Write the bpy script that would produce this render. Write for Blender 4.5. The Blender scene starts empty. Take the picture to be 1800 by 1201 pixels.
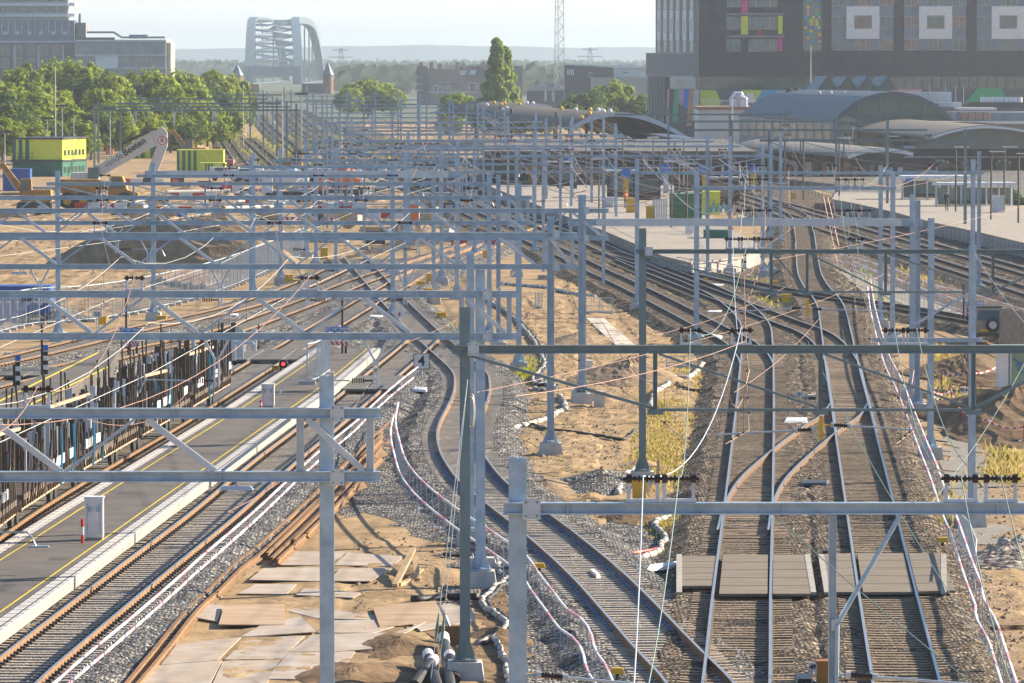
import bpy, math, random
from mathutils import Vector, Matrix
rnd = random.Random(11)
sc = bpy.context.scene
col = sc.collection
R = math.radians
F, H, VH, VC = 10000.0, 14.0, 100.0, 600.5
PITCH = math.atan((VC - VH) / F)
FWD = Vector((0, math.cos(PITCH), -math.sin(PITCH)))
UP = Vector((0, math.sin(PITCH), math.cos(PITCH)))
GZ = -0.5                                   # ground level; rail heads are at z = 0

def ray(u, v):
    return FWD + Vector((1, 0, 0)) * ((u - 900) / F) + UP * (-(v - VC) / F)
def W(u, v, z=GZ):                          # a photo measurement -> point on the level z
    d = ray(u, v); t = (z - H) / d.z
    return Vector((d.x * t, d.y * t, z))
def WY(u, v, Y):                            # -> point at distance Y
    d = ray(u, v); t = Y / d.y
    return Vector((d.x * t, Y, H + d.z * t))
def XY(u, Y): return (u - 900) / F * Y      # sideways metres at distance Y

# ---------------------------------------------------------------- materials
MATS = {}
def mat(name, c, rough=0.6, metal=0.0, var=0.15, scale=6.0, c2=None, bump=0.0, bscale=40.0, stretch=(1, 1, 1), spec=0.5, detail=5.0):
    if name in MATS: return MATS[name]
    m = bpy.data.materials.new(name); m.use_nodes = True; MATS[name] = m
    nt = m.node_tree; b = nt.nodes['Principled BSDF']
    b.inputs['Roughness'].default_value = rough; b.inputs['Metallic'].default_value = metal
    b.inputs['Specular IOR Level'].default_value = spec
    tc = nt.nodes.new('ShaderNodeNewGeometry'); mp = nt.nodes.new('ShaderNodeMapping')
    mp.inputs['Scale'].default_value = stretch
    nt.links.new(tc.outputs['Position'], mp.inputs['Vector'])
    n = nt.nodes.new('ShaderNodeTexNoise'); n.inputs['Scale'].default_value = scale; n.inputs['Detail'].default_value = detail
    n.inputs['Roughness'].default_value = 0.65
    nt.links.new(mp.outputs['Vector'], n.inputs['Vector'])
    r = nt.nodes.new('ShaderNodeValToRGB')
    if c2 is None:
        lo = [max(0, x * (1 - var)) for x in c]; hi = [min(1, x * (1 + var)) for x in c]
    else: lo, hi = c, c2
    r.color_ramp.elements[0].position = 0.32; r.color_ramp.elements[0].color = (*lo, 1)
    r.color_ramp.elements[1].position = 0.68; r.color_ramp.elements[1].color = (*hi, 1)
    nt.links.new(n.outputs['Fac'], r.inputs['Fac']); nt.links.new(r.outputs['Color'], b.inputs['Base Color'])
    if bump:
        n2 = nt.nodes.new('ShaderNodeTexNoise'); n2.inputs['Scale'].default_value = bscale; n2.inputs['Detail'].default_value = 4
        nt.links.new(mp.outputs['Vector'], n2.inputs['Vector'])
        bp = nt.nodes.new('ShaderNodeBump'); bp.inputs['Strength'].default_value = bump; bp.inputs['Distance'].default_value = 0.05
        nt.links.new(n2.outputs['Fac'], bp.inputs['Height']); nt.links.new(bp.outputs['Normal'], b.inputs['Normal'])
    return m

def gravel(name, cols, size=14.0, big=0.35, bump=1.0):
    """loose stones: one colour per stone cell, height from the cell distance"""
    if name in MATS: return MATS[name]
    m = bpy.data.materials.new(name); m.use_nodes = True; MATS[name] = m
    nt = m.node_tree; b = nt.nodes['Principled BSDF']; b.inputs['Roughness'].default_value = 0.85
    b.inputs['Specular IOR Level'].default_value = 0.2
    g = nt.nodes.new('ShaderNodeNewGeometry')
    v = nt.nodes.new('ShaderNodeTexVoronoi'); v.inputs['Scale'].default_value = size
    nt.links.new(g.outputs['Position'], v.inputs['Vector'])
    sep = nt.nodes.new('ShaderNodeSeparateColor'); nt.links.new(v.outputs['Color'], sep.inputs['Color'])
    r = nt.nodes.new('ShaderNodeValToRGB'); els = r.color_ramp.elements
    els[0].position = 0.0; els[0].color = (*cols[0], 1); els[1].position = 1.0; els[1].color = (*cols[-1], 1)
    for i, c in enumerate(cols[1:-1]):
        e = els.new((i + 1) / (len(cols) - 1)); e.color = (*c, 1)
    nt.links.new(sep.outputs['Red'], r.inputs['Fac'])
    n = nt.nodes.new('ShaderNodeTexNoise'); n.inputs['Scale'].default_value = big; n.inputs['Detail'].default_value = 6
    nt.links.new(g.outputs['Position'], n.inputs['Vector'])
    r2 = nt.nodes.new('ShaderNodeValToRGB'); r2.color_ramp.elements[0].position = 0.3; r2.color_ramp.elements[1].position = 0.7
    r2.color_ramp.elements[0].color = (0.62, 0.6, 0.58, 1); r2.color_ramp.elements[1].color = (1.15, 1.12, 1.08, 1)
    nt.links.new(n.outputs['Fac'], r2.inputs['Fac'])
    mx = nt.nodes.new('ShaderNodeMix'); mx.data_type = 'RGBA'; mx.blend_type = 'MULTIPLY'; mx.inputs['Factor'].default_value = 1
    nt.links.new(r.outputs['Color'], mx.inputs['A']); nt.links.new(r2.outputs['Color'], mx.inputs['B'])
    nt.links.new(mx.outputs['Result'], b.inputs['Base Color'])
    bp = nt.nodes.new('ShaderNodeBump'); bp.inputs['Strength'].default_value = bump; bp.inputs['Distance'].default_value = 0.16
    bp.invert = True
    nt.links.new(v.outputs['Distance'], bp.inputs['Height']); nt.links.new(bp.outputs['Normal'], b.inputs['Normal'])
    return m

def flat(name, c, rough=0.5, metal=0.0, emit=None):
    if name in MATS: return MATS[name]
    m = bpy.data.materials.new(name); m.use_nodes = True; MATS[name] = m
    nt = m.node_tree; b = nt.nodes['Principled BSDF']
    b.inputs['Roughness'].default_value = rough; b.inputs['Metallic'].default_value = metal
    n = nt.nodes.new('ShaderNodeTexNoise'); n.inputs['Scale'].default_value = 3; n.inputs['Detail'].default_value = 6
    g = nt.nodes.new('ShaderNodeNewGeometry'); nt.links.new(g.outputs['Position'], n.inputs['Vector'])
    r = nt.nodes.new('ShaderNodeValToRGB')
    r.color_ramp.elements[0].position = .3; r.color_ramp.elements[1].position = .65
    r.color_ramp.elements[0].color = (*[x * 0.82 for x in c], 1); r.color_ramp.elements[1].color = (*c, 1)
    nt.links.new(n.outputs['Fac'], r.inputs['Fac']); nt.links.new(r.outputs['Color'], b.inputs['Base Color'])
    if emit:
        b.inputs['Emission Color'].default_value = (*c, 1); b.inputs['Emission Strength'].default_value = emit
    return m

# ---------------------------------------------------------------- mesh builder
LOC = {}
class MB:
    def __init__(s): s.v = []; s.f = []; s.mi = []; s.m = 0
    def quad(s, a, b, c, d):
        n = len(s.v); s.v += [a, b, c, d]; s.f.append((n, n+1, n+2, n+3)); s.mi.append(s.m); return s
    def poly(s, pts):
        n = len(s.v); s.v += list(pts); s.f.append(tuple(range(n, n+len(pts)))); s.mi.append(s.m); return s
    def hexa(s, p):                          # 8 points: bottom loop 0-3, top loop 4-7
        n = len(s.v); s.v += p
        for q in ((3,2,1,0),(4,5,6,7),(0,1,5,4),(1,2,6,5),(2,3,7,6),(3,0,4,7)):
            s.f.append(tuple(n+i for i in q)); s.mi.append(s.m)
        return s
    def box(s, c, d, rz=0.0, taper=1.0):
        x, y, z = c; a, b, h = d[0]/2, d[1]/2, d[2]/2; cs, sn = math.cos(rz), math.sin(rz)
        p = []
        for k, t in ((-1, 1), (1, taper)):
            for i, j in ((-1,-1),(1,-1),(1,1),(-1,1)):
                X, Yy = i*a*t, j*b*t
                p.append(Vector((x+X*cs-Yy*sn, y+X*sn+Yy*cs, z+k*h)))
        return s.hexa(p)
    def bar(s, p, q, w, h, up=Vector((0,0,1))):
        p, q = Vector(p), Vector(q); d = (q-p).normalized()
        if abs(d.dot(up)) > .98: up = Vector((0,1,0))
        r = d.cross(up).normalized(); u = r.cross(d)
        r = r*w/2; u = u*h/2
        return s.hexa([p-r-u, p+r-u, p+r+u, p-r+u, q-r-u, q+r-u, q+r+u, q-r+u][0:4] + [q-r-u, q+r-u, q+r+u, q-r+u])
    def ibar(s, p, q, w, h, up=Vector((0,0,1)), tf=None, tw=None):
        """I-section along p-q, flanges w wide, h deep along up"""
        p, q = Vector(p), Vector(q); d = (q-p).normalized()
        if abs(d.dot(up)) > .98: up = Vector((0,1,0))
        r = d.cross(up).normalized(); u = r.cross(d)
        tf = tf or h*.1; tw = tw or w*.09
        s.bar(p+u*(h/2-tf/2), q+u*(h/2-tf/2), w, tf, up); s.bar(p-u*(h/2-tf/2), q-u*(h/2-tf/2), w, tf, up)
        s.bar(p, q, tw, h-2*tf-.001, up); return s
    def tube(s, pts, r, n=6, cap=True):
        pts = [Vector(p) for p in pts]
        rr = r if isinstance(r, (list, tuple)) else [r]*len(pts)
        base = len(s.v)
        for i, p in enumerate(pts):
            t = (pts[min(i+1, len(pts)-1)] - pts[max(i-1, 0)]).normalized()
            a = Vector((0,0,1)) if abs(t.z) < .9 else Vector((0,1,0))
            x = t.cross(a).normalized(); y = x.cross(t)
            for k in range(n):
                an = 2*math.pi*k/n
                s.v.append(p + x*(math.cos(an)*rr[i]) + y*(math.sin(an)*rr[i]))
        for i in range(len(pts)-1):
            for k in range(n):
                a = base+i*n+k; b = base+i*n+(k+1) % n
                s.f.append((a, b, b+n, a+n)); s.mi.append(s.m)
        if cap:
            s.f.append(tuple(base+k for k in reversed(range(n)))); s.mi.append(s.m)
            e = base+(len(pts)-1)*n
            s.f.append(tuple(e+k for k in range(n))); s.mi.append(s.m)
        return s
    def prism(s, pts, ext):                  # polygon (list of points) extruded by vector ext
        n = len(s.v); k = len(pts); pts = [Vector(p) for p in pts]; ext = Vector(ext)
        s.v += pts + [p+ext for p in pts]
        s.f.append(tuple(reversed(range(n, n+k)))); s.mi.append(s.m)
        s.f.append(tuple(range(n+k, n+2*k))); s.mi.append(s.m)
        for i in range(k):
            j = (i+1) % k
            s.f.append((n+i, n+j, n+k+j, n+k+i)); s.mi.append(s.m)
        return s
    def disc(s, c, r, axis, th, n=12):
        c = Vector(c); ax = Vector(axis).normalized()
        return s.tube([c-ax*th/2, c+ax*th/2], r, n)
    def sphere(s, c, r, n=10, m=6, sz=1.0):
        c = Vector(c); b = len(s.v)
        for i in range(m+1):
            ph = math.pi*i/m
            for k in range(n):
                an = 2*math.pi*k/n
                s.v.append(c+Vector((r*math.sin(ph)*math.cos(an), r*math.sin(ph)*math.sin(an), r*sz*math.cos(ph))))
        for i in range(m):
            for k in range(n):
                s.f.append((b+i*n+k, b+(i+1)*n+k, b+(i+1)*n+(k+1) % n, b+i*n+(k+1) % n)); s.mi.append(s.m)
        return s
    def build(s, name, mats, parent=None, smooth=False):
        if not isinstance(mats, (list, tuple)): mats = [mats]
        off = LOC.get(parent.name, Vector((0,0,0))) if parent else Vector((0,0,0))
        me = bpy.data.meshes.new(name)
        me.from_pydata([tuple(Vector(p)-off) for p in s.v], [], s.f)
        for m in mats: me.materials.append(m)
        if len(mats) > 1: me.polygons.foreach_set('material_index', s.mi)
        if smooth: me.polygons.foreach_set('use_smooth', [True]*len(s.f))
        me.update()
        o = bpy.data.objects.new(name, me); col.objects.link(o)
        if parent: o.parent = parent; LOC[o.name] = off.copy()
        return o

def tag(o, label=None, cat=None, group=None, kind=None):
    if label: o['label'] = label
    if cat: o['category'] = cat
    if group: o['group'] = group
    if kind: o['kind'] = kind
    return o
def thing(name, label, cat, loc, group=None, rz=0.0):
    o = bpy.data.objects.new(name, None); col.objects.link(o); o.empty_display_size = .2
    o.location = loc; o.rotation_euler = (0, 0, rz); LOC[o.name] = Vector(loc)
    return tag(o, label, cat, group)
def struct(name, mb, m, **k): return tag(mb.build(name, m, **k), kind='structure')
def copy_tree(o, parent=None):
    c = o.copy(); col.objects.link(c); c.parent = parent
    LOC[c.name] = LOC.get(o.name, Vector((0, 0, 0))).copy()
    for ch in list(o.children): copy_tree(ch, c)
    return c
def place(proto, loc, rz=0.0, scale=None, label=None, group=None, first=False):
    o = proto if first else copy_tree(proto)
    o.location = loc; o.rotation_euler = (0, 0, rz)
    if scale: o.scale = scale if isinstance(scale, (tuple, list)) else (scale,)*3
    if label: o['label'] = label
    if group: o['group'] = group
    return o
def text_mesh(name, body, size, m, loc, rot, parent=None, bold=0.0, align='CENTER', ext=0.004):
    cu = bpy.data.curves.new(name, 'FONT'); cu.body = body; cu.size = size; cu.align_x = align; cu.align_y = 'CENTER'
    cu.extrude = ext; cu.offset = bold
    t = bpy.data.objects.new(name + '_tmp', cu); col.objects.link(t)
    bpy.context.view_layer.update()
    me = bpy.data.meshes.new_from_object(t.evaluated_get(bpy.context.evaluated_depsgraph_get()))
    bpy.data.objects.remove(t)
    me.materials.clear(); me.materials.append(m)
    o = bpy.data.objects.new(name, me); col.objects.link(o)
    off = LOC.get(parent.name, Vector((0,0,0))) if parent else Vector((0,0,0))
    o.location = Vector(loc)-off; o.rotation_euler = rot
    if parent: o.parent = parent
    return o
ORD = ['first','second','third','fourth','fifth','sixth','seventh','eighth','ninth','tenth','eleventh','twelfth','thirteenth','fourteenth','fifteenth','sixteenth','seventeenth','eighteenth','nineteenth','twentieth']
def nth(i):
    if i < 20: return ORD[i]
    t = {2:'twenty',3:'thirty',4:'forty',5:'fifty'}[(i+1)//10]
    return t + '-' + ORD[(i+1) % 10 - 1] if (i+1) % 10 else {'twenty':'twentieth','thirty':'thirtieth','forty':'fortieth','fifty':'fiftieth'}[t]
def spline(pts, step):
    """Catmull-Rom through pts, resampled every step metres"""
    P = [Vector(p) for p in pts]; P = [P[0]*2-P[1]] + P + [P[-1]*2-P[-2]]
    raw = []
    for i in range(1, len(P)-2):
        a, b, c, d = P[i-1], P[i], P[i+1], P[i+2]
        n = max(4, int((c-b).length/1.0))
        for k in range(n):
            t = k/n
            raw.append(.5*((2*b)+(c-a)*t+(2*a-5*b+4*c-d)*t*t+(3*b-a-3*c+d)*t**3))
    raw.append(P[-2])
    out = [raw[0]]; acc = 0
    for i in range(1, len(raw)):
        seg = (raw[i]-raw[i-1]).length; d0 = 0
        while acc + seg - d0 >= step:
            d0 += step-acc; out.append(raw[i-1].lerp(raw[i], d0/seg)); acc = 0
        acc += seg-d0
    return out
def sag(p, q, s, n=12):
    p, q = Vector(p), Vector(q)
    return [p.lerp(q, i/n)-Vector((0,0,s*4*(i/n)*(1-i/n))) for i in range(n+1)]

# palette (real-world base colours)
STEEL = mat('galvanised steel', (.25,.35,.46), rough=.4, metal=.25, c2=(.44,.55,.66), scale=2.4, detail=12)
STEELD = mat('green grey painted steel', (.13,.19,.205), rough=.5, metal=.1, c2=(.19,.255,.265), scale=1.5, detail=8)
STEELB = mat('bright new galvanised steel', (.42,.48,.54), rough=.4, metal=.3, c2=(.58,.63,.68), scale=2, detail=8)
RUST = mat('rusty rail side', (.15,.08,.035), rough=.8, c2=(.34,.185,.075), scale=5)
RUSTD = mat('dark brown rail side', (.035,.022,.016), rough=.85, c2=(.09,.06,.045), scale=5)
RAILTOP = mat('polished rail head', (.42,.42,.42), rough=.36, metal=.7, var=.08)
CONC = mat('concrete', (.42,.40,.37), rough=.85, c2=(.58,.56,.52), scale=2.5, bump=.15)
CONCD = mat('weathered concrete', (.27,.255,.235), rough=.9, c2=(.42,.39,.35), scale=3, bump=.2)
SLEEP = mat('concrete sleeper', (.36,.31,.25), rough=.9, c2=(.54,.47,.39), scale=4)
SLEEPB = mat('brown stained sleeper', (.2,.14,.09), rough=.9, c2=(.42,.31,.2), scale=4)
SAND = mat('sand', (.24,.16,.085), rough=.95, c2=(.46,.33,.19), scale=.5, bump=.9, bscale=3.2, spec=.1, detail=10)
SOIL = mat('dark earth', (.11,.07,.042), rough=.95, c2=(.28,.19,.11), scale=.9, bump=1.0, bscale=3.5, spec=.1, detail=10)
BALL = gravel('grey ballast', [(.02,.02,.023),(.06,.06,.065),(.125,.125,.13),(.27,.26,.25),(.66,.64,.6)], 10, bump=1.0)
BALLB = gravel('brown ballast', [(.018,.013,.009),(.045,.033,.023),(.10,.075,.052),(.22,.165,.115),(.58,.48,.37)], 9, bump=1.0)
BLACK = flat('black rubber', (.02,.02,.022), .6)
INSUL = mat('brown glazed insulator', (.025,.012,.01), rough=.25, c2=(.05,.025,.02), scale=10)
COPPER = mat('copper wire', (.26,.13,.09), rough=.5, metal=.3, c2=(.38,.22,.16), scale=2)
WIREG = mat('grey stranded wire', (.45,.45,.43), rough=.5, metal=.5, var=.1)
WIREN = mat('green patina wire', (.16,.25,.21), rough=.6, metal=.2, var=.15)
WHITE = flat('white paint', (.78,.78,.77), .5)
YELLOW = flat('signal yellow paint', (.78,.44,.02), .5)
WRAP = mat('dirty white wrapping', (.30,.27,.23), rough=.8, c2=(.55,.52,.48), scale=5)
LIME = flat('lime yellow paint', (.68,.74,.05), .5)
DGREEN = flat('dark green paint', (.015,.14,.10), .5)
RED = flat('red paint', (.62,.03,.03), .5)
BLUE = flat('sign blue paint', (.02,.17,.62), .45)
TAPEW = flat('white safety rail', (.8,.76,.76), .6)
TAPEP = flat('pink faded safety rail', (.72,.36,.42), .6)
ORANGE = flat('orange paint', (.75,.17,.04), .5)
WOOD = mat('weathered timber', (.33,.22,.12), rough=.8, c2=(.52,.37,.2), scale=4, stretch=(1,1,.2))
DARKM = mat('dark metal', (.03,.03,.032), rough=.5, metal=.3, c2=(.08,.075,.07), scale=3)
GLASS = mat('dark reflecting glass', (.03,.05,.055), rough=.08, c2=(.07,.11,.11), scale=.8, spec=.8)
# ---------------------------------------------------------------- camera, light, sky
cam = bpy.data.cameras.new('camera'); cam.lens = 200.0; cam.sensor_width = 36.0; cam.clip_start = 1; cam.clip_end = 40000
co = bpy.data.objects.new('camera', cam); col.objects.link(co)
co.location = (0, 0, H); co.rotation_euler = (math.pi/2 - PITCH, 0, 0); sc.camera = co
SUN_AZ, SUN_EL = R(63), R(24)
sv = Vector((math.sin(SUN_AZ)*math.cos(SUN_EL), math.cos(SUN_AZ)*math.cos(SUN_EL), math.sin(SUN_EL)))
sl = bpy.data.lights.new('sun', 'SUN'); sl.energy = 5.0; sl.angle = R(.6); sl.color = (1.0, .86, .66)
so = bpy.data.objects.new('sun', sl); col.objects.link(so); so.rotation_euler = sv.to_track_quat('Z', 'Y').to_euler()
w = bpy.data.worlds.new('World'); sc.world = w; w.use_nodes = True
nt = w.node_tree; bg = nt.nodes['Background']
sk = nt.nodes.new('ShaderNodeTexSky'); sk.sky_type = 'NISHITA'; sk.sun_disc = False
sk.sun_elevation = SUN_EL; sk.sun_rotation = SUN_AZ; sk.air_density = 1.0; sk.dust_density = .8; sk.ozone_density = 4.5
tcw = nt.nodes.new('ShaderNodeTexCoord'); sx_ = nt.nodes.new('ShaderNodeSeparateXYZ'); nt.links.new(tcw.outputs['Generated'], sx_.inputs['Vector'])
rw = nt.nodes.new('ShaderNodeMapRange'); rw.interpolation_type = 'SMOOTHSTEP'; rw.inputs['From Min'].default_value = 0.0; rw.inputs['From Max'].default_value = .042; rw.inputs['To Min'].default_value = 1.0; rw.inputs['To Max'].default_value = 0.0
nt.links.new(sx_.outputs['Z'], rw.inputs['Value'])
mw = nt.nodes.new('ShaderNodeMix'); mw.data_type = 'RGBA'; mw.inputs['B'].default_value = (7.2, 6.95, 6.5, 1)   # bright milky band low in the morning sky
nt.links.new(rw.outputs['Result'], mw.inputs['Factor']); nt.links.new(sk.outputs['Color'], mw.inputs['A']); nt.links.new(mw.outputs['Result'], bg.inputs['Color']); bg.inputs['Strength'].default_value = .075
sc.view_settings.view_transform = 'Standard'; sc.view_settings.look = 'None'; sc.view_settings.gamma = 1
sc.view_settings.exposure = 1.3
sc.cycles.use_denoising = True
sc.cycles.max_bounces = 5; sc.cycles.diffuse_bounces = 2; sc.cycles.glossy_bounces = 2; sc.cycles.transmission_bounces = 2; sc.cycles.volume_bounces = 2
sc.cycles.transparent_max_bounces = 8
# the air: far things fade to pale blue
hz = MB().box((0, 6500, 36), (9000, 13600, 78))
hm = bpy.data.materials.new('haze'); hm.use_nodes = True; n_ = hm.node_tree; n_.nodes.clear()
ou = n_.nodes.new('ShaderNodeOutputMaterial'); pv = n_.nodes.new('ShaderNodeVolumePrincipled')
pv.inputs['Color'].default_value = (.82, .92, 1.0, 1); pv.inputs['Density'].default_value = .00013; pv.inputs['Anisotropy'].default_value = .7
n_.links.new(pv.outputs['Volume'], ou.inputs['Volume'])
tag(hz.build('haze', hm), 'pale blue morning haze that fades the far bridge and hills', 'haze', kind='stuff')
# ---------------------------------------------------------------- ground and its surfaces (sheets 4 mm apart)
def sheet(name, pts, z, m, label=None, kind='structure', ragged=0.0, seed=1):
    """flat polygon given by photo measurements; its outline is broken up a little"""
    r_ = random.Random(seed); P = [W(u, v, z) for u, v in pts]; out = []
    for i, p in enumerate(P):
        q = P[(i+1) % len(P)]; n = max(1, int((q-p).length/1.2)) if ragged else 1
        n = min(n, 60)
        for k in range(n):
            c = p.lerp(q, k/n)
            if ragged and k: c += Vector((r_.gauss(0, ragged), r_.gauss(0, ragged*2), 0))
            out.append(c)
    o = MB().poly(out).build(name, m)
    tag(o, kind=kind)
    if label: o['label'] = label
    return o
g = MB()
xs = [-4300, -1500, -500, -160, -60, 60, 160, 500, 1500, 4300]; ys = [-250, 60, 200, 400, 800, 1500, 3000, 6000, 13000]
for i in range(len(xs)-1):
    for j in range(len(ys)-1):
        g.quad(*[Vector((xs[a], ys[b], GZ)) for a, b in ((i, j), (i+1, j), (i+1, j+1), (i, j+1))])
struct('ground', g, SAND)
GRASSY = mat('far grassland', (.05,.07,.04), rough=.9, c2=(.10,.115,.07), scale=.05)
far = MB()
for a, b in ((1290, 2400), (2400, 13000)):
    far.quad(Vector((-4300, a, GZ+.03)), Vector((4300, a, GZ+.03)), Vector((4300, b, GZ+.03)), Vector((-4300, b, GZ+.03)))
struct('field', far, GRASSY)
# loose ballast between and beside the tracks
sheet('gravel', [(590,915),(700,760),(745,640),(800,640),(870,700),(905,770),(880,830),(960,890),(1180,930),(1260,830),(1290,640),(1275,600),(1050,480),(1000,440),(1030,430),(1360,530),(1380,640),(1400,800),(1300,1290),(850,1290),(760,1060),(780,960),(640,900)], GZ+.008, BALL, ragged=.25)
sheet('gravel', [(1270,1290),(1258,900),(1296,640),(1290,600),(1360,520),(1440,590),(1560,600),(1640,820),(1720,1000),(1830,1290)], GZ+.012, BALLB, ragged=.2, seed=2)
sheet('gravel', [(1000,440),(1035,415),(1200,440),(1420,400),(1900,520),(1900,560),(1560,560),(1420,560),(1240,500),(1120,470)], GZ+.016, BALLB, ragged=.2, seed=3)
sheet('gravel', [(-150,760),(-60,640),(380,540),(640,455),(760,455),(720,520),(700,590),(640,620),(330,690),(100,800)], GZ+.02, BALL, ragged=.25, seed=4)
sheet('gravel', [(600,455),(700,440),(1000,385),(1180,340),(1250,330),(900,300),(700,245),(560,190),(520,185),(600,260),(760,330),(820,380)], GZ+.024, BALLB, ragged=.2, seed=5)
sheet('gravel', [(150,1290),(420,930),(640,690),(700,640),(745,620),(720,700),(690,770),(560,890),(440,958),(322,1066),(208,1212),(150,1290)], GZ+.03, BALL, ragged=.15, seed=6)
sheet('gravel', [(1250,345),(1900,480),(1900,470),(1500,365),(1330,320),(1250,325)], GZ+.028, BALLB, seed=7)
sheet('gravel', [(1190,297),(1330,300),(1480,352),(1600,388),(1900,478),(1900,540),(1400,405),(1250,347)], GZ+.034, BALLB, ragged=.2, seed=15)
sheet('pavement', [(1300,294),(1980,290),(1980,360),(1480,346)], GZ+.02, mat('dark paving', (.07,.065,.06), rough=.9, c2=(.13,.12,.11), scale=.4))
# grass and weeds: soft patches
GRASS = mat('dry green grass', (.14,.17,.03), rough=.9, c2=(.40,.34,.11), scale=1.6, bump=1, bscale=12, spec=.1)
# darker trampled soil
sheet('dirt', [(1050,640),(1120,600),(1280,620),(1260,720),(1200,830),(1120,900),(1040,860),(960,850),(900,760),(930,700)], GZ+.016, SAND, ragged=.3, seed=9)
sheet('dirt', [(1640,790),(1900,720),(1900,1290),(1800,1290),(1740,1100),(1690,960)], GZ+.016, mat('brown sandy soil', (.2,.14,.085), rough=.95, c2=(.42,.3,.19), scale=1.2, bump=1, bscale=9, spec=.1), ragged=.3, seed=10)
sheet('dirt', [(560,1290),(660,1160),(800,1060),(900,1030),(935,1290)], GZ+.032, SOIL, ragged=.3, seed=12)

# ---------------------------------------------------------------- railway tracks
PROF = [(-.07,-.17),(.07,-.17),(.07,-.155),(.014,-.13),(.014,-.045),(.036,-.03),(.036,0),(-.036,0),(-.036,-.03),(-.014,-.045),(-.014,-.13),(-.07,-.155)]
def sweep(mb, pts, off, prof=PROF, wide=1.0):
    n = len(prof); b = len(mb.v)
    for i, p in enumerate(pts):
        t = (pts[min(i+1, len(pts)-1)]-pts[max(i-1, 0)]); t.z = 0; t.normalize(); nx = Vector((t.y, -t.x, 0))
        for x, z in prof: mb.v.append(p+nx*(off+x*wide)+Vector((0,0,z)))
    for i in range(len(pts)-1):
        for k in range(n):
            a = b+i*n+k; c = b+i*n+(k+1) % n
            mb.f.append((a, c, c+n, a+n)); mb.mi.append(1 if k == 6 else 0)
    mb.f.append(tuple(b+k for k in range(n))); mb.mi.append(0)
    mb.f.append(tuple(b+(len(pts)-1)*n+k for k in reversed(range(n)))); mb.mi.append(0)
SLP = {}
CLIPB = mat('dusty blue plastic', (.03,.09,.22), rough=.6, c2=(.10,.20,.36), scale=9)
def sleeper_mesh(m):
    if m.name not in SLP:
        b = MB()
        for x0, x1, h0, h1 in ((-1.3,-.45,-.15,-.172),(-.45,.45,-.172,-.172),(.45,1.3,-.172,-.15)):   # dipped in the middle
            b.hexa([Vector(p) for p in ((x0,-.14,-.36),(x1,-.14,-.36),(x1,.14,-.36),(x0,.14,-.36),(x0,-.085,h0),(x1,-.085,h1),(x1,.085,h1),(x0,.085,h0))])
        o = b.build('sleeper_shape', m); SLP[m.name] = o.data; bpy.data.objects.remove(o)
    return SLP[m.name]
RUSTX = mat('brown rail side', (.09,.05,.028), rough=.8, c2=(.22,.13,.07), scale=5)
BALLK = gravel('oily brown ballast', [(.012,.01,.008),(.03,.023,.017),(.065,.05,.037),(.12,.095,.07),(.34,.27,.2)], 10)  # oily gravel between the rails, with shade of the sleeper gaps in its colour
BALLG = gravel('dusty track ballast', [(.03,.03,.032),(.07,.068,.066),(.13,.125,.12),(.22,.21,.2),(.45,.43,.4)], 10)  # grey gravel between the rails, sleeper gap shade put into its colour
NT = [0]
TRACKS = {}
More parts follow.
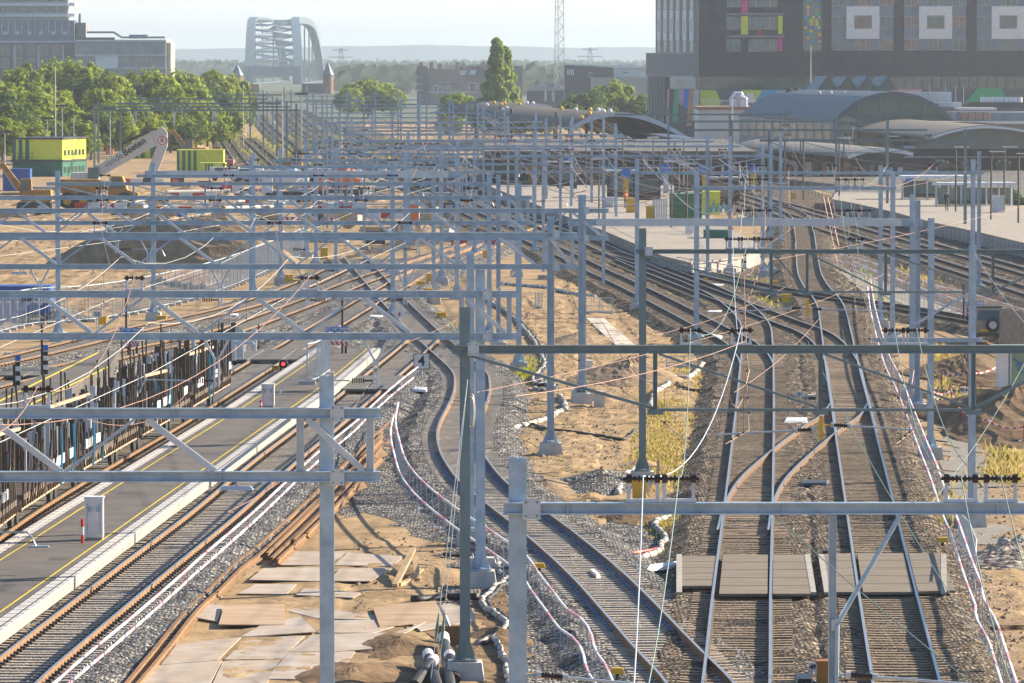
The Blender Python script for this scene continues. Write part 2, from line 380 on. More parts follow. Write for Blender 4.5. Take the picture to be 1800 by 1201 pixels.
def track(key, px, label, side=RUST, slp=SLEEP, ball=BALL, zoff=None, clips=None, bed=True, group=None, sleepers=True):
    NT[0] += 1; dz = -.003*NT[0]
    ctr = spline([W(u, v, 0) for u, v in px], .6); TRACKS[key] = ctr
    root = thing('railway_track', label, 'railway track', (ctr[0].x, ctr[0].y, -.17), group or 'railway tracks of the yard')
    pts2 = ctr[::2]+([ctr[-1]] if (len(ctr)-1) % 2 else [])
    for s in (-1, 1):
        r_ = MB(); sweep(r_, [p+Vector((0,0,dz)) for p in pts2], s*.753); r_.build('rail', [side, RAILTOP], root)
    vis = []
    for i in range(len(ctr)-1):
        p = ctr[i]; u = 900+p.x/p.y*F; v = 100+F*H/p.y
        if v < 1230 and -60 < u < 1860 and p.y < 620: vis.append(i)
    vis.sort(key=lambda i: ctr[i].y)
    if sleepers:
        for i in vis[:100]:
            t = ctr[min(i+1, len(ctr)-1)]-ctr[max(i-1,0)]
            o = bpy.data.objects.new('sleeper', sleeper_mesh(slp)); col.objects.link(o); o.parent = root
            jit = rnd.gauss(0, .012)
            o.location = ctr[i]-LOC[root.name]+Vector((0,0,dz+rnd.gauss(0,.006))); o.rotation_euler = (0,0,math.atan2(t.y,t.x)-math.pi/2+jit)
        rest = MB(); me = sleeper_mesh(slp)
        V = [v.co.copy() for v in me.vertices]; FC = [tuple(p.vertices) for p in me.polygons]
        for i in vis[100:]:
            t = ctr[min(i+1, len(ctr)-1)]-ctr[max(i-1,0)]; a = math.atan2(t.y,t.x)-math.pi/2; M = Matrix.Rotation(a, 3, 'Z')
            n = len(rest.v); rest.v += [M @ v+ctr[i]+Vector((0,0,dz)) for v in V]
            for f in FC: rest.f.append(tuple(n+k for k in f)); rest.mi.append(0)
        if rest.v: tag(rest.build('sleepers', slp, root), kind='stuff')
    if clips:
        c = MB()
        for i in vis:
            p = ctr[i]
            if not clips[0] < 100+F*H/p.y < clips[1]: continue
            t = (ctr[min(i+1,len(ctr)-1)]-ctr[max(i-1,0)]).normalized(); nx = Vector((t.y,-t.x,0))
            for s in (-.753, .753):
                for q in ((-.14,) if clips[2] else (-.14, .14)): c.box(p+nx*(s+q)+Vector((0,0,-.125)), (.11 if clips[2] else .09,.13,.07), math.atan2(t.y,t.x))
        tag(c.build('rail_clips', CLIPB if clips[2] else DARKM, root), kind='stuff')
    if bed:
        b = MB(); prof = [(-2.7,GZ-.05-.0),(-1.75,-.158),(-1.32,-.163),(-.5,-.184),(.5,-.184),(1.32,-.163),(1.75,-.158),(2.7,GZ-.05)]
        r_ = random.Random(NT[0]); P3 = ctr[::2]; n = len(prof)
        for i, p in enumerate(P3):
            t = P3[min(i+1,len(P3)-1)]-P3[max(i-1,0)]; t.normalize(); nx = Vector((t.y,-t.x,0))
            for x, z in prof: b.v.append(p+nx*(x+(r_.gauss(0,.1) if abs(x) > 1 else 0))+Vector((0,0,z+dz*1.5+(r_.gauss(0,.02) if abs(x) > 1 else r_.gauss(0,.008)))))
        for i in range(len(P3)-1):
            for k in range(n-1):
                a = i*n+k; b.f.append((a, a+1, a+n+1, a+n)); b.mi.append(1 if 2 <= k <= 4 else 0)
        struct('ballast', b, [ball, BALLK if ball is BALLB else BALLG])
    return root
track('R2', [(1622,1330),(1594,1200),(1560,1040),(1530,890),(1502,750),(1480,640),(1470,582),(1461,540),(1450,520),(1433,500),(1422,475),(1417,435),(1413,405),(1400,375),(1330,345),(1200,312),(1050,285)],
      'straight main line on brown ballast, rightmost of the two crossing the paved walkway', side=RUSTD, slp=SLEEPB, ball=BALLB)
track('R1', [(1276,1330),(1294,1200),(1304,1040),(1316,885),(1325,750),(1330,650),(1331,600),(1322,560),(1270,517),(1180,479),(1098,451),(1037,425),(940,390),(860,362),(760,320),(660,280),(590,250),(545,222),(515,195)],
      'straight main line left of its twin at the paved walkway, bending away towards the station', side=RUSTD, slp=SLEEPB, ball=BALLB)
track('A', [(1331,640),(1322,622),(1300,600),(1252,575),(1195,545),(1140,517),(1080,488),(1055,477),(980,440),(900,405),(820,370),(740,332),(650,292),(570,255),(520,225),(492,195)],
      'dark railed track curving left past the sand towards the station platform', side=RUSTD, slp=SLEEPB, ball=BALLB)
track('D', [(1506,760),(1492,690),(1478,632),(1440,588),(1370,560),(1300,533),(1230,507),(1160,480),(1100,455)],
      'crossover track cutting from the station tracks into the right main line', side=RUSTD, slp=SLEEPB, ball=BALLB, bed=False)
track('E', [(1060,440),(1140,458),(1250,482),(1350,503),(1430,516),(1530,530),(1640,548),(1760,570),(1900,600)],
      'low diagonal track crossing behind the turnouts to the right edge', side=RUSTD, slp=SLEEPB, ball=BALLB)
track('X', [(1306,930),(1318,880),(1345,835),(1400,785),(1448,748),(1478,728),(1494,705)],
      'short curved crossover with sunlit rails between the two main lines', side=RUSTX, slp=SLEEPB, ball=BALLB, bed=False)
track('C', [(1282,1290),(1232,1200),(1166,1130),(1055,1012),(966,935),(900,885),(849,845),(815,800),(804,765),(808,738),(825,700),(830,672),(822,648),(779,610),(747,582),(690,525),(672,505),(645,475),(622,450)],
      'S-curved track with blue rail clips on clean grey ballast', side=RUST, clips=(790,1100,True))
track('L1', [(-150,1330),(-70,1260),(5,1197),(60,1150),(252,997),(374,902),(485,807),(555,752),(641,682),(725,612),(750,588)],
      'orange railed track on pale sleepers along the right side of the grey platform', side=RUST, clips=(600,1210,False))
track('L0', [(-200,1060),(-70,960),(20,897),(138,827),(297,737),(373,690),(477,627),(523,602),(557,580),(652,524),(690,503),(735,477),(790,455),(870,425),(960,398),(1050,372)],
      'orange railed track left of the grey platform carrying the stake wagons', side=RUST, clips=(500,960,False))
track('L4', [(-160,662),(0,632),(130,602),(233,577),(350,553),(440,531),(535,497),(590,472)],
      'sunlit orange railed track farthest left beside the mesh fence', side=RUST, clips=(460,700,False))
track('L3', [(-160,712),(-20,674),(120,642),(270,608),(393,581),(480,551),(560,521),(640,489),(720,464),(830,428),(900,405)],
      'orange railed track between the left platform and the fence side track', side=RUST, clips=(460,720,False))
track('F1', [(1180,322),(1290,350),(1400,383),(1500,415),(1600,445),(1700,476),(1900,540)], 'dark track on the near side of the pair between the two station platforms', side=RUSTD, slp=SLEEPB, ball=BALLB)
track('F2', [(1200,312),(1330,345),(1440,374),(1540,402),(1650,433),(1760,463),(1900,503)], 'dark track running along the foot of the right hand platform wall', side=RUSTD, slp=SLEEPB, ball=BALLB)
track('G1', [(452,318),(425,285),(408,262),(394,240)], 'overgrown grey siding beside the pile of old sleepers', slp=SLEEPB, side=RUSTD, ball=BALLB)
track('G2', [(520,318),(490,290),(462,266),(432,240)], 'overgrown siding second from the pile of old sleepers', slp=SLEEPB, side=RUSTD, ball=BALLB)
track('G3', [(600,318),(550,285),(505,250),(470,220),(455,200)], 'far weedy track between two rows of masts below the arch bridge', side=RUSTD, slp=SLEEPB, ball=BALLB)
track('G4', [(880,335),(780,298),(690,262),(610,230),(560,208),(530,192)], 'far main line swinging towards the arch bridge from the station', side=RUSTD, slp=SLEEPB, ball=BALLB)
# ---------------------------------------------------------------- uneven sand: footprints, ruts, spoil
from mathutils import noise as mnoise
def inside(p, P_):
    c = False; j = len(P_)-1
    for i in range(len(P_)):
        if (P_[i].y > p.y) != (P_[j].y > p.y) and p.x < (P_[j].x-P_[i].x)*(p.y-P_[i].y)/(P_[j].y-P_[i].y)+P_[i].x: c = not c
        j = i
    return c
def edge_d(p, P_):
    d = 1e9
    for a, c in zip(P_, P_[1:]+P_[:1]):
        ab = c-a; t = max(0, min(1, (p-a).dot(ab)/ab.length_squared)); d = min(d, (a+ab*t-p).length)
    return d
def relief(px, amp, dx, dy, m, seed, fade=1.2, name='sand', ruts=True):
    P_ = [Vector(W(u, v, 0).xy) for u, v in px]; x0, x1 = min(p.x for p in P_), max(p.x for p in P_); y0, y1 = min(p.y for p in P_), max(p.y for p in P_)
    nx, ny = int((x1-x0)/dx)+1, int((y1-y0)/dy)+1; b = MB(); idx = {}
    for j in range(ny+1):
        for i in range(nx+1):
            p = Vector((x0+i*dx, y0+j*dy))
            if not inside(p, P_): continue
            f = min(1, edge_d(p, P_)/fade); q = Vector((p.x*.55, p.y*.4, seed)); h = mnoise.fractal(q, 1.0, 2.1, 3)*.5+.35*mnoise.fractal(Vector((p.x*2.1, p.y*1.5, seed+9)), .9, 2.0, 3)
            if ruts: h -= .55*max(0, math.sin(p.x*2.4+1.5*mnoise.noise(Vector((p.x*.1, p.y*.05, seed+4)))))**6
            idx[(i, j)] = len(b.v); b.v.append(Vector((p.x, p.y, GZ+.045*f-.006+f*amp*h)))
    for (i, j), k in idx.items():
        if (i+1, j) in idx and (i+1, j+1) in idx and (i, j+1) in idx: b.f.append((k, idx[(i+1, j)], idx[(i+1, j+1)], idx[(i, j+1)])); b.mi.append(0)
    struct(name, b, m)
relief([(900,505),(1000,468),(1065,500),(1180,560),(1270,630),(1225,720),(1100,800),(1110,900),(1010,895),(940,835),(905,770),(905,700),(885,640),(868,580)], .19, .14, .4, SAND, 3)
relief([(470,985),(560,935),(700,905),(785,955),(800,1040),(870,1010),(900,1040),(925,1230),(500,1235),(250,1235),(345,1085),(400,1040)], .075, .12, .22, SAND, 8, name='sand')
relief([(640,1235),(690,1150),(800,1090),(915,1060),(930,1235)], .14, .11, .2, SOIL, 12, name='sand')
relief([(1700,990),(1730,900),(1755,830),(1860,790),(1870,1240),(1810,1240),(1760,1110)], .12, .12, .25, SAND, 15, ruts=False)
SITE = mat('churned site earth', (.12,.078,.045), rough=.95, c2=(.42,.30,.175), scale=.16, bump=1, bscale=2.5, spec=.1, detail=12)
relief([(-60,395),(480,372),(530,430),(440,480),(240,540),(150,556),(-60,580)], .24, .3, .8, SITE, 21, fade=3)
relief([(-60,330),(600,318),(830,330),(820,372),(480,368),(-60,388)], .3, .4, 1.2, SITE, 25, fade=3)
# ---------------------------------------------------------------- masts, portals and what hangs on them
def footing(root, x, Y, zt=-.05, w=.95, m=None):
    b = MB(); h = zt-GZ+.15
    b.box((x, Y, GZ-.15+h/2), (w, w, h), 0, .82)
    b.build('footing', m or CONC, root)
def post_mb(x, Y, z0, z1, w=.24, face='flange'):
    b = MB()
    if face == 'flange': b.ibar((x, Y, z0), (x, Y, z1), w, w, Vector((0, 1, 0)), tf=.025, tw=.02)
    else: b.ibar((x, Y, z0), (x, Y, z1), w, w, Vector((1, 0, 0)), tf=.025, tw=.02)
    return b
def base_plate(root, x, Y, z, w, m):
    b = MB(); b.box((x, Y, z+.02), (w*2.3, w*2.3, .04))
    for sx, sy in ((1,0),(-1,0),(0,1),(0,-1)):
        p = Vector((x+sx*w*.5, Y+sy*w*.5, z+.041)); o = Vector((sx, sy, 0)); q = Vector((-sy, sx, 0))*.012
        b.prism([p-q, p+o*w*.6-q, p-q+Vector((0,0,.42))], q*2)
    for sx in (-1, 1):
        for sy in (-1, 1): b.tube([(x+sx*w*.9, Y+sy*w*.9, z-.05), (x+sx*w*.9, Y+sy*w*.9, z+.13)], .022, 6)
    b.build('base_plate', m, root)
def add_post(root, x, Y, ztop=8.2, w=.24, face='flange', m=None, foot=True, zb=None):
    m = m or STEEL; zb = 0.0 if zb is None else zb
    post_mb(x, Y, zb+(.04 if foot else 0), ztop, w, face).build('post', m, root)
    if foot:
        footing(root, x, Y, zb-.04); base_plate(root, x, Y, zb-.03, w, m)
    else:
        footing(root, x, Y, -.2, .8, CONCD)
def insulator_frame(root, x, Y, z, m=None, w=.42, h=.34):
    """U bracket standing on the beam that carries a horizontal string of dark insulators"""
    m = m or STEELB; b = MB()
    b.bar((x-w/2-.04, Y, z+.025), (x+w/2+.04, Y, z+.025), .12, .05)
    for s in (-1, 1): b.bar((x+s*w/2, Y, z+.05), (x+s*w/2, Y, z+h), .05, .05)
    f = b.build('insulator_frame', m, root)
    c = MB(); zz = z+h
    c.tube([(x-w/2-.08, Y, zz), (x+w/2+.08, Y, zz)], .024, 6)
    for k in range(7): c.disc((x-w*.42+w*.84*k/6, Y, zz), .052 if k % 2 == 0 else .038, (1,0,0), .035, 8)
    for s in (-1, 1): c.disc((x+s*(w/2), Y, zz), .07, (1,0,0), .07, 8)
    i = c.build('insulator', INSUL, f)
    return Vector((x, Y, zz+.04))
def drop_bracket(root, x, Y, ztop, zbot, arms=((-1, 2.6),), m=None):
    """forked hanger under the beam with horizontal cantilever tubes"""
    m = m or STEELB; b = MB(); zf = ztop-.55
    for s in (-1, 1): b.bar((x+s*.33, Y, ztop), (x+s*.04, Y, zf), .06, .07, Vector((0,1,0)))
    for s in (-1, 1): b.bar((x+s*.055, Y, zf+.02), (x+s*.055, Y, zbot), .05, .08)
    for k in range(3): b.box((x, Y, zbot+.1+(zf-zbot-.2)*k/2), (.11, .07, .04))
    h = b.build('drop_bracket', m, root)
    for s, L in arms: cantilever(h, x+s*.08, Y, zbot+.18, s, L)
def cantilever(root, x, Y, z, s, L, m=None):
    c = MB(); a = x+s*.25
    c.tube([(x, Y, z), (a, Y, z)], .03, 6)
    for k in range(6): c.disc((a+s*.06*k, Y, z), .075, (1,0,0), .032, 8)
    c.build('insulator', INSUL, root)
    t = MB(); e = a+s*.38
    t.tube([(e, Y, z), (e+s*(L-.7), Y, z+.03), (e+s*(L-.62), Y, z-.05), (e+s*(L-.5), Y, z-.32)], .022, 6)
    t.build('cantilever_arm', STEELB, root)
def chord(root, Y, u0, u1, zt, h, w=.2, m=None, name='top_chord', rib=None, ends=True):
    b = MB(); x0, x1 = XY(u0, Y), XY(u1, Y); z = zt-h/2
    b.ibar((x0, Y, z), (x1, Y, z), w, h, tf=.022, tw=.016)
    if rib:
        k = x0+rib*.3
        while k < x1:
            b.box((k, Y, z), (.016, w*.9, h-.046)); k += rib
    return b.build(name, m or STEEL, root)
def truss(key, s, u0, u1, posts, label, nodes, panel=2.9, frames=(), drops=(), face='flange', endv=(), foots=True, zt=7.63, zb=6.29, group='truss gantries over the left hand tracks', base_z=None):
    Y = F/s; root = thing('truss_gantry', label, 'gantry', (XY(posts[0], Y), Y, GZ), group)
    for u in posts: add_post(root, XY(u, Y), Y+.24, face=face, w=.26, foot=foots, zb=base_z)
    chord(root, Y, u0, u1, zt, .19, name='top_chord', rib=2.9); chord(root, Y, u0, u1, zb+.19, .19, name='bottom_chord', rib=2.0)
    x0, x1 = XY(u0, Y), XY(u1, Y); xp = XY(min([p for p in posts if p > u0+200] or [u1]), Y)
    last = XY(endv[0], Y) if endv else x1-.2
    zt_, zb_ = zt-.19, zb+.19; xn = XY(nodes, Y)          # an upper node; lower nodes lie half a panel away
    k = xn
    while k > x0: k -= panel
    while k < last-.05:
        # heavy twin angle falling to the right, light angle rising to the right
        a, c = k, k+panel/2
        if c < last+.01 and a > x0:
            b = MB(); 
            for d in (-.06, .06): b.bar((a+.1, Y+d, zt_-.005), (c-.06, Y+d, zb_+.005), .03, .11, Vector((0,0,1)))
            b.bar((a+.1, Y, zt_-.005), (c-.06, Y, zb_+.005), .09, .012)
            b.build('brace', STEELB, root)
        a, c = k+panel/2, k+panel
        if c < last+.01 and a > x0:
            MB().bar((a+.06, Y, zb_+.005), (c-.1, Y, zt_-.005), .06, .06).build('brace', STEEL, root)
        k += panel
    for i, u in enumerate(endv):
        MB().ibar((XY(u, Y), Y, zb_+.003), (XY(u, Y), Y, zt_-.003), .12, .14, Vector((1,0,0)), tf=.015, tw=.012).build('end_vertical', STEELB, root)
    if len(endv) == 2:
        b = MB()
        for d in (-.05, .05): b.bar((XY(endv[0], Y)+.12, Y+d, zt_-.01), (XY(endv[1], Y)-.12, Y+d, zb_+.01), .03, .11)
        b.build('brace', STEELB, root)
    pts = [insulator_frame(root, XY(u, Y), Y, zt+.003) for u in frames]
    for u, arms in drops: drop_bracket(root, XY(u, Y), Y, zb-.003, zb-1.3, arms)
    return root, Y, pts
def portal(key, s, u0, u1, posts, label, zt=7.55, h=.17, tie=None, struts=(), frames=(), drops=(), m=None, face='flange', box=False, foots=True, group='portals over the station side tracks', w=.24, stubs=True, ztop=8.2):
    Y = F/s; m = m or STEEL
    root = thing('track_portal', label, 'gantry', (XY(posts[0], Y), Y, GZ), group)
    for u in posts: add_post(root, XY(u, Y), Y+.22, face=face, w=w, m=m, foot=foots, ztop=ztop)
    if box:
        x0, x1 = XY(u0, Y), XY(u1, Y); b = MB(); b.bar((x0+1.2, Y, zt-h/2), (x1-.9, Y, zt-h/2), .2, h)
        k = x0+3.2
        while k < x1-2:
            for d in (0, .32): b.box((k+d, Y, zt-h/2), (.03, .215, h+.02))
            k += 4.1
        b.build('box_beam', STEELB, root)
        e = MB(); e.ibar((x0, Y, zt-h/2), (x0+1.198, Y, zt-h/2), .2, h*.94, tf=.025); e.ibar((x1-.898, Y, zt-h/2), (x1, Y, zt-h/2), .2, h*.94, tf=.025)
        e.build('beam_end', m, root)
    else: chord(root, Y, u0, u1, zt, h, .19, m, 'beam', rib=3.1)
    if tie:
        zl = tie; us = [p for p in posts]+list(struts); us.sort()
        for u in struts:
            MB().ibar((XY(u, Y), Y, zl), (XY(u, Y), Y, zt-h-.003), .1, .1, Vector((1,0,0)), tf=.014, tw=.012).build('strut', m, root)
        ss = sorted(struts)
        for a, c in zip(ss, ss[1:]):
            MB().bar((XY(a, Y)+.06, Y, zl), (XY(c, Y)-.06, Y, zl), .07, .07).build('tie_bar', m, root)
        ends = [(max([p for p in posts if p < ss[0]] or [u0]), ss[0]), (min([p for p in posts if p > ss[-1]] or [u1]), ss[-1])]
        for a, c in ends: MB().bar((XY(a, Y), Y+.06, zt-h-.02), (XY(c, Y), Y+.06, zl+.02), .08, .07).build('brace', m, root)
        if len(ss) > 2:
            for a, c in zip(ss, ss[1:]):
                MB().bar((XY(a, Y)+.08, Y-.05, zt-h-.01), (XY(c, Y)-.08, Y-.05, zl+.06), .055, .055).build('brace', m, root)
        for u in ss: MB().box((XY(u, Y), Y-.0, zl-.05), (.36, .15, .12)).build('node_plate', m, root)
    pts = [insulator_frame(root, XY(u, Y), Y, zt+.003) for u in frames]
    for u, arms in drops: drop_bracket(root, XY(u, Y), Y, zt-h-.003, zt-h-1.9, arms)
    return root, Y, pts

FR = {}
def T(key, *a, **k):
    r_, Y, p = truss(key, *a, **k); FR[key] = p; return r_
def P(key, *a, **k):
    r_, Y, p = portal(key, *a, **k); FR[key] = p; return r_
# left hand row of truss gantries, from the viewer outwards
T('T1', 97, -60, 668, [573], 'nearest truss gantry with a bright post standing between the platform track and the steel plates', nodes=246, panel=2.82, frames=(64,), endv=(527, 650), foots=False)
T('T2', 64.5, -60, 908, [844], 'truss gantry whose bottom chord crosses just above the two blue warning signs', nodes=257, frames=(236, 544), drops=((380, ((-1, 1.9),)), (660, ((-1, 2.4),))), endv=(811, 895))
T('T3', 48.4, -60, 1015, [968], 'truss gantry ending at the mast on the round concrete block in the sand', nodes=311, frames=(176, 482, 712), drops=((69, ((-1, 2.),)), (387, ((-1, 2.2),)), (540, ((1, 2.2),)), (712, ((-1, 2.4),))), endv=(961, 1006), face='web')
T('T4', 41.8, -60, 1070, [1022], 'truss gantry sharing its mast with the light box beam portal', nodes=150, frames=(180, 378, 635, 820), drops=((261, ((-1, 2.2),)), (480, ((-1, 2.2),)), (860, ((-1, 2.2),))), endv=(1003, 1062), face='web')
T('T5', 38.3, -60, 935, [912], 'truss gantry passing in front of the yellow dump trucks', nodes=60, frames=(178, 380, 640, 830), drops=((205, ((1, 2.),)), (540, ((-1, 2.),)), (735, ((-1, 2.),))), endv=(895, 928))
P('T6', 34.5, 82, 865, [101, 860], 'plain beam portal with slim braces in front of the blue container', zt=7.62, tie=6.5, struts=(235, 361, 488, 610, 740), frames=(185, 402, 560, 690), m=STEEL, group='portals over the left hand tracks')
P('T6b', 32.0, 240, 700, [269, 690], 'plain beam portal whose mast stands left of the dark sand heap', zt=7.55, frames=(410,), group='portals over the left hand tracks')
P('B2', 30.0, 255, 815, [441, 762], 'box beam portal with a wide pale girder below the excavator boom', zt=7.33, h=.42, box=True, frames=(400, 559, 735, 757), group='portals over the left hand tracks')
P('V1', 29.4, 425, 790, [445, 803], 'thin beam portal just behind the wide pale girder', zt=7.5, frames=(449, 520, 690), drops=((600, ()),), group='portals over the left hand tracks')
P('V2', 27.6, 475, 800, [493, 776], 'thin beam portal in front of the orange diggers, second behind the wide pale girder', zt=7.5, frames=(521, 536, 620), group='portals over the left hand tracks')
P('V3', 25.6, 540, 850, [555, 805], 'thin beam portal third behind the wide pale girder', zt=7.4, frames=(566, 672, 700), group='portals over the left hand tracks')
P('V4', 24.4, 528, 848, [538, 834], 'thin beam portal fourth behind the wide pale girder', zt=7.4, frames=(608, 703, 735, 752, 765), group='portals over the left hand tracks')
for i, (s, a, b, pl) in enumerate(((14.3, 160, 527, (166, 521)), (13.4, 172, 510, (173, 504)), (12.5, 205, 494, (212, 487)), (11.3, 240, 470, (247, 463)), (10.2, 280, 500, (290, 440)))):
    P('Q%d' % i, s, a, b, pl, 'grey portal against the green trees left of the bridge, %s counted from the viewer' % nth(i), zt=7.55, h=.22, m=STEELD, drops=tuple((a+(b-a)*q, ()) for q in (.2, .4, .6, .8)), group='portals in front of the trees', foots=False)
# station side portals
P('P1', 122, 885, 2000, [910, 1990], 'nearest portal, a single blue grey beam low across the right half of the picture', zt=7.57, h=.17, frames=(1131, 1194, 1691, 1761), w=.26)
P('P2', 76, 795, 1900, [817, 1895], 'green grey portal with a tie bar and hanging struts across the main lines', zt=7.33, h=.19, tie=5.83, struts=(1152, 1443, 1712), frames=(1214, 1303, 1573, 1612), m=STEELD)
P('P3', 52, 1118, 1900, [1130, 1895], 'green grey portal rising from the grass strip with a tie bar below its beam', zt=7.5, h=.15, tie=6.05, struts=(1356, 1419, 1557, 1746), frames=(1288, 1315, 1345, 1505), m=STEELD)
P('B1', 41.8, 998, 1622, [1026, 1605], 'box beam portal with a long bright girder in front of the station platform', zt=7.2, h=.31, box=True, frames=(1305, 1325, 1345, 1480, 1500, 1520), w=.2)
P('P4', 35.0, 1217, 1575, [1225, 1570], 'blue grey portal in front of the green container on the platform', zt=7.5, h=.18, frames=(1310, 1325, 1340, 1478, 1495, 1510))
P('P5', 31.0, 1108, 1730, [1120, 1711], 'long portal passing just above the green and graffiti painted containers', zt=7.5, h=.16, frames=(1220, 1300, 1312, 1325, 1340, 1462, 1560, 1640))
P('P6', 26.7, 880, 1352, [908, 1341], 'portal whose beam ends right of the low brown canopy', zt=7.55, h=.16, tie=6.7, struts=(990, 1070, 1160, 1250), frames=(960, 1000, 1075, 1180, 1190, 1270))
P('P7', 24.1, 640, 1302, [940, 1284], 'portal with its mast in front of the dark station hall', zt=7.55, h=.16, frames=(900, 1000, 1040, 1110))
P('P8', 22.8, 620, 1254, [718, 1243], 'portal with its right mast just clear of the big brown canopy', zt=7.55, h=.15, frames=(880, 895, 930, 1000, 1025, 1060, 1105))
P('P9', 20.2, 600, 1095, [774, 1082], 'portal whose mast rises in front of the arch of the big brown canopy', zt=7.3, h=.15, frames=(640, 700, 860, 880, 940, 1015))
P('P10', 18.4, 585, 1018, [618, 1006], 'portal with its mast before the left foot of the big brown canopy', zt=7.3, h=.15, frames=(700, 760, 850, 930))
P('P11', 16.9, 590, 953, [597, 942], 'portal between the two brown canopies', zt=7.3, h=.15, frames=(640, 780, 870))
P('P12', 15.8, 560, 895, [584, 887], 'portal with its mast before the small brown canopy', zt=7.3, h=.15, frames=(650, 690, 800))
for i, (s, a, b, pl) in enumerate(((14.6, 560, 850, (567, 840)), (13.2, 550, 803, (556, 796)), (12.3, 545, 780, (551, 771)), (11.2, 535, 745, (541, 738)), (10.2, 525, 705, (530, 700)))):
    P('S%d' % i, s, a, b, pl, 'grey portal below the poplar and brick house, %s counted from the small brown canopy' % nth(i), zt=7.3, h=.15, foots=False)
# dark portals on the far right
P('N1', 21.9, 1335, 1712, [1352, 1697], 'dark green portal in front of the pale curved roof', zt=7.4, h=.2, tie=6.3, struts=(1407, 1483, 1557), frames=(1385, 1490, 1632), m=STEELD, group='dark portals on the right')
P('N2', 19.2, 1215, 1630, [1286, 1560], 'dark green portal in front of the glass gabled hall', zt=7.4, h=.2, frames=(1380, 1500), m=STEELD, group='dark portals on the right')
P('N3', 17.2, 1180, 1480, [1283, 1470], 'dark green portal under the striped coloured panels', zt=7.5, h=.2, m=STEELD, group='dark portals on the right')
P('N4', 15.6, 1080, 1390, [1175, 1380], 'dark green portal above the brown canopy, farthest on the station side', zt=7.6, h=.2, m=STEELD, group='dark portals on the right')
# masts that carry no portal of their own
def mast(u, vb, label, face='flange', arms=(), m=None, w=.24, top=8.2, foot=True, arm_z=None):
    Y = F*H/(vb-100); x = XY(u, Y)
    root = thing('catenary_mast', label, 'mast', (x, Y, GZ), 'free standing catenary masts')
    add_post(root, x, Y, top, w, face, m, foot)
    for s, z, L in arms:
        MB().ibar((x-s*.3, Y-.2, z), (x+s*L, Y-.2, z), .12, .13, tf=.015, tw=.012).build('side_arm', m or STEEL, root)
        MB().bar((x, Y-.12, z+1.5 if z < 6.4 else z-1.5), (x+s*L*.8, Y-.2, z+.08 if z < 6.4 else z-.08), .07, .07).build('brace', m or STEEL, root)
    return root
MASTS = [
 (827, 930, 'grey mast hidden behind the green grey portal post beside the curved track', 'flange', ()),
 (1022, 690, 'twin of the sand side masts, tall mast on a concrete block by two control boxes', 'web', ()),
 (876, 600, 'slim mast rising from the sand beside the bundle of wrapped pipes', 'web', ()),
 (1613, 708, 'grey mast second from the cable fence on the right', 'web', ()),
 (1604, 682, 'grey mast closest to the cable fence on the right', 'flange', ()),
 (1637, 784, 'thick mast on a white block on the gravel path right of the main lines', 'flange', ()),
 (1710, 900, 'tall mast with a long braced side arm above the gravel path', 'flange', ((-1, 5.3, 3.1),)),
 (1548, 560, 'thin mast left of the pair at the paved path', 'flange', ()),
 (1721, 500, 'mast standing at the foot of the right hand platform', 'web', ()),
 (1224, 588, 'pale mast standing among the station tracks left of the yellow boxes', 'flange', ()),
 (1244, 480, 'mast on the platform end beside the dark green skip', 'web', ()),
 (1083, 392, 'white grey mast on the platform beside the yellow cabinet', 'flange', ()),
 (1372, 420, 'mast left of the weeds between the platforms', 'flange', ()),
 (1355, 470, 'lit mast standing by the paved path between the platforms', 'flange', ()),
 (1283, 470, 'mast behind the pale one among the station tracks', 'flange', ()),
]
for u, vb, lab, fc, ar in MASTS: mast(u, vb, lab, fc, ar, w=.22)
far_m = [(640,300),(655,318),(690,330),(705,285),(735,300),(584,290),(567,262),(551,250),(530,246),(512,240),(480,262),(470,250),(463,240),(456,225),(500,228),(540,222),(575,228),(610,240),(660,246),(700,252),(750,262),(790,275),(820,300),(850,310),(870,330),(893,350),(938,372),(960,360),(985,345),(1004,372),(1040,365),(1061,352)]
for i, (u, vb) in enumerate(far_m):
    mast(u, vb, 'far grey mast in the crowd of masts before the station, %s from the left' % nth(sorted(x[0] for x in far_m).index(u)), 'flange' if i % 2 else 'web', ((1 if i % 3 else -1, 6.2, 2.6),) if i % 2 else (), w=.24, foot=False)
for i, (s, a, b, pl) in enumerate(((28.6,700,1070,(712,1061)),(27.0,575,965,(590,955)),(23.4,600,1010,(640,985)),(21.5,560,905,(575,893)),(19.3,548,880,(568,850)),(17.5,535,830,(655,820)))):
    P('M%d' % i, s, a, b, pl, 'slim grey portal in the dense wires left of the station, %s from the viewer' % nth(i), zt=7.0+.08*i, h=.14, foots=False, w=.2, drops=tuple((a+(b-a)*q, ((1, 1.8),)) for q in (.3, .65)))
# bolted joint plates on the two nearest structures
for key, s, us, zs in (('truss_gantry', 97, (573,), (7.54, 6.38)), ('track_portal', 122, (910,), (7.48,)), ('truss_gantry', 64.5, (844,), (7.54, 6.38)), ('truss_gantry', 48.4, (968,), (7.54, 6.38)), ('truss_gantry', 41.8, (1022,), (7.54, 6.38)), ('track_portal', 76, (817,), (7.24,)), ('track_portal', 52, (1130,), (7.43,))):
    root = [o for o in bpy.data.objects if o.name.startswith(key) and o.type == 'EMPTY' and abs(o.location.y-F/s) < .01][0]; Y = F/s
    for u in us:
        for z in zs:
            x = XY(u, Y); MB().box((x+.2, Y-.105, z), (.26, .012, .3)).build('gusset_plate', STEELB, root)
            for dx in (-.08, .08):
                for dz in (-.1, .1): MB().disc((x+.2+dx, Y-.118, z+dz), .018, (0,1,0), .02, 6).build('bolt', STEELD, root)
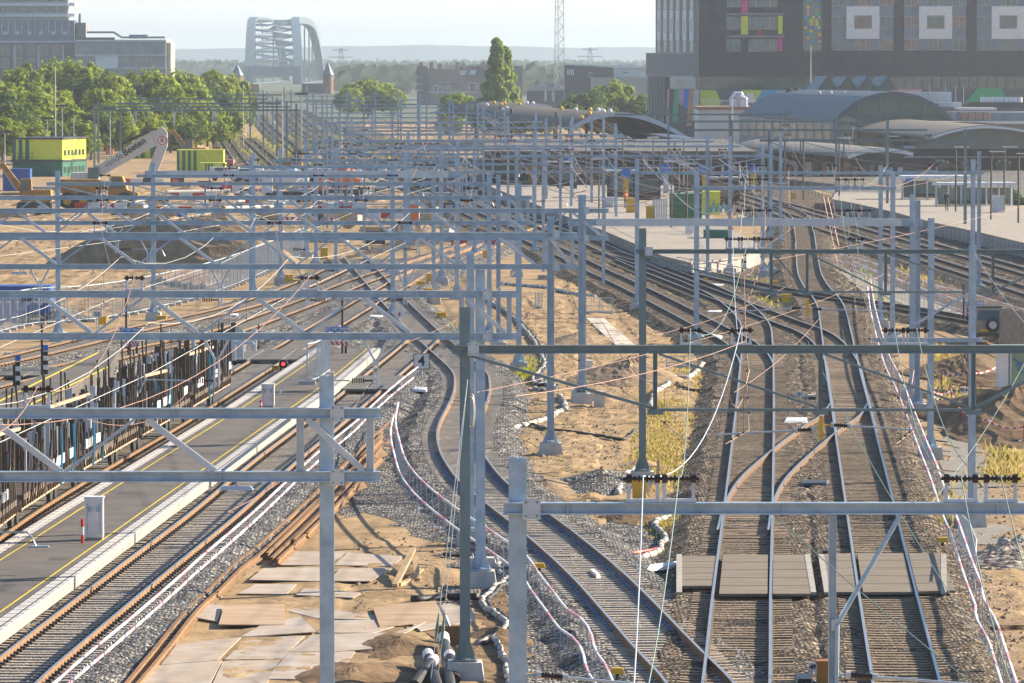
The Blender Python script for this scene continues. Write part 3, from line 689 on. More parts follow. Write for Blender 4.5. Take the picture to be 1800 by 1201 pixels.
# ---------------------------------------------------------------- far background
def pz(v, Y): return WY(900, v, Y).z
def pbox(mb, u0, v0, u1, v1, Y, d):
    x0, x1 = XY(u0, Y), XY(u1, Y); z1, z0 = pz(v0, Y), pz(v1, Y)
    return mb.box(((x0+x1)/2, Y+d/2, (z0+z1)/2), (x1-x0, d, z1-z0))
def pb(u0, v0, u1, v1, Y, d): return pbox(MB(), u0, v0, u1, v1, Y, d)
BRICKD = mat('dark blue grey brick', (.034,.035,.044), rough=.85, c2=(.085,.083,.094), scale=.9, stretch=(1,1,4), bump=.2)
BRICKL = mat('lighter grey brick', (.17,.17,.18), rough=.85, c2=(.27,.265,.27), scale=.9, stretch=(1,1,4))
BRICKR = mat('old red brick', (.22,.115,.08), rough=.9, c2=(.34,.19,.13), scale=1.2, stretch=(1,1,3))
CLAD = mat('grey blue cladding', (.13,.17,.22), rough=.4, c2=(.21,.25,.31), scale=.4)
CLADL = mat('pale grey cladding', (.50,.52,.54), rough=.5, c2=(.62,.63,.64), scale=.5)
ROOFB = mat('brown ribbed roof', (.085,.066,.04), rough=.7, c2=(.14,.112,.075), scale=.6)
ROOFG = mat('grey zinc roof', (.05,.065,.085), rough=.5, c2=(.08,.1,.125), scale=.4)
FOG1 = mat('wooded ridge', (.09,.12,.11), rough=1, c2=(.13,.16,.14), scale=.01)
# hills
def ridge(Y, v0, amp, seed, name, label):
    r_ = random.Random(seed); b = MB(); ph = [r_.uniform(0, 6) for _ in range(6)]; n = 160
    x0, x1 = -.16*Y, .16*Y; prev = None
    for i in range(n+1):
        x = x0+(x1-x0)*i/n; u = 900+x/Y*F
        dv = amp*(math.sin(u*.004+ph[0])+.5*math.sin(u*.011+ph[1])+.25*math.sin(u*.037+ph[2]))+r_.gauss(0, amp*.08)
        z = pz(v0+dv, Y); cur = (Vector((x, Y, GZ)), Vector((x, Y+40, z)), Vector((x, Y+500, z*.8)))
        if prev:
            for k in range(2): b.quad(prev[k], cur[k], cur[k+1], prev[k+1])
        prev = cur
    o = b.build(name, FOG1); tag(o, label, kind='structure')
ridge(12000, 84, 3.0, 3, 'hills', None)
ridge(7500, 114, 2.2, 5, 'hills', None)

# arch bridge -------------------------------------------------------------
BST = mat('bridge steel blue grey', (.09,.135,.18), rough=.5, c2=(.13,.18,.23), scale=.3)
BSL = mat('pale bridge bracing', (.3,.35,.4), rough=.5, c2=(.36,.41,.46), scale=.3)
br = thing('arch_bridge', 'big grey blue steel arch railway bridge fading in the haze beyond the yard', 'bridge', (XY(480, 3000), 3000, -2))
def arch_pt(side, t):
    # t 0..1 along the span; side 0 left rib, 1 right rib
    y0, y1 = 3000, 3415; tb = ((0,438),(.3,443),(.5,452),(.7,480),(1,505)) if side == 0 else ((0,526),(.3,519),(.5,524),(.7,546),(1,566))
    y = y0+(y1-y0)*t
    for (t0, a), (t1, c) in zip(tb, tb[1:]):
        if t0 <= t <= t1: u = a+(c-a)*(t-t0)/(t1-t0)
    z0 = -1.0; rise = 35.5
    return Vector((XY(u, y), y, z0+rise*(1-abs(2*t-1)**3.0)))
for s in (0, 1):
    b = MB(); pts = [arch_pt(s, (i/28)) for i in range(29)]
    for a, c in zip(pts, pts[1:]): b.bar(a, c, 3.6, 4.6, Vector((1, 0, 0)))
    b.build('arch_rib', BST, br)
    for i in (range(3, 27, 2) if s else range(4, 26, 4)):
        p = arch_pt(s, i/28)
        MB().bar(p-Vector((0,0,.9)), Vector((p.x, p.y, -1.0)), .8, .8).build('hanger', BST, br)
    MB().bar(arch_pt(s, 0)-Vector((0,0,.4)), arch_pt(s, 1)-Vector((0,0,.4)), 2, 2.6).build('deck_girder', BST, br)
for f_ in (.2,.36,.5,.62,.73,.83,.91,.97):
    t_ = (1-(1-f_)**(1/3))/2; t2_ = (1-(1-min(.995, f_+.12))**(1/3))/2; i = 0
    a, c = arch_pt(0, t_), arch_pt(1, t_); MB().bar(a, c, 1.15, 1.15).build('cross_strut', BSL, br)
    if i < 24:
        a2, c2 = arch_pt(0, t2_), arch_pt(1, t2_)
        MB().bar(a, c2, 1.15, 1.15).build('lateral_brace', BSL, br); MB().bar(c, a2, 1.15, 1.15).build('lateral_brace', BSL, br)
pbox(MB(), 428, 117, 530, 134, 2996, 2).build('portal_beam', BST, br)
for u in (431, 515): pbox(MB(), u, 130, u+15, 160, 2998, 2).build('portal_leg', BST, br)
def turret(u0, u1, v0, v1, v2, Y, label):
    t = thing('brick_turret', label, 'turret', (XY((u0+u1)/2, Y), Y, GZ)); x = XY((u0+u1)/2, Y); r_ = XY(u1, Y)-x
    MB().tube([(x, Y, GZ), (x, Y, pz(v1, Y))], r_, 12).build('tower_body', BRICKR, t)
    MB().tube([(x, Y, pz(v1, Y)-.2), (x, Y, pz(v0, Y))], [r_*1.25, .08], 12).build('cone_roof', CLAD, t)
    MB().tube([(x, Y, pz(v0, Y)-.1), (x, Y, pz(v0-7, Y))], .12, 5).build('finial', CLAD, t)
turret(408, 427, 113, 132, 165, 1845, 'round brick turret with grey cone roof left of the arch bridge')
turret(568, 586, 110, 131, 165, 1845, 'round brick turret with grey cone roof right of the arch bridge')
ab = thing('bridge_abutment', 'dark brick abutment wall between the bridge and its right turret', 'abutment', (XY(560, 1850), 1850, GZ))
pbox(MB(), 531, 147, 586, 178, 1850, 6).build('wall', mat('sooty brick', (.12,.1,.09), rough=.9, c2=(.2,.16,.14), scale=1), ab)
pbox(MB(), 576, 147, 587, 160, 1848, 1).build('brick_pier', BRICKR, ab)
ab2 = thing('bridge_abutment', 'brick abutment at the left foot of the arch bridge', 'abutment', (XY(440, 1850), 1850, GZ))
pbox(MB(), 428, 148, 456, 178, 1850, 6).build('wall', BRICKR, ab2)

em = MB(); Y = 1900
em.hexa([WY(330,178,1800), WY(640,178,1800), WY(640,176,1990), WY(330,176,1990), WY(345,163,1850), WY(625,163,1850), WY(625,160,1930), WY(345,160,1930)]); struct('embankment', em, mat('scrubby embankment', (.035,.05,.02), rough=.95, c2=(.09,.10,.045), scale=.25))
# lattice mast ------------------------------------------------------------
lm = thing('lattice_mast', 'tall slim steel lattice radio mast rising out of the picture', 'mast', (XY(983, 1600), 1600, GZ))
Y = 1600; b = MB(); x0, x1 = XY(974.5, Y), XY(992, Y); wd = x1-x0; zt = 36
LG = mat('mast steel', (.42,.44,.45), rough=.5, metal=.3)
for dx, dy in ((0,0),(1,0),(.35,1)):
    MB().bar((x0+wd*dx, Y+dy*wd, GZ), (x0+wd*(.1+dx*.8), Y+dy*wd, zt), .16, .16).build('mast_leg', LG, lm)
k = 0; z = 5.0
while z < zt:
    h = 1.75
    def q(dx, dy, zz): return Vector((x0+wd*(dx+(.1-.2*dx)*(zz/zt)), Y+dy*wd, zz))
    for (a, c) in (((0,0),(1,0)), ((0,0),(.35,1)), ((.35,1),(1,0))):
        p1, p2 = (a, c) if k % 2 else (c, a)
        b.bar(q(*p1, z), q(*p2, z+h), .09, .09); b.bar(q(*a, z), q(*c, z), .07, .07)
    z += h; k += 1
b.build('lattice_bracing', LG, lm)
# far pylons
for u, vt, vb, lab in ((600, 84, 140, 'faint far power pylon between the bridge turret and the pale block'), (721, 108, 150, 'small faint power pylon left of the brown brick house'), (1037, 83, 130, 'faint far power pylon right of the lattice mast')):
    Y = 3600; p = thing('power_pylon', lab, 'pylon', (XY(u, Y), Y, GZ), 'far power pylons'); x = XY(u, Y); zt = pz(vt, Y); m = MB()
    for s in (-1, 1): m.bar((x+s*3, Y, GZ), (x+s*.5, Y, zt), .5, .5)
    for zz, ww in ((zt-1.5, 5), (zt-6, 8)): m.bar((x-ww, Y, zz), (x+ww, Y, zz), .5, .6)
    for i in range(4):
        zz = GZ+(zt-GZ)*i/4; w1 = 3-2.5*i/4; w2 = 3-2.5*(i+1)/4
        m.bar((x-w1, Y, zz), (x+w2, Y, zz+(zt-GZ)/4), .35, .35); m.bar((x+w1, Y, zz), (x-w2, Y, zz+(zt-GZ)/4), .35, .35)
    m.build('lattice_frame', LG, p)
fb = thing('apartment_block', 'pale flat block fading in the haze right of the bridge', 'building', (XY(638, 3000), 3000, GZ))
pb(612, 119, 658, 150, 3000, 40).build('wall', CLADL, fb)
for k in range(3): pb(656, 121+k*8, 668, 124+k*8, 2990, 20).build('balcony', WHITE, fb)
fb = thing('low_warehouse', 'low pale sheds in the haze left of the brown brick house', 'building', (XY(700, 2600), 2600, GZ))
pb(683, 146, 704, 160, 2600, 30).build('wall', WHITE, fb)

# left apartment building ---------------------------------------------------
def windows(root, us, vs, Y, fr=CLADL, gl=GLASS, proud=.12):
    for v0, v1 in vs:
        for u0, u1 in us:
            o = pb(u0, v0, u1, v1, Y-proud, .1).build('window', fr, root)
            p = pb(u0+.8, v0+.8, u1-.8, v1-.8, Y-proud-.03, .03).build('pane', gl, o)
Y = 1450
A = thing('apartment_building', 'brick and zinc apartment block behind the trees at the far left', 'building', (XY(60, Y), Y, GZ))
BRB = mat('mottled brick', (.13,.13,.145), rough=.9, c2=(.28,.26,.27), scale=1.4, stretch=(1,1,3))
pb(-160, 74, 131, 250, Y, 22).build('wall', BRB, A)
cl = pb(-160, 36, 132, 72, Y-.2, 22.4).build('zinc_storey', CLAD, A)
b = MB()
for k in range(24): pbox(b, -150+k*11.8, 37, -149+k*11.8+.4, 60, Y-.4, .18)
b.build('seam', CLADL, cl)
pb(-160, 72, 132, 75, Y-.6, 22).build('cornice', CLADL, A)
for k in range(7):
    o = pb(-14+k*21, 55.5, -7+k*21, 61, Y-.5, .3).build('skylight', CLADL, A); pb(-13.2+k*21, 56, -7.8+k*21, 59.5, Y-.56, .05).build('pane', flat('bright glass', (.6,.68,.75), .1), o)
windows(A, [(5+k*22.5, 17+k*22.5) for k in range(5)]+[(-40,-25),(-18,-4)], ((79, 97), (103, 119)), Y)
for k in (25, 67, 110): pb(k, 80, k+3.5, 119, Y-.25, .2).build('blind_panel', CLADL, A)
TW = thing('terraced_tower', 'taller block with pale rounded terrace bands behind the zinc storey', 'building', (XY(40, Y+30), Y+30, GZ))
pb(-160, -70, 121, 100, Y+30, 20).build('wall', mat('tower glass wall', (.2,.24,.27), rough=.3, c2=(.36,.4,.42), scale=.35), TW)
for v in (-14, 5, 24):
    bb = MB(); Yb = Y+28; x1 = XY(134, Yb); x0 = XY(-160, Yb); z1, z0 = pz(v, Yb), pz(v+5.5, Yb)
    bb.box(((x0+x1)/2-1, Yb+9, (z0+z1)/2), (x1-x0-2, 18, z1-z0)); bb.build('terrace_band', CLADL, TW)
    MB().tube([(x1-2, Yb+3.5, z0), (x1-2, Yb+3.5, z1)], 2.6, 14).build('rounded_corner', CLADL, TW)
for v in (0, 19): windows(TW, [(-30+k*19, -14+k*19) for k in range(8)], ((v-8, v+3),), Y+29.9)
pb(139, 24, 143, 40, Y+4, 2).build('chimney', CLAD, TW)
B = thing('glass_apartment_wing', 'lower flat roofed wing with glazed balconies right of the zinc block', 'building', (XY(210, Y-4), Y-4, GZ))
pb(132, 72, 293, 250, Y-4, 20).build('wall', mat('wing wall', (.2,.2,.21), rough=.8, c2=(.28,.27,.27), scale=1), B)
pb(133, 70, 293, 74, Y-4.6, 21).build('roof_edge', CLADL, B)
GLW = mat('pale reflecting glass', (.07,.12,.16), rough=.12, c2=(.2,.27,.31), scale=.35, spec=.8)
for v0, v1 in ((76, 96), (99, 119), (122, 136)):
    for k, (a, c) in enumerate(((132,153),(154,169),(170,184),(185,207),(208,231),(232,254),(255,278),(279,292))):
        if v0 == 99 and k in (2, 3): continue
        o = pb(a, v0, c, v1, Y-4.5, .4).build('window', CLADL, B); pb(a+.7, v0+.7, c-.7, v1-.5, Y-4.56, .05).build('pane', GLW, o)
    pb(132, v1, 293, v1+2.5, Y-5.2, 1.1).build('floor_slab', CLADL, B)
pb(169, 98, 208, 119, Y-4.8, .3).build('white_screen', WHITE, B)
pb(293.2, 75, 301, 250, Y-3, 18).build('end_wall', mat('tan brick', (.42,.36,.27), rough=.9, c2=(.5,.44,.34), scale=1), B)  # sunlit yellow tone of the end wall put into the brick colour
pb(135, 40, 152, 71, Y+2, 8).build('stair_tower', BRB, B)
dk = MB(); pts = [WY(u, v, Y-1) for u, v in ((153,57),(200,57),(214,66),(290,66))]
for a, c in zip(pts, pts[1:]): dk.bar(a, c, 1.2, .5)
dk.build('roof_duct', CLAD, B); pb(140, 66, 202, 70, Y-2, 3).build('roof_plant', DARKM, B); pb(228, 61, 260, 68, Y-2, 3).build('roof_plant', CLAD, B)

# brown brick house, right of the centre -------------------------------------
Y = 1700; hb = thing('brick_house', 'brown brick house with slanted roof and skylights left of the poplar', 'house', (XY(830, Y), Y, GZ))
BRN = mat('brown brick', (.26,.2,.17), rough=.9, c2=(.36,.28,.24), scale=1.2, stretch=(1,1,3))
pb(733, 117, 752, 190, Y-2, 14).build('wall', mat('dark gable wall', (.11,.1,.1), rough=.9, c2=(.17,.15,.15), scale=1), hb)
g_ = MB(); Yw = Y-1; g_.prism([WY(u, v, Yw) for u, v in ((753,190),(753,121),(806,121),(822,162),(918,162),(918,190))], (0, 12, 0)); g_.build('wall', BRN, hb)
rf = MB(); rf.hexa([WY(821.5,161.5,Yw-.3), WY(918,161.5,Yw-.3), WY(918,118,Yw+7), WY(805,118,Yw+7), WY(821.5,160,Yw-.3), WY(918,160,Yw-.3), WY(918,116.5,Yw+7), WY(805,116.5,Yw+7)]); ro = rf.build('roof', mat('brown tile roof', (.17,.12,.1), rough=.8, c2=(.23,.17,.14), scale=2), hb)
for u in (807, 824):
    o = MB().hexa([WY(u,132,Yw+3.9), WY(u+11,132,Yw+3.9), WY(u+14,124,Yw+5.2), WY(u+3,124,Yw+5.2), WY(u,131.4,Yw+3.6), WY(u+11,131.4,Yw+3.6), WY(u+14,123.4,Yw+4.9), WY(u+3,123.4,Yw+4.9)]).build('skylight', flat('bright glass', (.6,.68,.75), .1), ro)
for u, v in ((737,109),(755,109),(770,112),(800,109),(812,112),(846,109)): pb(u, v, u+7, 122, Y+3, 2).build('chimney', BRN, hb)
for u0, u1, v0, v1 in ((824,838,146,161),(841,848,146,161),(762,770,150,166),(741,748,140,152)):
    o = pb(u0, v0, u1, v1, Yw-.15, .12).build('window', WHITE, hb); pb(u0+1.5, v0+1, u1-1.5, v1-1, Yw-.2, .05).build('pane', GLASS, o)
gt = MB()
for k in range(9):                                            # loose spray paint scribble
    u = 764+k*3.2; gt.tube([WY(u, 156+rnd.uniform(-3,3), Yw-.06), WY(u+3, 149+rnd.uniform(-3,3), Yw-.06), WY(u+5, 156+rnd.uniform(-3,4), Yw-.06)], .12, 4)
gt.build('graffiti', WHITE, hb); gt = MB()
for k in range(6):
    u = 776+k*4; gt.tube([WY(u, 147+rnd.uniform(-2,2), Yw-.06), WY(u+4, 151+rnd.uniform(-3,3), Yw-.06)], .14, 4)
gt.build('graffiti', RED, hb)
pb(752, 161, 822, 163.5, Yw-.4, .4).build('ledge', CLADL, hb)
for v in (135, 147, 158): pb(728, v, 742, v+2, Y-3.5, 2).build('balcony', CLADL, hb)
# dark houses and flat building right of the lattice mast
Y = 1600; h2 = thing('dark_house', 'low dark house with pitched roof and chimneys left of the green bushes', 'house', (XY(960, Y), Y, GZ))
pb(926, 160, 1004, 200, Y, 10).build('wall', BRICKD, h2)
MB().hexa([WY(924,161,Y-.4), WY(1006,161,Y-.4), WY(1006,146,Y+5), WY(941,146,Y+5), WY(924,159.5,Y-.4), WY(1006,159.5,Y-.4), WY(1006,144.5,Y+5), WY(941,144.5,Y+5)]).build('roof', mat('slate roof', (.06,.07,.085), rough=.6, c2=(.1,.11,.125), scale=1), h2)
for u in (942, 983, 989): pb(u, 140, u+5, 150, Y+4, 1).build('chimney', BRICKR, h2)
for u in (957, 970): pb(u, 157, u+4, 178, Y-.3, .2).build('downpipe', CLADL, h2)
Y = 1500; h3 = thing('office_building', 'dark brick and white office with sloping roof edge behind the bushes', 'building', (XY(1065, Y), Y, GZ))
MB().prism([WY(u, v, Y) for u, v in ((993,200),(993,114),(1078,119),(1078,200))], (0, 14, 0)).build('wall', BRICKD, h3)
MB().prism([WY(u, v, Y-.3) for u, v in ((993,114.5),(993,111.5),(1140,117.5),(1140,120.5))], (0, 15, 0)).build('roof_edge', WHITE, h3)
pb(1078.2, 120.5, 1140, 136, Y+.3, 13).build('wall', CLADL, h3); pb(1038, 136.2, 1140, 200, Y-1, 14).build('wall', mat('tan wall', (.36,.31,.27), rough=.9, c2=(.43,.38,.33), scale=.6), h3)
for k in range(4): pb(997+k*3.4, 122, 999+k*3.4, 132, Y-.12, .1).build('window', WHITE, h3)
for u0, u1, v0, v1 in ((1035,1041,127,136),(1095,1105,126,129)):
    o = pb(u0, v0, u1, v1, Y-.12+ (0.3 if u0>1050 else 0), .1).build('window', CLADL, h3); pb(u0+.8, v0+.8, u1-.8, v1-.8, Y-.16+(0.3 if u0>1050 else 0), .04).build('pane', GLASS, o)
for u, w_, v in ((1085,8,110),(1098,12,111),(1115,6,106),(1121,6,110),(1036,4,108)): pb(u, v, u+w_, 118, Y+5, 2).build('roof_plant', CLADL, h3)

# hotel tower ----------------------------------------------------------------
Y = 950; ho = thing('tower_block', 'big dark brick tower with coloured panels filling the upper right', 'building', (XY(1228, Y), Y, GZ))
pb(1228, -75, 2050, 134.5, Y, 30).build('wall', BRICKD, ho)
pb(1228, 134.7, 2050, 156.5, Y+.6, 28).build('glass_storey', GLASS, ho)
pb(1229, 156.7, 2050, 245, Y+.2, 28).build('ground_storey', mat('dark panel wall', (.05,.06,.07), rough=.4, c2=(.1,.11,.13), scale=.4), ho)
b = MB()
for k in range(36): pbox(b, 1232+k*16.2, 135, 1233.2+k*16.2, 156, Y+.4, .15)
pbox(b, 1229, 145, 2040, 145.8, Y+.35, .2); b.build('mullions', DARKM, ho)
# left face turns away from the viewer
def LP(t, v, Y1=976, u1=1155, out=0.0):
    p0, p1 = Vector((XY(1228, Y), Y, 0)), Vector((XY(u1, Y1), Y1, 0)); p = p0.lerp(p1, t)
    n = Vector((-(p1-p0).y, (p1-p0).x, 0)).normalized(); p += n*(-out if n.y > 0 else out)
    return Vector((p.x, p.y, H-(v-100)*p.y/F))
def lface(t0, t1, v0, v1, th=.2, **k):
    a = [LP(t0, v1, **k), LP(t1, v1, **k), LP(t1, v0, **k), LP(t0, v0, **k)]; k2 = dict(k); k2['out'] = k.get('out', 0)+th
    c = [LP(t0, v1, **k2), LP(t1, v1, **k2), LP(t1, v0, **k2), LP(t0, v0, **k2)]
    return MB().hexa(a+c)
lface(0, 1, -75, 93, th=.3).build('side_wall', BRICKL, ho)  # paler brick on this turned face: its sky light is put into the colour
pl = dict(Y1=981, u1=1140)
lface(0, 1, 93.3, 134, th=.5, **pl).build('podium_wall', BRICKL, ho); lface(.02, 1, 134.3, 245, th=.2, **pl).build('podium_wall', BRICKD, ho)
lface(.02, .52, 135, 156, th=.4, **pl).build('window', GLW, ho)
for k in range(7): lface(.62+k*.05, .645+k*.05, 134.5, 216, th=.55, **pl).build('fin', BRICKL, ho)
for k, u in enumerate((1162,1173,1184,1195,1207,1219)):
    t = (1228-u)/73.; w_ = .042
    o = lface(t-w_, t+w_, -60, 17.5, th=.06, out=.3).build('window', CLADL, ho); lface(t-w_*.8, t+w_*.8, -59, 16.5, th=.03, out=.37).build('pane', GLASS, o)
    o = lface(t-w_, t+w_, 73, 92, th=.06, out=.3).build('window', CLADL, ho); lface(t-w_*.8, t+w_*.8, 74, 91.5, th=.03, out=.37).build('pane', GLASS, o)
    o = lface(t-w_, t+w_, 18, 72.5, th=.14, out=.3).build('white_panel', WHITE, ho); lface(t-w_*.25, t+w_*.25, 34, 58, th=.03, out=.45).build('slit_window', GLASS, o)
PINK = flat('pink panel', (.72,.36,.38), .5); MAG = flat('magenta panel', (.62,.06,.25), .5); GRN = flat('bright green panel', (.02,.42,.16), .5); CYAN = flat('cyan panel', (.03,.42,.66), .5)
LIL = flat('lilac panel', (.55,.3,.5), .5); ORG = flat('tan orange panel', (.6,.29,.12), .5); GRY = flat('light grey panel', (.5,.54,.58), .5)
def ppoly(name, pts, Y_, m, root, th=.12): return MB().prism([WY(u, v, Y_) for u, v in pts], (0, th, 0)).build(name, m, root)
for pts, m in (([(1173,157),(1177,157),(1174,215),(1172,200)],PINK), ([(1177,157),(1185.5,157),(1181.5,215),(1174,215)],DARKM), ([(1185.5,157),(1194,157),(1190.5,216),(1181.5,216)],GRN), ([(1194,157),(1202.5,157),(1200,187),(1192,180)],LIL), ([(1202.5,157),(1212,157),(1208.5,193),(1201,186)],BLUE), ([(1212,157),(1220,157),(1216,222),(1206,222),(1209,193)],ORG), ([(1220,157),(1229,157),(1227,212),(1217,212)],GRY)):
    ppoly('coloured_panel', pts, Y-2.2, m, ho)
for pts, m in (([(1230,158.5),(1258,158.5),(1268,180),(1262,190),(1230,190)],LIME), ([(1304,158.5),(1341,158.5),(1327,180),(1302,180)],LIME), ([(1342,158.5),(1396,158.5),(1396,180),(1328,180)],CYAN), ([(1567,156.8),(1622,156.8),(1614,166),(1590,170),(1567,164)],PINK), ([(1720,154.5),(1760,154.5),(1769,172),(1769,179),(1699,179)],GRN)):
    ppoly('coloured_panel', pts, Y-.1, m, ho)
def win(u0, v0, u1, v1, n=2, gl=GLASS, fr=CLADL, Yw=Y):
    o = pb(u0, v0, u1, v1, Yw-.22, .2).build('window', fr, ho); b = MB(); w_ = (u1-u0)/n
    for k in range(n): pbox(b, u0+w_*k+.5, v0+.6, u0+w_*(k+1)-.4, v1-.6, Yw-.26, .035)
    b.build('panes', gl, o)
GLT = mat('teal tinted glass', (.02,.06,.075), rough=.12, c2=(.06,.16,.19), scale=.5, spec=.8)
GLP = mat('curtained glass', (.12,.08,.07), rough=.15, c2=(.3,.2,.17), scale=.7, spec=.6)
for v0, v1 in ((-55,-27),(-10,12.5),(30,52),(70,90.5)):
    win(1277, v0, 1301, v1, 2, GLT); win(1316, v0, 1340, v1, 2, GLT if v0 % 20 else GLP); win(1341, v0, 1365.5, v1, 2)
for v in (-16, 23, 62): pb(1276, v, 1378, v+4, Y-.35, .3).build('floor_band', BRICKL, ho)
for u0, u1, v0, v1, m in ((1302,1314.5,-10,22.5,MAG),(1302,1314.5,28.5,61,LIME),(1367,1375,28,60,LIME),(1367,1375,67,90,MAG),(1330,1340,53,61,flat('dark red panel', (.3,.03,.04), .5))): pb(u0, v0, u1, v1, Y-.3, .25).build('coloured_panel', m, ho)
st = pb(1411, -75, 1443, 90, Y-.25, .2).build('stair_glazing', GLASS, ho); r_ = random.Random(4)
for mm in (CYAN, LIME, PINK, GRN, YELLOW, BLUE):
    for k in range(7):
        u = 1412+r_.randrange(0, 6)*5; v = -20+r_.randrange(0, 18)*6; pb(u, v, u+4.3*(1+r_.random()*.6), v+5.2, Y-.3-.004*len(mm.name)-.0007*k, .03).build('coloured_pane', mm, st)
for k in range(4):
    o_ = 1461+127.5*k
    pb(o_, -75, o_+108.5, 89, Y-.12, .1).build('bay_cladding', CLAD, ho)
    for v0, v1 in ((-50,-28),(-10,10),(29,50),(68,88)):
        win(o_+.5, v0, o_+24.5, v1, 2, GLT if (k+int(v0)) % 3 else GLP); win(o_+84, v0, o_+108, v1, 2, GLP if (k+int(v0)) % 2 == 0 else GLT)
        if v0 not in (29,): win(o_+41, v0, o_+69, v1, 3, GLP if k == 0 else GLASS)
    f = pb(o_+26, 11, o_+84, 68.5, Y-.55, .4).build('white_frame', WHITE, ho)
    w1 = pb(o_+40, 27.5, o_+70.5, 50.5, Y-.62, .06).build('window', CLAD, f)
    pb(o_+41.5, 29, o_+69, 49, Y-.66, .03).build('pane', GLP if k == 0 else GLASS, f)
# ---------------------------------------------------------------- station: halls, canopies, platforms
PLAT = mat('pale platform paving', (.25,.215,.175), rough=.9, c2=(.38,.33,.275), scale=1.2)
def vault(root, name, Yf, prof_px, ext, th, m, rib=None, ribm=None):
    """curved roof: an arch of photo points at distance Yf pushed back along ext"""
    P_ = [WY(u, v, Yf) for u, v in prof_px]; ext = Vector(ext); b = MB(); n = len(P_)
    up = Vector((0, 0, th))
    for a, c in zip(P_, P_[1:]): b.hexa([a, c, c+ext, a+ext, a+up, c+up, c+ext+up, a+ext+up])
    o = b.build(name, m, root)
    return o, P_
def arc(u0, v0, um, vm, u1, v1, n=18):
    # parabola-like arc through three points
    out = []
    for i in range(n+1):
        t = i/n; out.append((((1-t)**2*u0+2*t*(1-t)*(2*um-.5*(u0+u1))+t*t*u1), ((1-t)**2*v0+2*t*(1-t)*(2*vm-.5*(v0+v1))+t*t*v1)))
    return out
hl = thing('station_hall', 'barrel roofed station hall with a big green glass gable', 'building', (XY(1570, 790), 790, GZ))
AP = [(1464,214),(1480,200),(1505,181),(1525,172),(1548,166.5),(1568,164.5),(1588,165.5),(1615,171),(1640,183),(1660,198),(1676,213)]
ext = (-10.5, 62, 0)
vault(hl, 'vault_roof', 790, AP, ext, .25, ROOFG)
GG = mat('green reflecting glass', (.02,.055,.055), rough=.2, c2=(.14,.19,.14), scale=.1, spec=.4)
MB().prism([WY(u, v+1.5, 790.6) for u, v in [(1464,262)]+AP+[(1676,262)]], (0, .1, 0)).build('glass_gable', GG, hl)
MB().prism([WY(u, v, 790.45) for u, v in ((1473,262),(1473,207),(1490,204),(1512,212),(1540,224),(1560,236),(1575,262))], (0,.06,0)).build('reflecting_panes', mat('beige reflecting glass', (.26,.27,.18), rough=.25, c2=(.36,.36,.25), scale=.4), hl)  # beige reflection in the gable glass, painted as a coloured sheet
b = MB()
for a, c in zip(AP, AP[1:]): b.bar(WY(a[0], a[1]+1.5, 790), WY(c[0], c[1]+1.5, 790), .5, .5)
b.build('gable_rim', ROOFG, hl); b = MB()
for u, vt in ((1472,208),(1509,181),(1547,168),(1587,167),(1625,176),(1660,200)): b.bar(WY(u, vt, 790.2), WY(u, 262, 790.2), .22, .22)
for v in (184, 201, 216, 230): 
    us = [a[0] for a in AP if a[1] < v]; b.bar(WY(min(us)-2 if v < 205 else 1465, v, 790.25), WY(max(us)+3 if v < 205 else 1676, v, 790.25), .2, .2)
b.build('mullions', flat('teal frame', (.10,.17,.19), .5), hl)
q0 = WY(1464, 214, 790); q1 = q0+Vector(ext); sw = MB(); zb = -.5
sw.hexa([Vector((q0.x,q0.y,zb)), Vector((q1.x,q1.y,zb)), Vector((q1.x+.3,q1.y,zb)), Vector((q0.x+.3,q0.y,zb)), q0-Vector((0,0,.1)), q1-Vector((0,0,.1)), q1+Vector((.3,0,-.1)), q0+Vector((.3,0,-.1))]); sw.build('side_wall', CLAD, hl)
for k in range(11):
    t0, t1 = .02+k*.088, .075+k*.088; a, c = q0.lerp(q1, t0), q0.lerp(q1, t1); z1, z0 = q0.z-.5, q0.z-2.6; of = Vector((-.06, 0, 0))
    o = MB().hexa([Vector((a.x-.1,a.y,z0)), Vector((c.x-.1,c.y,z0)), Vector((c.x,c.y,z0)), Vector((a.x,a.y,z0)), Vector((a.x-.1,a.y,z1)), Vector((c.x-.1,c.y,z1)), Vector((c.x,c.y,z1)), Vector((a.x,a.y,z1))]).build('window', mat('warm reflecting pane', (.25,.2,.12), rough=.15, c2=(.6,.52,.35), scale=1.5), hl)
for k in range(4):                                    # saw tooth roof lights
    u = 1437+k*35; Yk = 846-k*3
    o = MB().prism([WY(u, 158, Yk), WY(u+19, 134.5, Yk), WY(u+30+ (8 if k == 3 else 0), 158, Yk)], (-1.5, 5, 0)).build('roof_light', GG, hl)
    MB().bar(WY(u, 158, Yk-.1), WY(u+19, 134, Yk-.1), .8, .25).build('roof_light_rim', ROOFG, o); MB().bar(WY(u+19, 134, Yk-.1), WY(u+32, 158, Yk-.1), .3, .25).build('roof_light_rim', ROOFG, o)
for u in (1386, 1400): MB().tube([WY(u, 165, 845), WY(u, 155, 845)], .45, 8).build('roof_vent', DARKM, hl)
for i, u in enumerate((1440,1460,1484,1506,1528)): MB().sphere(WY(u, 163.5-i*.1, 812), .28, 8, 5).build('roof_vent', GRY, hl)
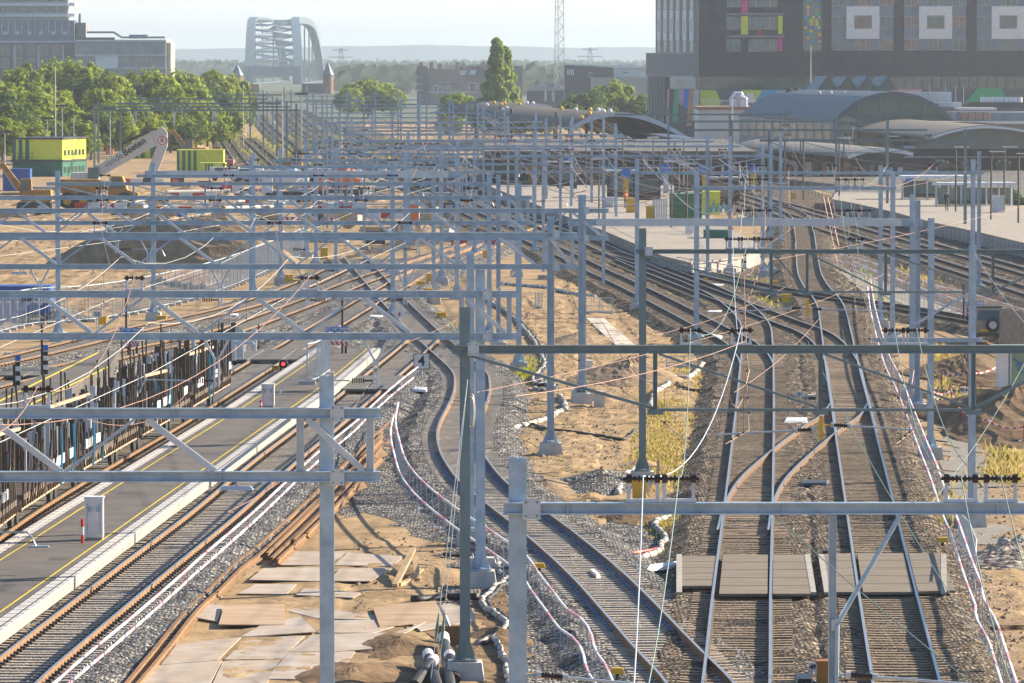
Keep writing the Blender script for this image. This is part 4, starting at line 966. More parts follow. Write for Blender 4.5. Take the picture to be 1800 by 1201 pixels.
# white clad building with railing left of the hall
wb = thing('clad_annex', 'pale clad annex with railing and silver duct left of the glass hall', 'building', (XY(1280, 860), 860, GZ))
pb(1228, 192, 1345, 260, 860, 20).build('wall', CLADL, wb); pb(1226, 188, 1345, 193, 859.6, 20).build('roof_edge', BRICKR, wb)
b = MB()
for k in range(28): b.bar(WY(1234+k*4, 188, 860), WY(1234+k*4, 176, 860), .06, .06)
b.bar(WY(1233, 176, 860), WY(1345, 178, 860), .08, .08); b.build('railing', WHITE, wb)
MB().tube([WY(1290,190,863), WY(1290,174,863), WY(1294,169,863), WY(1301,169,863), WY(1306,174,863), WY(1306,190,863)], .75, 8).build('silver_duct', STEELB, wb)
pb(1312, 165, 1326, 181, 864, 2).build('roof_plant', GRY, wb)
# roofscape right of the hall
rb = thing('red_windowed_annex', 'low rooftop building with reddish windows right of the glass hall', 'building', (XY(1740, 830), 830, GZ))
pb(1680, 198, 1960, 262, 830, 20).build('wall', CLAD, rb); pb(1672, 213, 1960, 218, 828.5, 22).build('roof_slab', WHITE, rb); pb(1684, 190, 1752, 194, 829, 8).build('roof_slab', CLADL, rb)
for u in (1689, 1702, 1715, 1730): 
    o = pb(u, 198, u+11, 211, 829.7, .2).build('window', CLADL, rb); pb(u+.8, 199, u+10.2, 210.5, 829.6, .08).build('pane', mat('reddish glass', (.3,.14,.1), rough=.2, c2=(.45,.25,.18), scale=.6), o)
pb(1567, 162, 1672, 182, 845, 3).build('screen_wall', CLADL, rb)
for k in range(9): MB().tube([WY(1728+k*8, 181, 842), WY(1728+k*8, 171, 842)], .42, 8).build('white_vent', WHITE, rb)
pb(1700, 180, 1800, 190, 841, 3).build('roof_plant', DARKM, rb); pb(1652, 180, 1690, 188, 838, 3).build('roof_plant', GRY, rb)
for u in (1634, 1662, 1680, 1694): MB().tube([WY(u, 182, 836), WY(u, 150, 836)], .06, 5).build('antenna', GRY, rb)
# brown canopies
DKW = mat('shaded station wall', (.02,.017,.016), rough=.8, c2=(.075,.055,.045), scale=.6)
sd_ = thing('canopy_end_wall', 'dark panel standing in for shade under the right half of the big brown canopy', 'wall', (XY(1140, 760), 760, GZ))  # dark panel added in place of the shade inside the canopy
def canopy(Yf, a, ext, lab, cols=(), m=ROOFB, under=True):
    c = thing('platform_canopy', lab, 'canopy', (XY(a[2], Yf), Yf, GZ), 'arched canopies over the platforms')
    vault(c, 'canopy_roof', Yf, arc(*a), ext, .28, m)
    b = MB(); A_ = arc(*a)
    for p, q in zip(A_, A_[1:]): b.bar(WY(p[0], p[1]-.8, Yf-.15), WY(q[0], q[1]-.8, Yf-.15), .3, .55)
    b.build('arch_rim', CLADL, c)
    if under:
        n = 7
        for k in range(1, n):
            t = k/n; b = MB(); e = Vector(ext)*t
            for p, q in zip(A_, A_[1:]): b.bar(WY(p[0], p[1]+2, Yf)+e, WY(q[0], q[1]+2, Yf)+e, .25, .5)
            b.build('arch_rib', DARKM, c)
    for t, u in cols:
        e = Vector(ext)*t; p = WY(u, a[3]+12, Yf)+e; MB().tube([Vector((p.x, p.y, GZ)), p+Vector((0,0,1.0))], .2, 8).build('column', DARKM, c)
    r_ = random.Random(int(Yf))
    for k in range(11 if under else 0):                               # lamps and wind vents on the roof
        i = r_.randrange(2, 15); p = WY(*A_[i], Yf)+Vector(ext)*r_.random()*.5+Vector((0,0,.45))
        MB().sphere(p, .3, 8, 5).build('roof_vent', YELLOW if k % 2 else WHITE, c)
    return c
canopy(730, (1010,224,1105,203,1212,248), (-12,95,0), 'big brown arched canopy over the platform in the middle', ((.05,1040),(.3,1030),(.05,1180),(.5,1180),(.8,1030)))
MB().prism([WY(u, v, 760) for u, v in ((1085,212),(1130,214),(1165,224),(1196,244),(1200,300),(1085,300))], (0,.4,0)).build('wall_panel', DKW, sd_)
canopy(880, (872,206,938,186,992,204), (-9,60,0), 'smaller brown arched canopy left of the big one', ((.05,885),(.05,980),(.5,885)))
canopy(690, (1180,246,1275,256,1400,290), (-3,60,0), 'flat dark canopy sloping down to the right of the big brown one', (), ROOFG, under=False)
# right: beige gable vault and its neighbour
bv = thing('beige_vault', 'wide beige vault with a white rim at the right edge', 'canopy', (XY(1740, 720), 720, GZ), 'arched canopies over the platforms')
AV = arc(1640,243,1740,224.5,1850,246)
BEI = mat('beige roofing', (.15,.125,.09), rough=.65, c2=(.21,.18,.135), scale=.25)
vault(bv, 'canopy_roof', 720, AV, (-6,70,0), .3, BEI)
MB().prism([WY(u, v, 720.4) for u, v in [(1606,262),(1612,254)]+AV+[(1850,262)]], (0, .15, 0)).build('gable_panel', BEI, bv)
b = MB()
for p, q in zip(AV, AV[1:]): b.bar(WY(p[0], p[1]-.6, 719.8), WY(q[0], q[1]-.6, 719.8), .3, .3)
b.build('arch_rim', WHITE, bv)
bv2 = thing('beige_vault', 'second beige vault behind the white rimmed one', 'canopy', (XY(1680, 800), 770, GZ), 'arched canopies over the platforms')
vault(bv2, 'canopy_roof', 775, arc(1600,236,1670,219,1790,226), (-6,50,0), .3, BEI); MB().prism([WY(u, v+1, 775.4) for u, v in [(1600,262)]+arc(1600,236,1670,219,1790,226)+[(1790,262)]], (0,.15,0)).build('gable_panel', BEI, bv2)
pv_ = thing('platform_canopy', 'pale low curved canopy with white edge in front of the glass hall', 'canopy', (XY(1500, 640), 640, GZ), 'arched canopies over the platforms')
vault(pv_, 'canopy_roof', 640, arc(1490,277,1545,264,1605,272), (-10,70,0), .25, mat('pale roofing', (.2,.18,.15), rough=.7, c2=(.29,.265,.23), scale=.4))
b = MB(); A_ = arc(1490,277,1545,264,1605,272)
for p, q in zip(A_, A_[1:]): b.bar(WY(p[0], p[1], 639.8), WY(q[0], q[1], 639.8), .3, .4)
b.build('arch_rim', WHITE, pv_)
# old brick station building
ob = thing('station_building', 'old dark red brick station building with arched windows under the beige vault', 'building', (XY(1700, 728), 728, GZ))
SB = mat('dark red brick', (.055,.028,.026), rough=.9, c2=(.11,.058,.05), scale=1.2, stretch=(1,1,3))
pb(1590, 258, 1990, 345, 728, 14).build('wall', SB, ob); pb(1590, 257, 1990, 261, 727.5, 1).build('cornice', CLADL, ob); pb(1590, 275, 1990, 277.5, 727.7, .4).build('stone_band', CLADL, ob)
for u in (1655, 1705, 1764, 1815):
    w_ = 13; A_ = [(u-w_, 305)]+[(u-w_*math.cos(math.pi*i/8), 290-7*math.sin(math.pi*i/8)) for i in range(9)]+[(u+w_, 305)]
    ppoly('arched_window', A_, 727.6, GLASS, ob, .3)
    b = MB(); R_ = A_[1:-1]
    for k, (p, q) in enumerate(zip(R_, R_[1:])):
        b.m = k % 2; b.bar(WY(p[0], p[1]-1, 727.5), WY(q[0], q[1]-1, 727.5), .3, .28)
    b.build('window_arch', [WHITE, BRICKR], ob)
sd = thing('station_building', 'long dark station wing with columns under the brown canopies', 'building', (XY(1000, 735), 735, GZ))
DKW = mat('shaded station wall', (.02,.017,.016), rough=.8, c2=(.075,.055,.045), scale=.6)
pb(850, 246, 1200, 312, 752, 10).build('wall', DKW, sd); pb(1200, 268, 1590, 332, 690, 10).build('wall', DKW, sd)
r_ = random.Random(8)
for k in range(46):
    u = 856+k*16+r_.uniform(-4,4); Yk = 750 if u < 1190 else 688
    m = r_.choice([GLP, GLT, GLASS, GLP, BRICKR, GRY]); pb(u, r_.uniform(262,285) if u < 1190 else r_.uniform(285,296), u+r_.uniform(5,12), 306 if u < 1190 else 324, Yk, .3).build('shopfront', m, sd)
for k in range(22):
    u = 880+k*20.5; MB().tube([WY(u, 320, 640), WY(u, 262, 640)], .17, 8).build('column', DARKM, sd)
pb(845, 266, 1330, 270, 600, 88).build('canopy_slab', mat('canopy slab', (.07,.064,.058), rough=.8, c2=(.14,.13,.115), scale=.15), sd)  # canopy slab widened and deepened to shade the platform beneath
# platforms
def platform(px, z, lab, wallm=CONCD, edge=None):
    P_ = [W(u, v, z) for u, v in px]; root = thing('station_platform', lab, 'platform', P_[0]*1.0)
    MB().prism([p-Vector((0,0,.12)) for p in P_], (0,0,.12)).build('paving', PLAT, root)
    b = MB(); n = len(P_); c = sum(P_, Vector())/n
    P2 = [p+(c-p).normalized()*.35 for p in P_]
    b.prism([Vector((p.x,p.y,GZ-.02)) for p in P2], (0,0,z-.122-GZ+.02)); b.build('platform_wall', wallm, root)
    return root, P_
pf1, E1 = platform([(835,318),(905,345),(1010,386),(1062,406),(1117,429),(1165,450),(1215,462),(1300,452),(1345,436),(1300,410),(1240,375),(1215,330),(1190,306),(840,306)], .55, 'pale paved station platform with containers beside the dark curved tracks')
pf2, E2 = platform([(1462,350),(1500,357),(1560,370),(1640,391),(1720,408),(1800,427),(1920,455),(1920,352),(1700,340),(1470,338)], .6, 'pale station platform with white shelters at the right edge')
# vertical joints of the platform walls
for root, E_, idx in ((pf1, E1, range(0, 6)), (pf2, E2, range(0, 6))):
    for i in idx:
        a, c = E_[i], E_[i+1]; n = int((c-a).length/2.2)
        for k in range(n):
            p = a.lerp(c, (k+.5)/n); MB().box((p.x, p.y-.0, .0), (.2, .2, .8)).build('wall_rib', CONC, root)
def boxthing(name, lab, cat, u0, u1, v0, v1, depth, m, root=None, ribs=0, rm=None, z=None, group=None, rz=0):
    """a container or cabinet whose foot stands at row v1; built with a lid or ribs so it reads as what it is"""
    z = GZ if z is None else z; p0 = W((u0+u1)/2, v1, z); Y = p0.y; x0, x1 = XY(u0, Y), XY(u1, Y); h = (v1-v0)*Y/F
    t = thing(name, lab, cat, (p0.x, Y, z), group, rz); w_ = x1-x0
    b = MB(); b.box((p0.x, Y+depth/2, z+h/2), (w_, depth, h)); b.build('body', m, t)
    if ribs:
        b = MB()
        for k in range(ribs): b.box((x0+w_*(k+.5)/ribs, Y-.02, z+h/2), (w_/ribs*.5, .04, h*.88))
        b.build('ribs', rm or m, t)
    b = MB(); b.box((p0.x, Y+depth/2, z+h+.03), (w_+.08, depth+.08, .06)); b.build('lid', rm or m, t)
    return t, x0, x1, Y, h
gc, x0, x1, Y, h = boxthing('green_container', 'ribbed green container standing on the pale platform', 'container', 1178, 1234, 342, 386, 2.5, flat('container green', (.05,.19,.08), .5), ribs=16, z=.55)
gf, x0, x1, Y, h = boxthing('painted_container', 'container with lime and blue graffiti right of the ribbed green one', 'container', 1236, 1266, 338, 378, 2.4, LIME, z=.55)
b = MB()
for k in range(5): b.tube([(x0+.3+k*.4, Y-.03, .75), (x0+.5+k*.42, Y-.03, 1.5+.2*(k % 2)), (x0+.7+k*.4, Y-.03, .8)], .09, 5)
b.build('graffiti', CYAN, gf)
boxthing('waste_skip', 'dark green skip standing behind the pale mast on the platform end', 'skip', 1238, 1282, 406, 432, 2.2, DGREEN, z=0, ribs=5)
boxthing('yellow_cabinet', 'yellow cabinet on the platform beside the white grey mast', 'cabinet', 1101, 1119, 350, 374, 1.2, YELLOW, z=.55, ribs=3)
boxthing('grey_cabinet', 'grey equipment box left of the yellow cabinet on the platform', 'cabinet', 1059, 1078, 348, 365, 1.2, GRY, z=.55)
boxthing('white_switch_box', 'white switch box on legs near the dark green skip', 'box', 1205, 1219, 396, 411, .6, WHITE, z=.6)
boxthing('yellow_barrel_cart', 'yellow rounded machine behind the mast at the platform middle', 'machine', 1136, 1150, 364, 386, 1.2, YELLOW, z=.55, ribs=2)
b_ = thing('steel_barrier_stack', 'grey stacked crowd barriers on the platform before the green container', 'barrier', W(1160, 386, .55))
for k in range(9):
    m_ = MB(); x = W(1148+k*3, 386, .55)
    for q in range(3): m_.bar(x+Vector((0,.1+q*.3,0)), x+Vector((0,.1+q*.3,1.7)), .07, .07)
    m_.bar(x+Vector((0,.1,1.7)), x+Vector((0,.7,1.7)), .07, .07); m_.build('barrier_frame', STEEL, b_)
# platform shelters on the right
def shelter(u0, u1, v0, v1, vb, lab):
    p = W((u0+u1)/2, vb, .6); Y = p.y; t = thing('platform_shelter', lab, 'shelter', p, 'white roofed shelters on the right platform'); x0, x1 = XY(u0, Y), XY(u1, Y); zt = pz(v0, Y)
    b = MB(); b.box(((x0+x1)/2, Y+1.2, zt-.12), (x1-x0, 3.4, .24), 0, .94); b.build('roof', WHITE, t)
    pb(u0+8, v1, u1-8, vb-2, Y+1.6, .06).build('glass_wall', mat('clear shelter glass', (.1,.14,.15), rough=.1, c2=(.2,.25,.25), scale=.4, spec=.8), t)
    k = u0+6
    while k < u1: MB().tube([(XY(k, Y), Y+.3, .6), (XY(k, Y), Y+.3, zt-.25)], .09, 6).build('leg', STEELB, t); k += 22
    pb(u0+18, vb-9, u1-18, vb-6, Y+.9, .5).build('bench', DARKM, t)
shelter(1580, 1706, 309, 318, 350, 'longer white roofed glass shelter on the right platform')
shelter(1640, 1790, 321, 330, 362, 'nearer white roofed glass shelter at the right edge of the platform')
boxthing('yellow_waste_bin', 'yellow box on the right platform beside the shelter', 'box', 1702, 1730, 350, 360, .8, YELLOW, z=.6)
boxthing('white_cabinet', 'pale cabinet on the right platform before the green hedge', 'cabinet', 1745, 1765, 346, 374, 1.0, GRY, z=.6)
for i, (u, v, lab) in enumerate(((1412,352,'between the dark wing and the tracks'),(1475,345,'at the left end of the right platform'),(1560,340,'left of the longer shelter'),(1742,386,'before the nearer shelter'),(1765,372,'beside the pale cabinet'),(1790,392,'at the right edge of the platform'),(1680,372,'between the two shelters'))):
    p = W(u, v, .6); t = thing('platform_lamp', 'black lamp post with a flat lit head %s' % lab, 'lamp', p, 'black lamp posts on the right platform')
    MB().tube([p, p+Vector((0,0,5.6))], .08, 6).build('pole', DARKM, t); MB().box(p+Vector((.5,0,5.6)), (1.3,.3,.09)).build('lamp_head', CLADL, t)
for u, v in ((1562,302),(1600,312),(1758,338)):
    p = WY(u, v, 560); t = thing('station_sign', 'small blue station sign on a post at %s' % {1562:'the left shelter end',1600:'the longer shelter roof',1758:'the hedge side'}[u], 'sign', (p.x, 560, .6), 'blue station signs')
    MB().box(p, (1.0,.1,.7)).build('board', BLUE, t); MB().tube([(p.x, 560.1, .6), (p.x, 560.1, p.z)], .06, 6).build('pole', DARKM, t)
for i, (u, v) in enumerate(((1030,310),(1062,318),(1095,310),(1148,312),(1186,322),(1202,316),(1225,335),(1180,380),(1207,388),(1053,372))):
    p = W(u, v+20, .55); t = thing('platform_lamp', 'black lamp post on the left platform, %s from the left' % nth([1030,1053,1062,1095,1148,1180,1186,1202,1207,1225].index(u)), 'lamp', p, 'black lamp posts on the left platform')
    MB().tube([p, p+Vector((0,0,5.2))], .07, 6).build('pole', DARKM, t); MB().tube([p+Vector((-.6,0,5.2)), p+Vector((.6,0,5.25))], .12, 6).build('lamp_head', CLADL, t)
# clutter of the left platform: dark columns, kiosks, vending boxes
r_ = random.Random(15); us = []
for i in range(26):
    u = r_.uniform(880, 1330); v = r_.uniform(318, 345)+max(0, (u-1000)*.06); us.append((u, v))
us.sort()
for i, (u, v) in enumerate(us):
    p = W(u, v, .55); k = i % 4
    if k == 0:
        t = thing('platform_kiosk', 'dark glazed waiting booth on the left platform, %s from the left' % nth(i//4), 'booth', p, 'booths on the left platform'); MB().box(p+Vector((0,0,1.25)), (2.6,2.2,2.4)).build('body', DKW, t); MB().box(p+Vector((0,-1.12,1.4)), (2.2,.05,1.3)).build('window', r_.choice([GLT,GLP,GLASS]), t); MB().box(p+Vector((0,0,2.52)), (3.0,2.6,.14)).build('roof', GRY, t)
    elif k == 1:
        t = thing('information_post', 'blue and yellow information post on the left platform, %s from the left' % nth(i//4), 'sign', p, 'information posts on the left platform'); MB().box(p+Vector((0,0,1.0)), (.5,.25,2.0)).build('column', YELLOW if i % 8 == 1 else GRY, t); MB().box(p+Vector((0,0,2.45)), (.9,.15,.8)).build('board', BLUE, t)
    else:
        t = thing('canopy_column', 'dark canopy column on the left platform, %s from the left' % nth((i//4)*2+(k-2)), 'column', p, 'canopy columns on the left platform'); MB().tube([p, p+Vector((0,0,3.6))], .22, 8).build('shaft', DARKM, t); MB().box(p+Vector((0,0,.35)), (.62,.62,.7), 0, .9).build('plinth', DARKM, t); MB().bar(p+Vector((-1.6,0,3.7)), p+Vector((1.6,0,3.7)), .2, .2).build('crossbeam', DARKM, t)

def person(loc, face, shirt, trousers, lab, seated=False):
    """small standing figure: one skinned body surface, hair and clothing as parts"""
    t = thing('person', lab, 'person', loc, None, face); x = 0
    J = [(0,0,.95),(0,0,1.15),(0,0,1.38),(0,-.01,1.5),(0,-.02,1.62),(0,-.01,1.74),(.19,0,1.4),(.25,.03,1.13),(.27,-.06,.88),(.28,-.09,.8),(-.19,0,1.4),(-.25,.03,1.13),(-.26,-.08,.88),(-.26,-.11,.8),(.1,0,.9),(.11,-.03,.5),(.12,.04,.09),(.12,-.12,.04),(-.1,0,.9),(-.12,.05,.5),(-.13,.1,.09),(-.13,-.05,.04)]
    E_ = [(0,1),(1,2),(2,3),(3,4),(4,5),(2,6),(6,7),(7,8),(8,9),(2,10),(10,11),(11,12),(12,13),(0,14),(14,15),(15,16),(16,17),(0,18),(18,19),(19,20),(20,21)]
    Rd = [.15,.14,.15,.055,.085,.08,.07,.048,.036,.04,.07,.048,.036,.04,.1,.062,.045,.05,.1,.062,.045,.05]
    me = bpy.data.meshes.new('body'); me.from_pydata(J, E_, []); o = bpy.data.objects.new('body', me); col.objects.link(o)
    md = o.modifiers.new('skin', 'SKIN')
    for v, r in zip(me.skin_vertices[0].data, Rd): v.radius = (r, r)
    me.skin_vertices[0].data[0].use_root = True
    o.modifiers.new('sub', 'SUBSURF').levels = 1
    bpy.context.view_layer.update(); m2 = bpy.data.meshes.new_from_object(o.evaluated_get(bpy.context.evaluated_depsgraph_get())); bpy.data.objects.remove(o)
    o = bpy.data.objects.new('body', m2); col.objects.link(o); o.parent = t
    for m in (shirt, trousers, flat('skin tone', (.45,.27,.19), .6)): m2.materials.append(m)
    for p in m2.polygons: z = p.center.z; p.material_index = 2 if (z > 1.49 or (z < .9 and abs(p.center.x) > .21)) else (1 if z < .97 else 0)
    h = MB().sphere((0,.012,1.7), .105, 10, 6, .9); ho_ = bpy.data.objects.new('hair', None); bpy.data.objects.remove(ho_)
    hm_ = bpy.data.meshes.new('hair'); hm_.from_pydata([tuple(v) for v in h.v if True], [], [f for f in h.f if sum(h.v[i].z for i in f)/4 > 1.69 or sum(h.v[i].y for i in f)/4 > .04]); hm_.materials.append(DARKM)
    hr = bpy.data.objects.new('hair', hm_); col.objects.link(hr); hr.parent = t
    return t
person(W(853, 330, .55), .4, flat('navy jacket', (.02,.025,.05), .8), DARKM, 'person in dark clothes standing at the near end of the left platform')
person(W(1100, 366, .55), 1.2, ORANGE, flat('navy trousers', (.02,.03,.06), .8), 'person in an orange work jacket standing by the yellow cabinet')
person(W(1664, 372, .6), -.6, flat('navy jacket', (.02,.025,.05), .8), DARKM, 'person in dark clothes standing before the longer shelter')
# ---------------------------------------------------------------- platform between the left tracks
def lerp_tab(tab, v):
    for (v0, u0), (v1, u1) in zip(tab, tab[1:]):
        if v0 >= v >= v1: return u0+(u1-u0)*(v-v0)/(v1-v0)
    (v0, u0), (v1, u1) = (tab[0], tab[1]) if v > tab[0][0] else (tab[-2], tab[-1])
    return u0+(u1-u0)*(v-v0)/(v1-v0)
UL = [(1031,-120),(958,0),(897,98),(775,300),(722,388),(678,455),(612,556)]
UR = [(1218,-130),(1122,0),(900,300),(815,416),(752,500),(680,600),(612,690-14)]
PZ = .28
def strip(name, f0, f1, z, m, parent=None, va=1240, vb=612, th=.0):
    b = MB(); vs = []; Y0, Y1 = 140000/(va-100), 140000/(vb-100); n = 60
    prev = None
    for i in range(n+1):
        Y_ = Y0+(Y1-Y0)*i/n; v = 100+140000/Y_
        a, c = lerp_tab(UL, v), lerp_tab(UR, v)
        p, q = W(a+(c-a)*f0, v, PZ), W(a+(c-a)*f1, v, PZ); p.z = q.z = z
        if prev:
            b.quad(prev[0], prev[1], q, p)
            if th:
                d = Vector((0,0,th)); b.quad(prev[0]-d, prev[0], p, p-d); b.quad(prev[1], prev[1]-d, q-d, q)
        prev = (p, q)
    return b.build(name, m, parent)
pl_ = thing('side_platform', 'low grey asphalt platform with yellow lines and white edges between the left tracks', 'platform', W(250, 860, GZ))
ASPH = mat('worn asphalt', (.07,.06,.056), rough=.9, c2=(.13,.115,.105), scale=.8, bump=.15, bscale=30)
strip('paving', .118, .812, PZ, ASPH, pl_)
EDGE = mat('white edge slab', (.40,.39,.38), rough=.8, c2=(.55,.53,.51), scale=2)
strip('edge_slab', 0, .055, PZ+.004, EDGE, pl_, th=.7); strip('edge_slab', .066, .114, PZ+.004, EDGE, pl_)
strip('edge_slab', .82, .895, PZ+.004, EDGE, pl_); strip('edge_slab', .905, .94, PZ+.004, EDGE, pl_, th=.02); strip('side_wall', .915, .937, PZ-.02, CONCD, pl_, th=.3)
YL = flat('yellow line paint', (.78,.60,.02), .6)
jb = MB()
for k in range(150):
    Yk = 123+k*1.0; v = 100+140000/Yk; a, c = lerp_tab(UL, v), lerp_tab(UR, v)
    if not 612 < v < 1235: continue
    for f0, f1 in ((.0,.055),(.066,.114),(.82,.895),(.905,.94)):
        p, q = W(a+(c-a)*f0, v, PZ), W(a+(c-a)*f1, v, PZ); jb.bar(p+Vector((0,0,.005)), q+Vector((0,0,.005)), .035, .008)
tag(jb.build('slab_joints', DARKM, pl_), kind='stuff')
st_ = mat('asphalt patch', (.045,.04,.04), rough=.9, c2=(.08,.072,.068), scale=2)
for v, f0, f1, dv in ((1040,.35,.6,14),(870,.3,.5,6),(800,.5,.7,5),(735,.3,.62,3),(985,.55,.7,5),(690,.45,.7,3)):
    P4 = []
    for vv, ff in ((v,f0),(v,f1),(v-dv,f1),(v-dv,f0)):
        a, c = lerp_tab(UL, vv), lerp_tab(UR, vv); P4.append(W(a+(c-a)*ff, vv, PZ+.004))
    MB().poly(P4).build('paving_patch', st_, pl_)
strip('yellow_line', .188, .203, PZ+.008, YL, pl_); strip('yellow_line', .752, .767, PZ+.008, YL, pl_)
p2 = thing('side_platform', 'grey asphalt platform end with yellow edging at the far left behind the wagons', 'platform', W(60, 690, GZ))
P_ = [W(u, v, .25) for u, v in ((-120,760),(0,690),(172,618),(212,614),(190,646),(60,716),(-120,806))]
MB().prism([p-Vector((0,0,.7)) for p in P_], (0,0,.7)).build('paving', ASPH, p2)
for a, c in (((-120,764),(172,620)), ((-120,795),(190,645))):
    p, q = W(*a, .254), W(*c, .254); MB().bar(p, q, .12, .006).build('yellow_line', YL, p2)
# white cabinets and bollards
def cabinet(u0, u1, v0, v1, lab):
    p = W((u0+u1)/2, v1, PZ); Y = p.y; w_ = XY(u1, Y)-XY(u0, Y); h = (v1-v0)*Y/F
    t = thing('platform_cabinet', lab, 'cabinet', p, 'white cabinets on the grey platform')
    MB().box((p.x, Y+w_*.4, PZ+.04), (w_*.92, w_*.75, .08)).build('plinth', CONCD, t)
    MB().box((p.x, Y+w_*.4, PZ+.08+(h-.14)/2), (w_, w_*.8, h-.14)).build('body', WHITE, t)
    b = MB(); b.box((p.x, Y+w_*.4, PZ+h-.03), (w_*1.08, w_*.88, .06)); b.build('lid', WHITE, t)
    for s in (-1, 1): MB().box((p.x+s*w_*.22, Y-.03, PZ+h*.72), (.07,.05,.14)).build('lock', STEEL, t)
    for k in range(2): MB().box((p.x-w_*.35+k*w_*.7, Y-.012, PZ+h*.5), (.02,.02,h*.7)).build('door_seam', GRY, t)
cabinet(149, 181, 873, 950, 'white cabinet beside the taller red and white bollard, nearer one on the grey platform')
cabinet(460, 482, 675, 717, 'white cabinet farther along the grey platform, behind the near truss gantry')
def bollard(u, v0, v1, lab):
    p = W(u, v1, PZ); Y = p.y; h = (v1-v0)*Y/F; t = thing('bollard', lab, 'bollard', p, 'red and white bollards')
    for k in range(3):
        MB().tube([p+Vector((0,0,h*(k*.34))), p+Vector((0,0,h*(k*.34+.335 if k < 2 else 1)))], .045+.0*k, 10).build('red_band', RED if k != 1 else WHITE, t)
bollard(145, 912, 955, 'red and white bollard by the nearer white cabinet'); bollard(458.5, 703, 718, 'small red and white bollard by the farther white cabinet')
# wall lamp bracket on the left platform edge
t = thing('platform_arm_lamp', 'curved grey lamp arm at the left edge of the grey platform', 'lamp', W(62, 960, PZ))
p = W(64, 962, PZ); MB().tube([p, p+Vector((-.1,0,.25)), p+Vector((-.25,0,.42)), p+Vector((-1.3,0,.42))], .03, 6).build('arm', STEEL, t); MB().box(p+Vector((.1,0,.02)), (.5,.25,.04)).build('foot_plate', STEEL, t)
# light fittings under the trusses
for u, v, s, lab in ((416, 858, 97, 'under the nearest truss gantry'), (428, 603, 64.5, 'under the second truss gantry, over the gravel'), (690, 478, 48.4, 'under the third truss gantry'), (35, 480, 48.4, 'under the third truss gantry at the far left')):
    Y = F/s; p = WY(u, v, Y); t = thing('yard_light', 'flat grey light fitting hanging %s' % lab, 'light', p, 'light fittings under the gantries')
    MB().box(p, (.62,.25,.07), 0, .8).build('housing', STEELB, t); MB().tube([p+Vector((.0,0,.035)), p+Vector((0,0,.24))], .02, 6).build('hanger', STEEL, t)

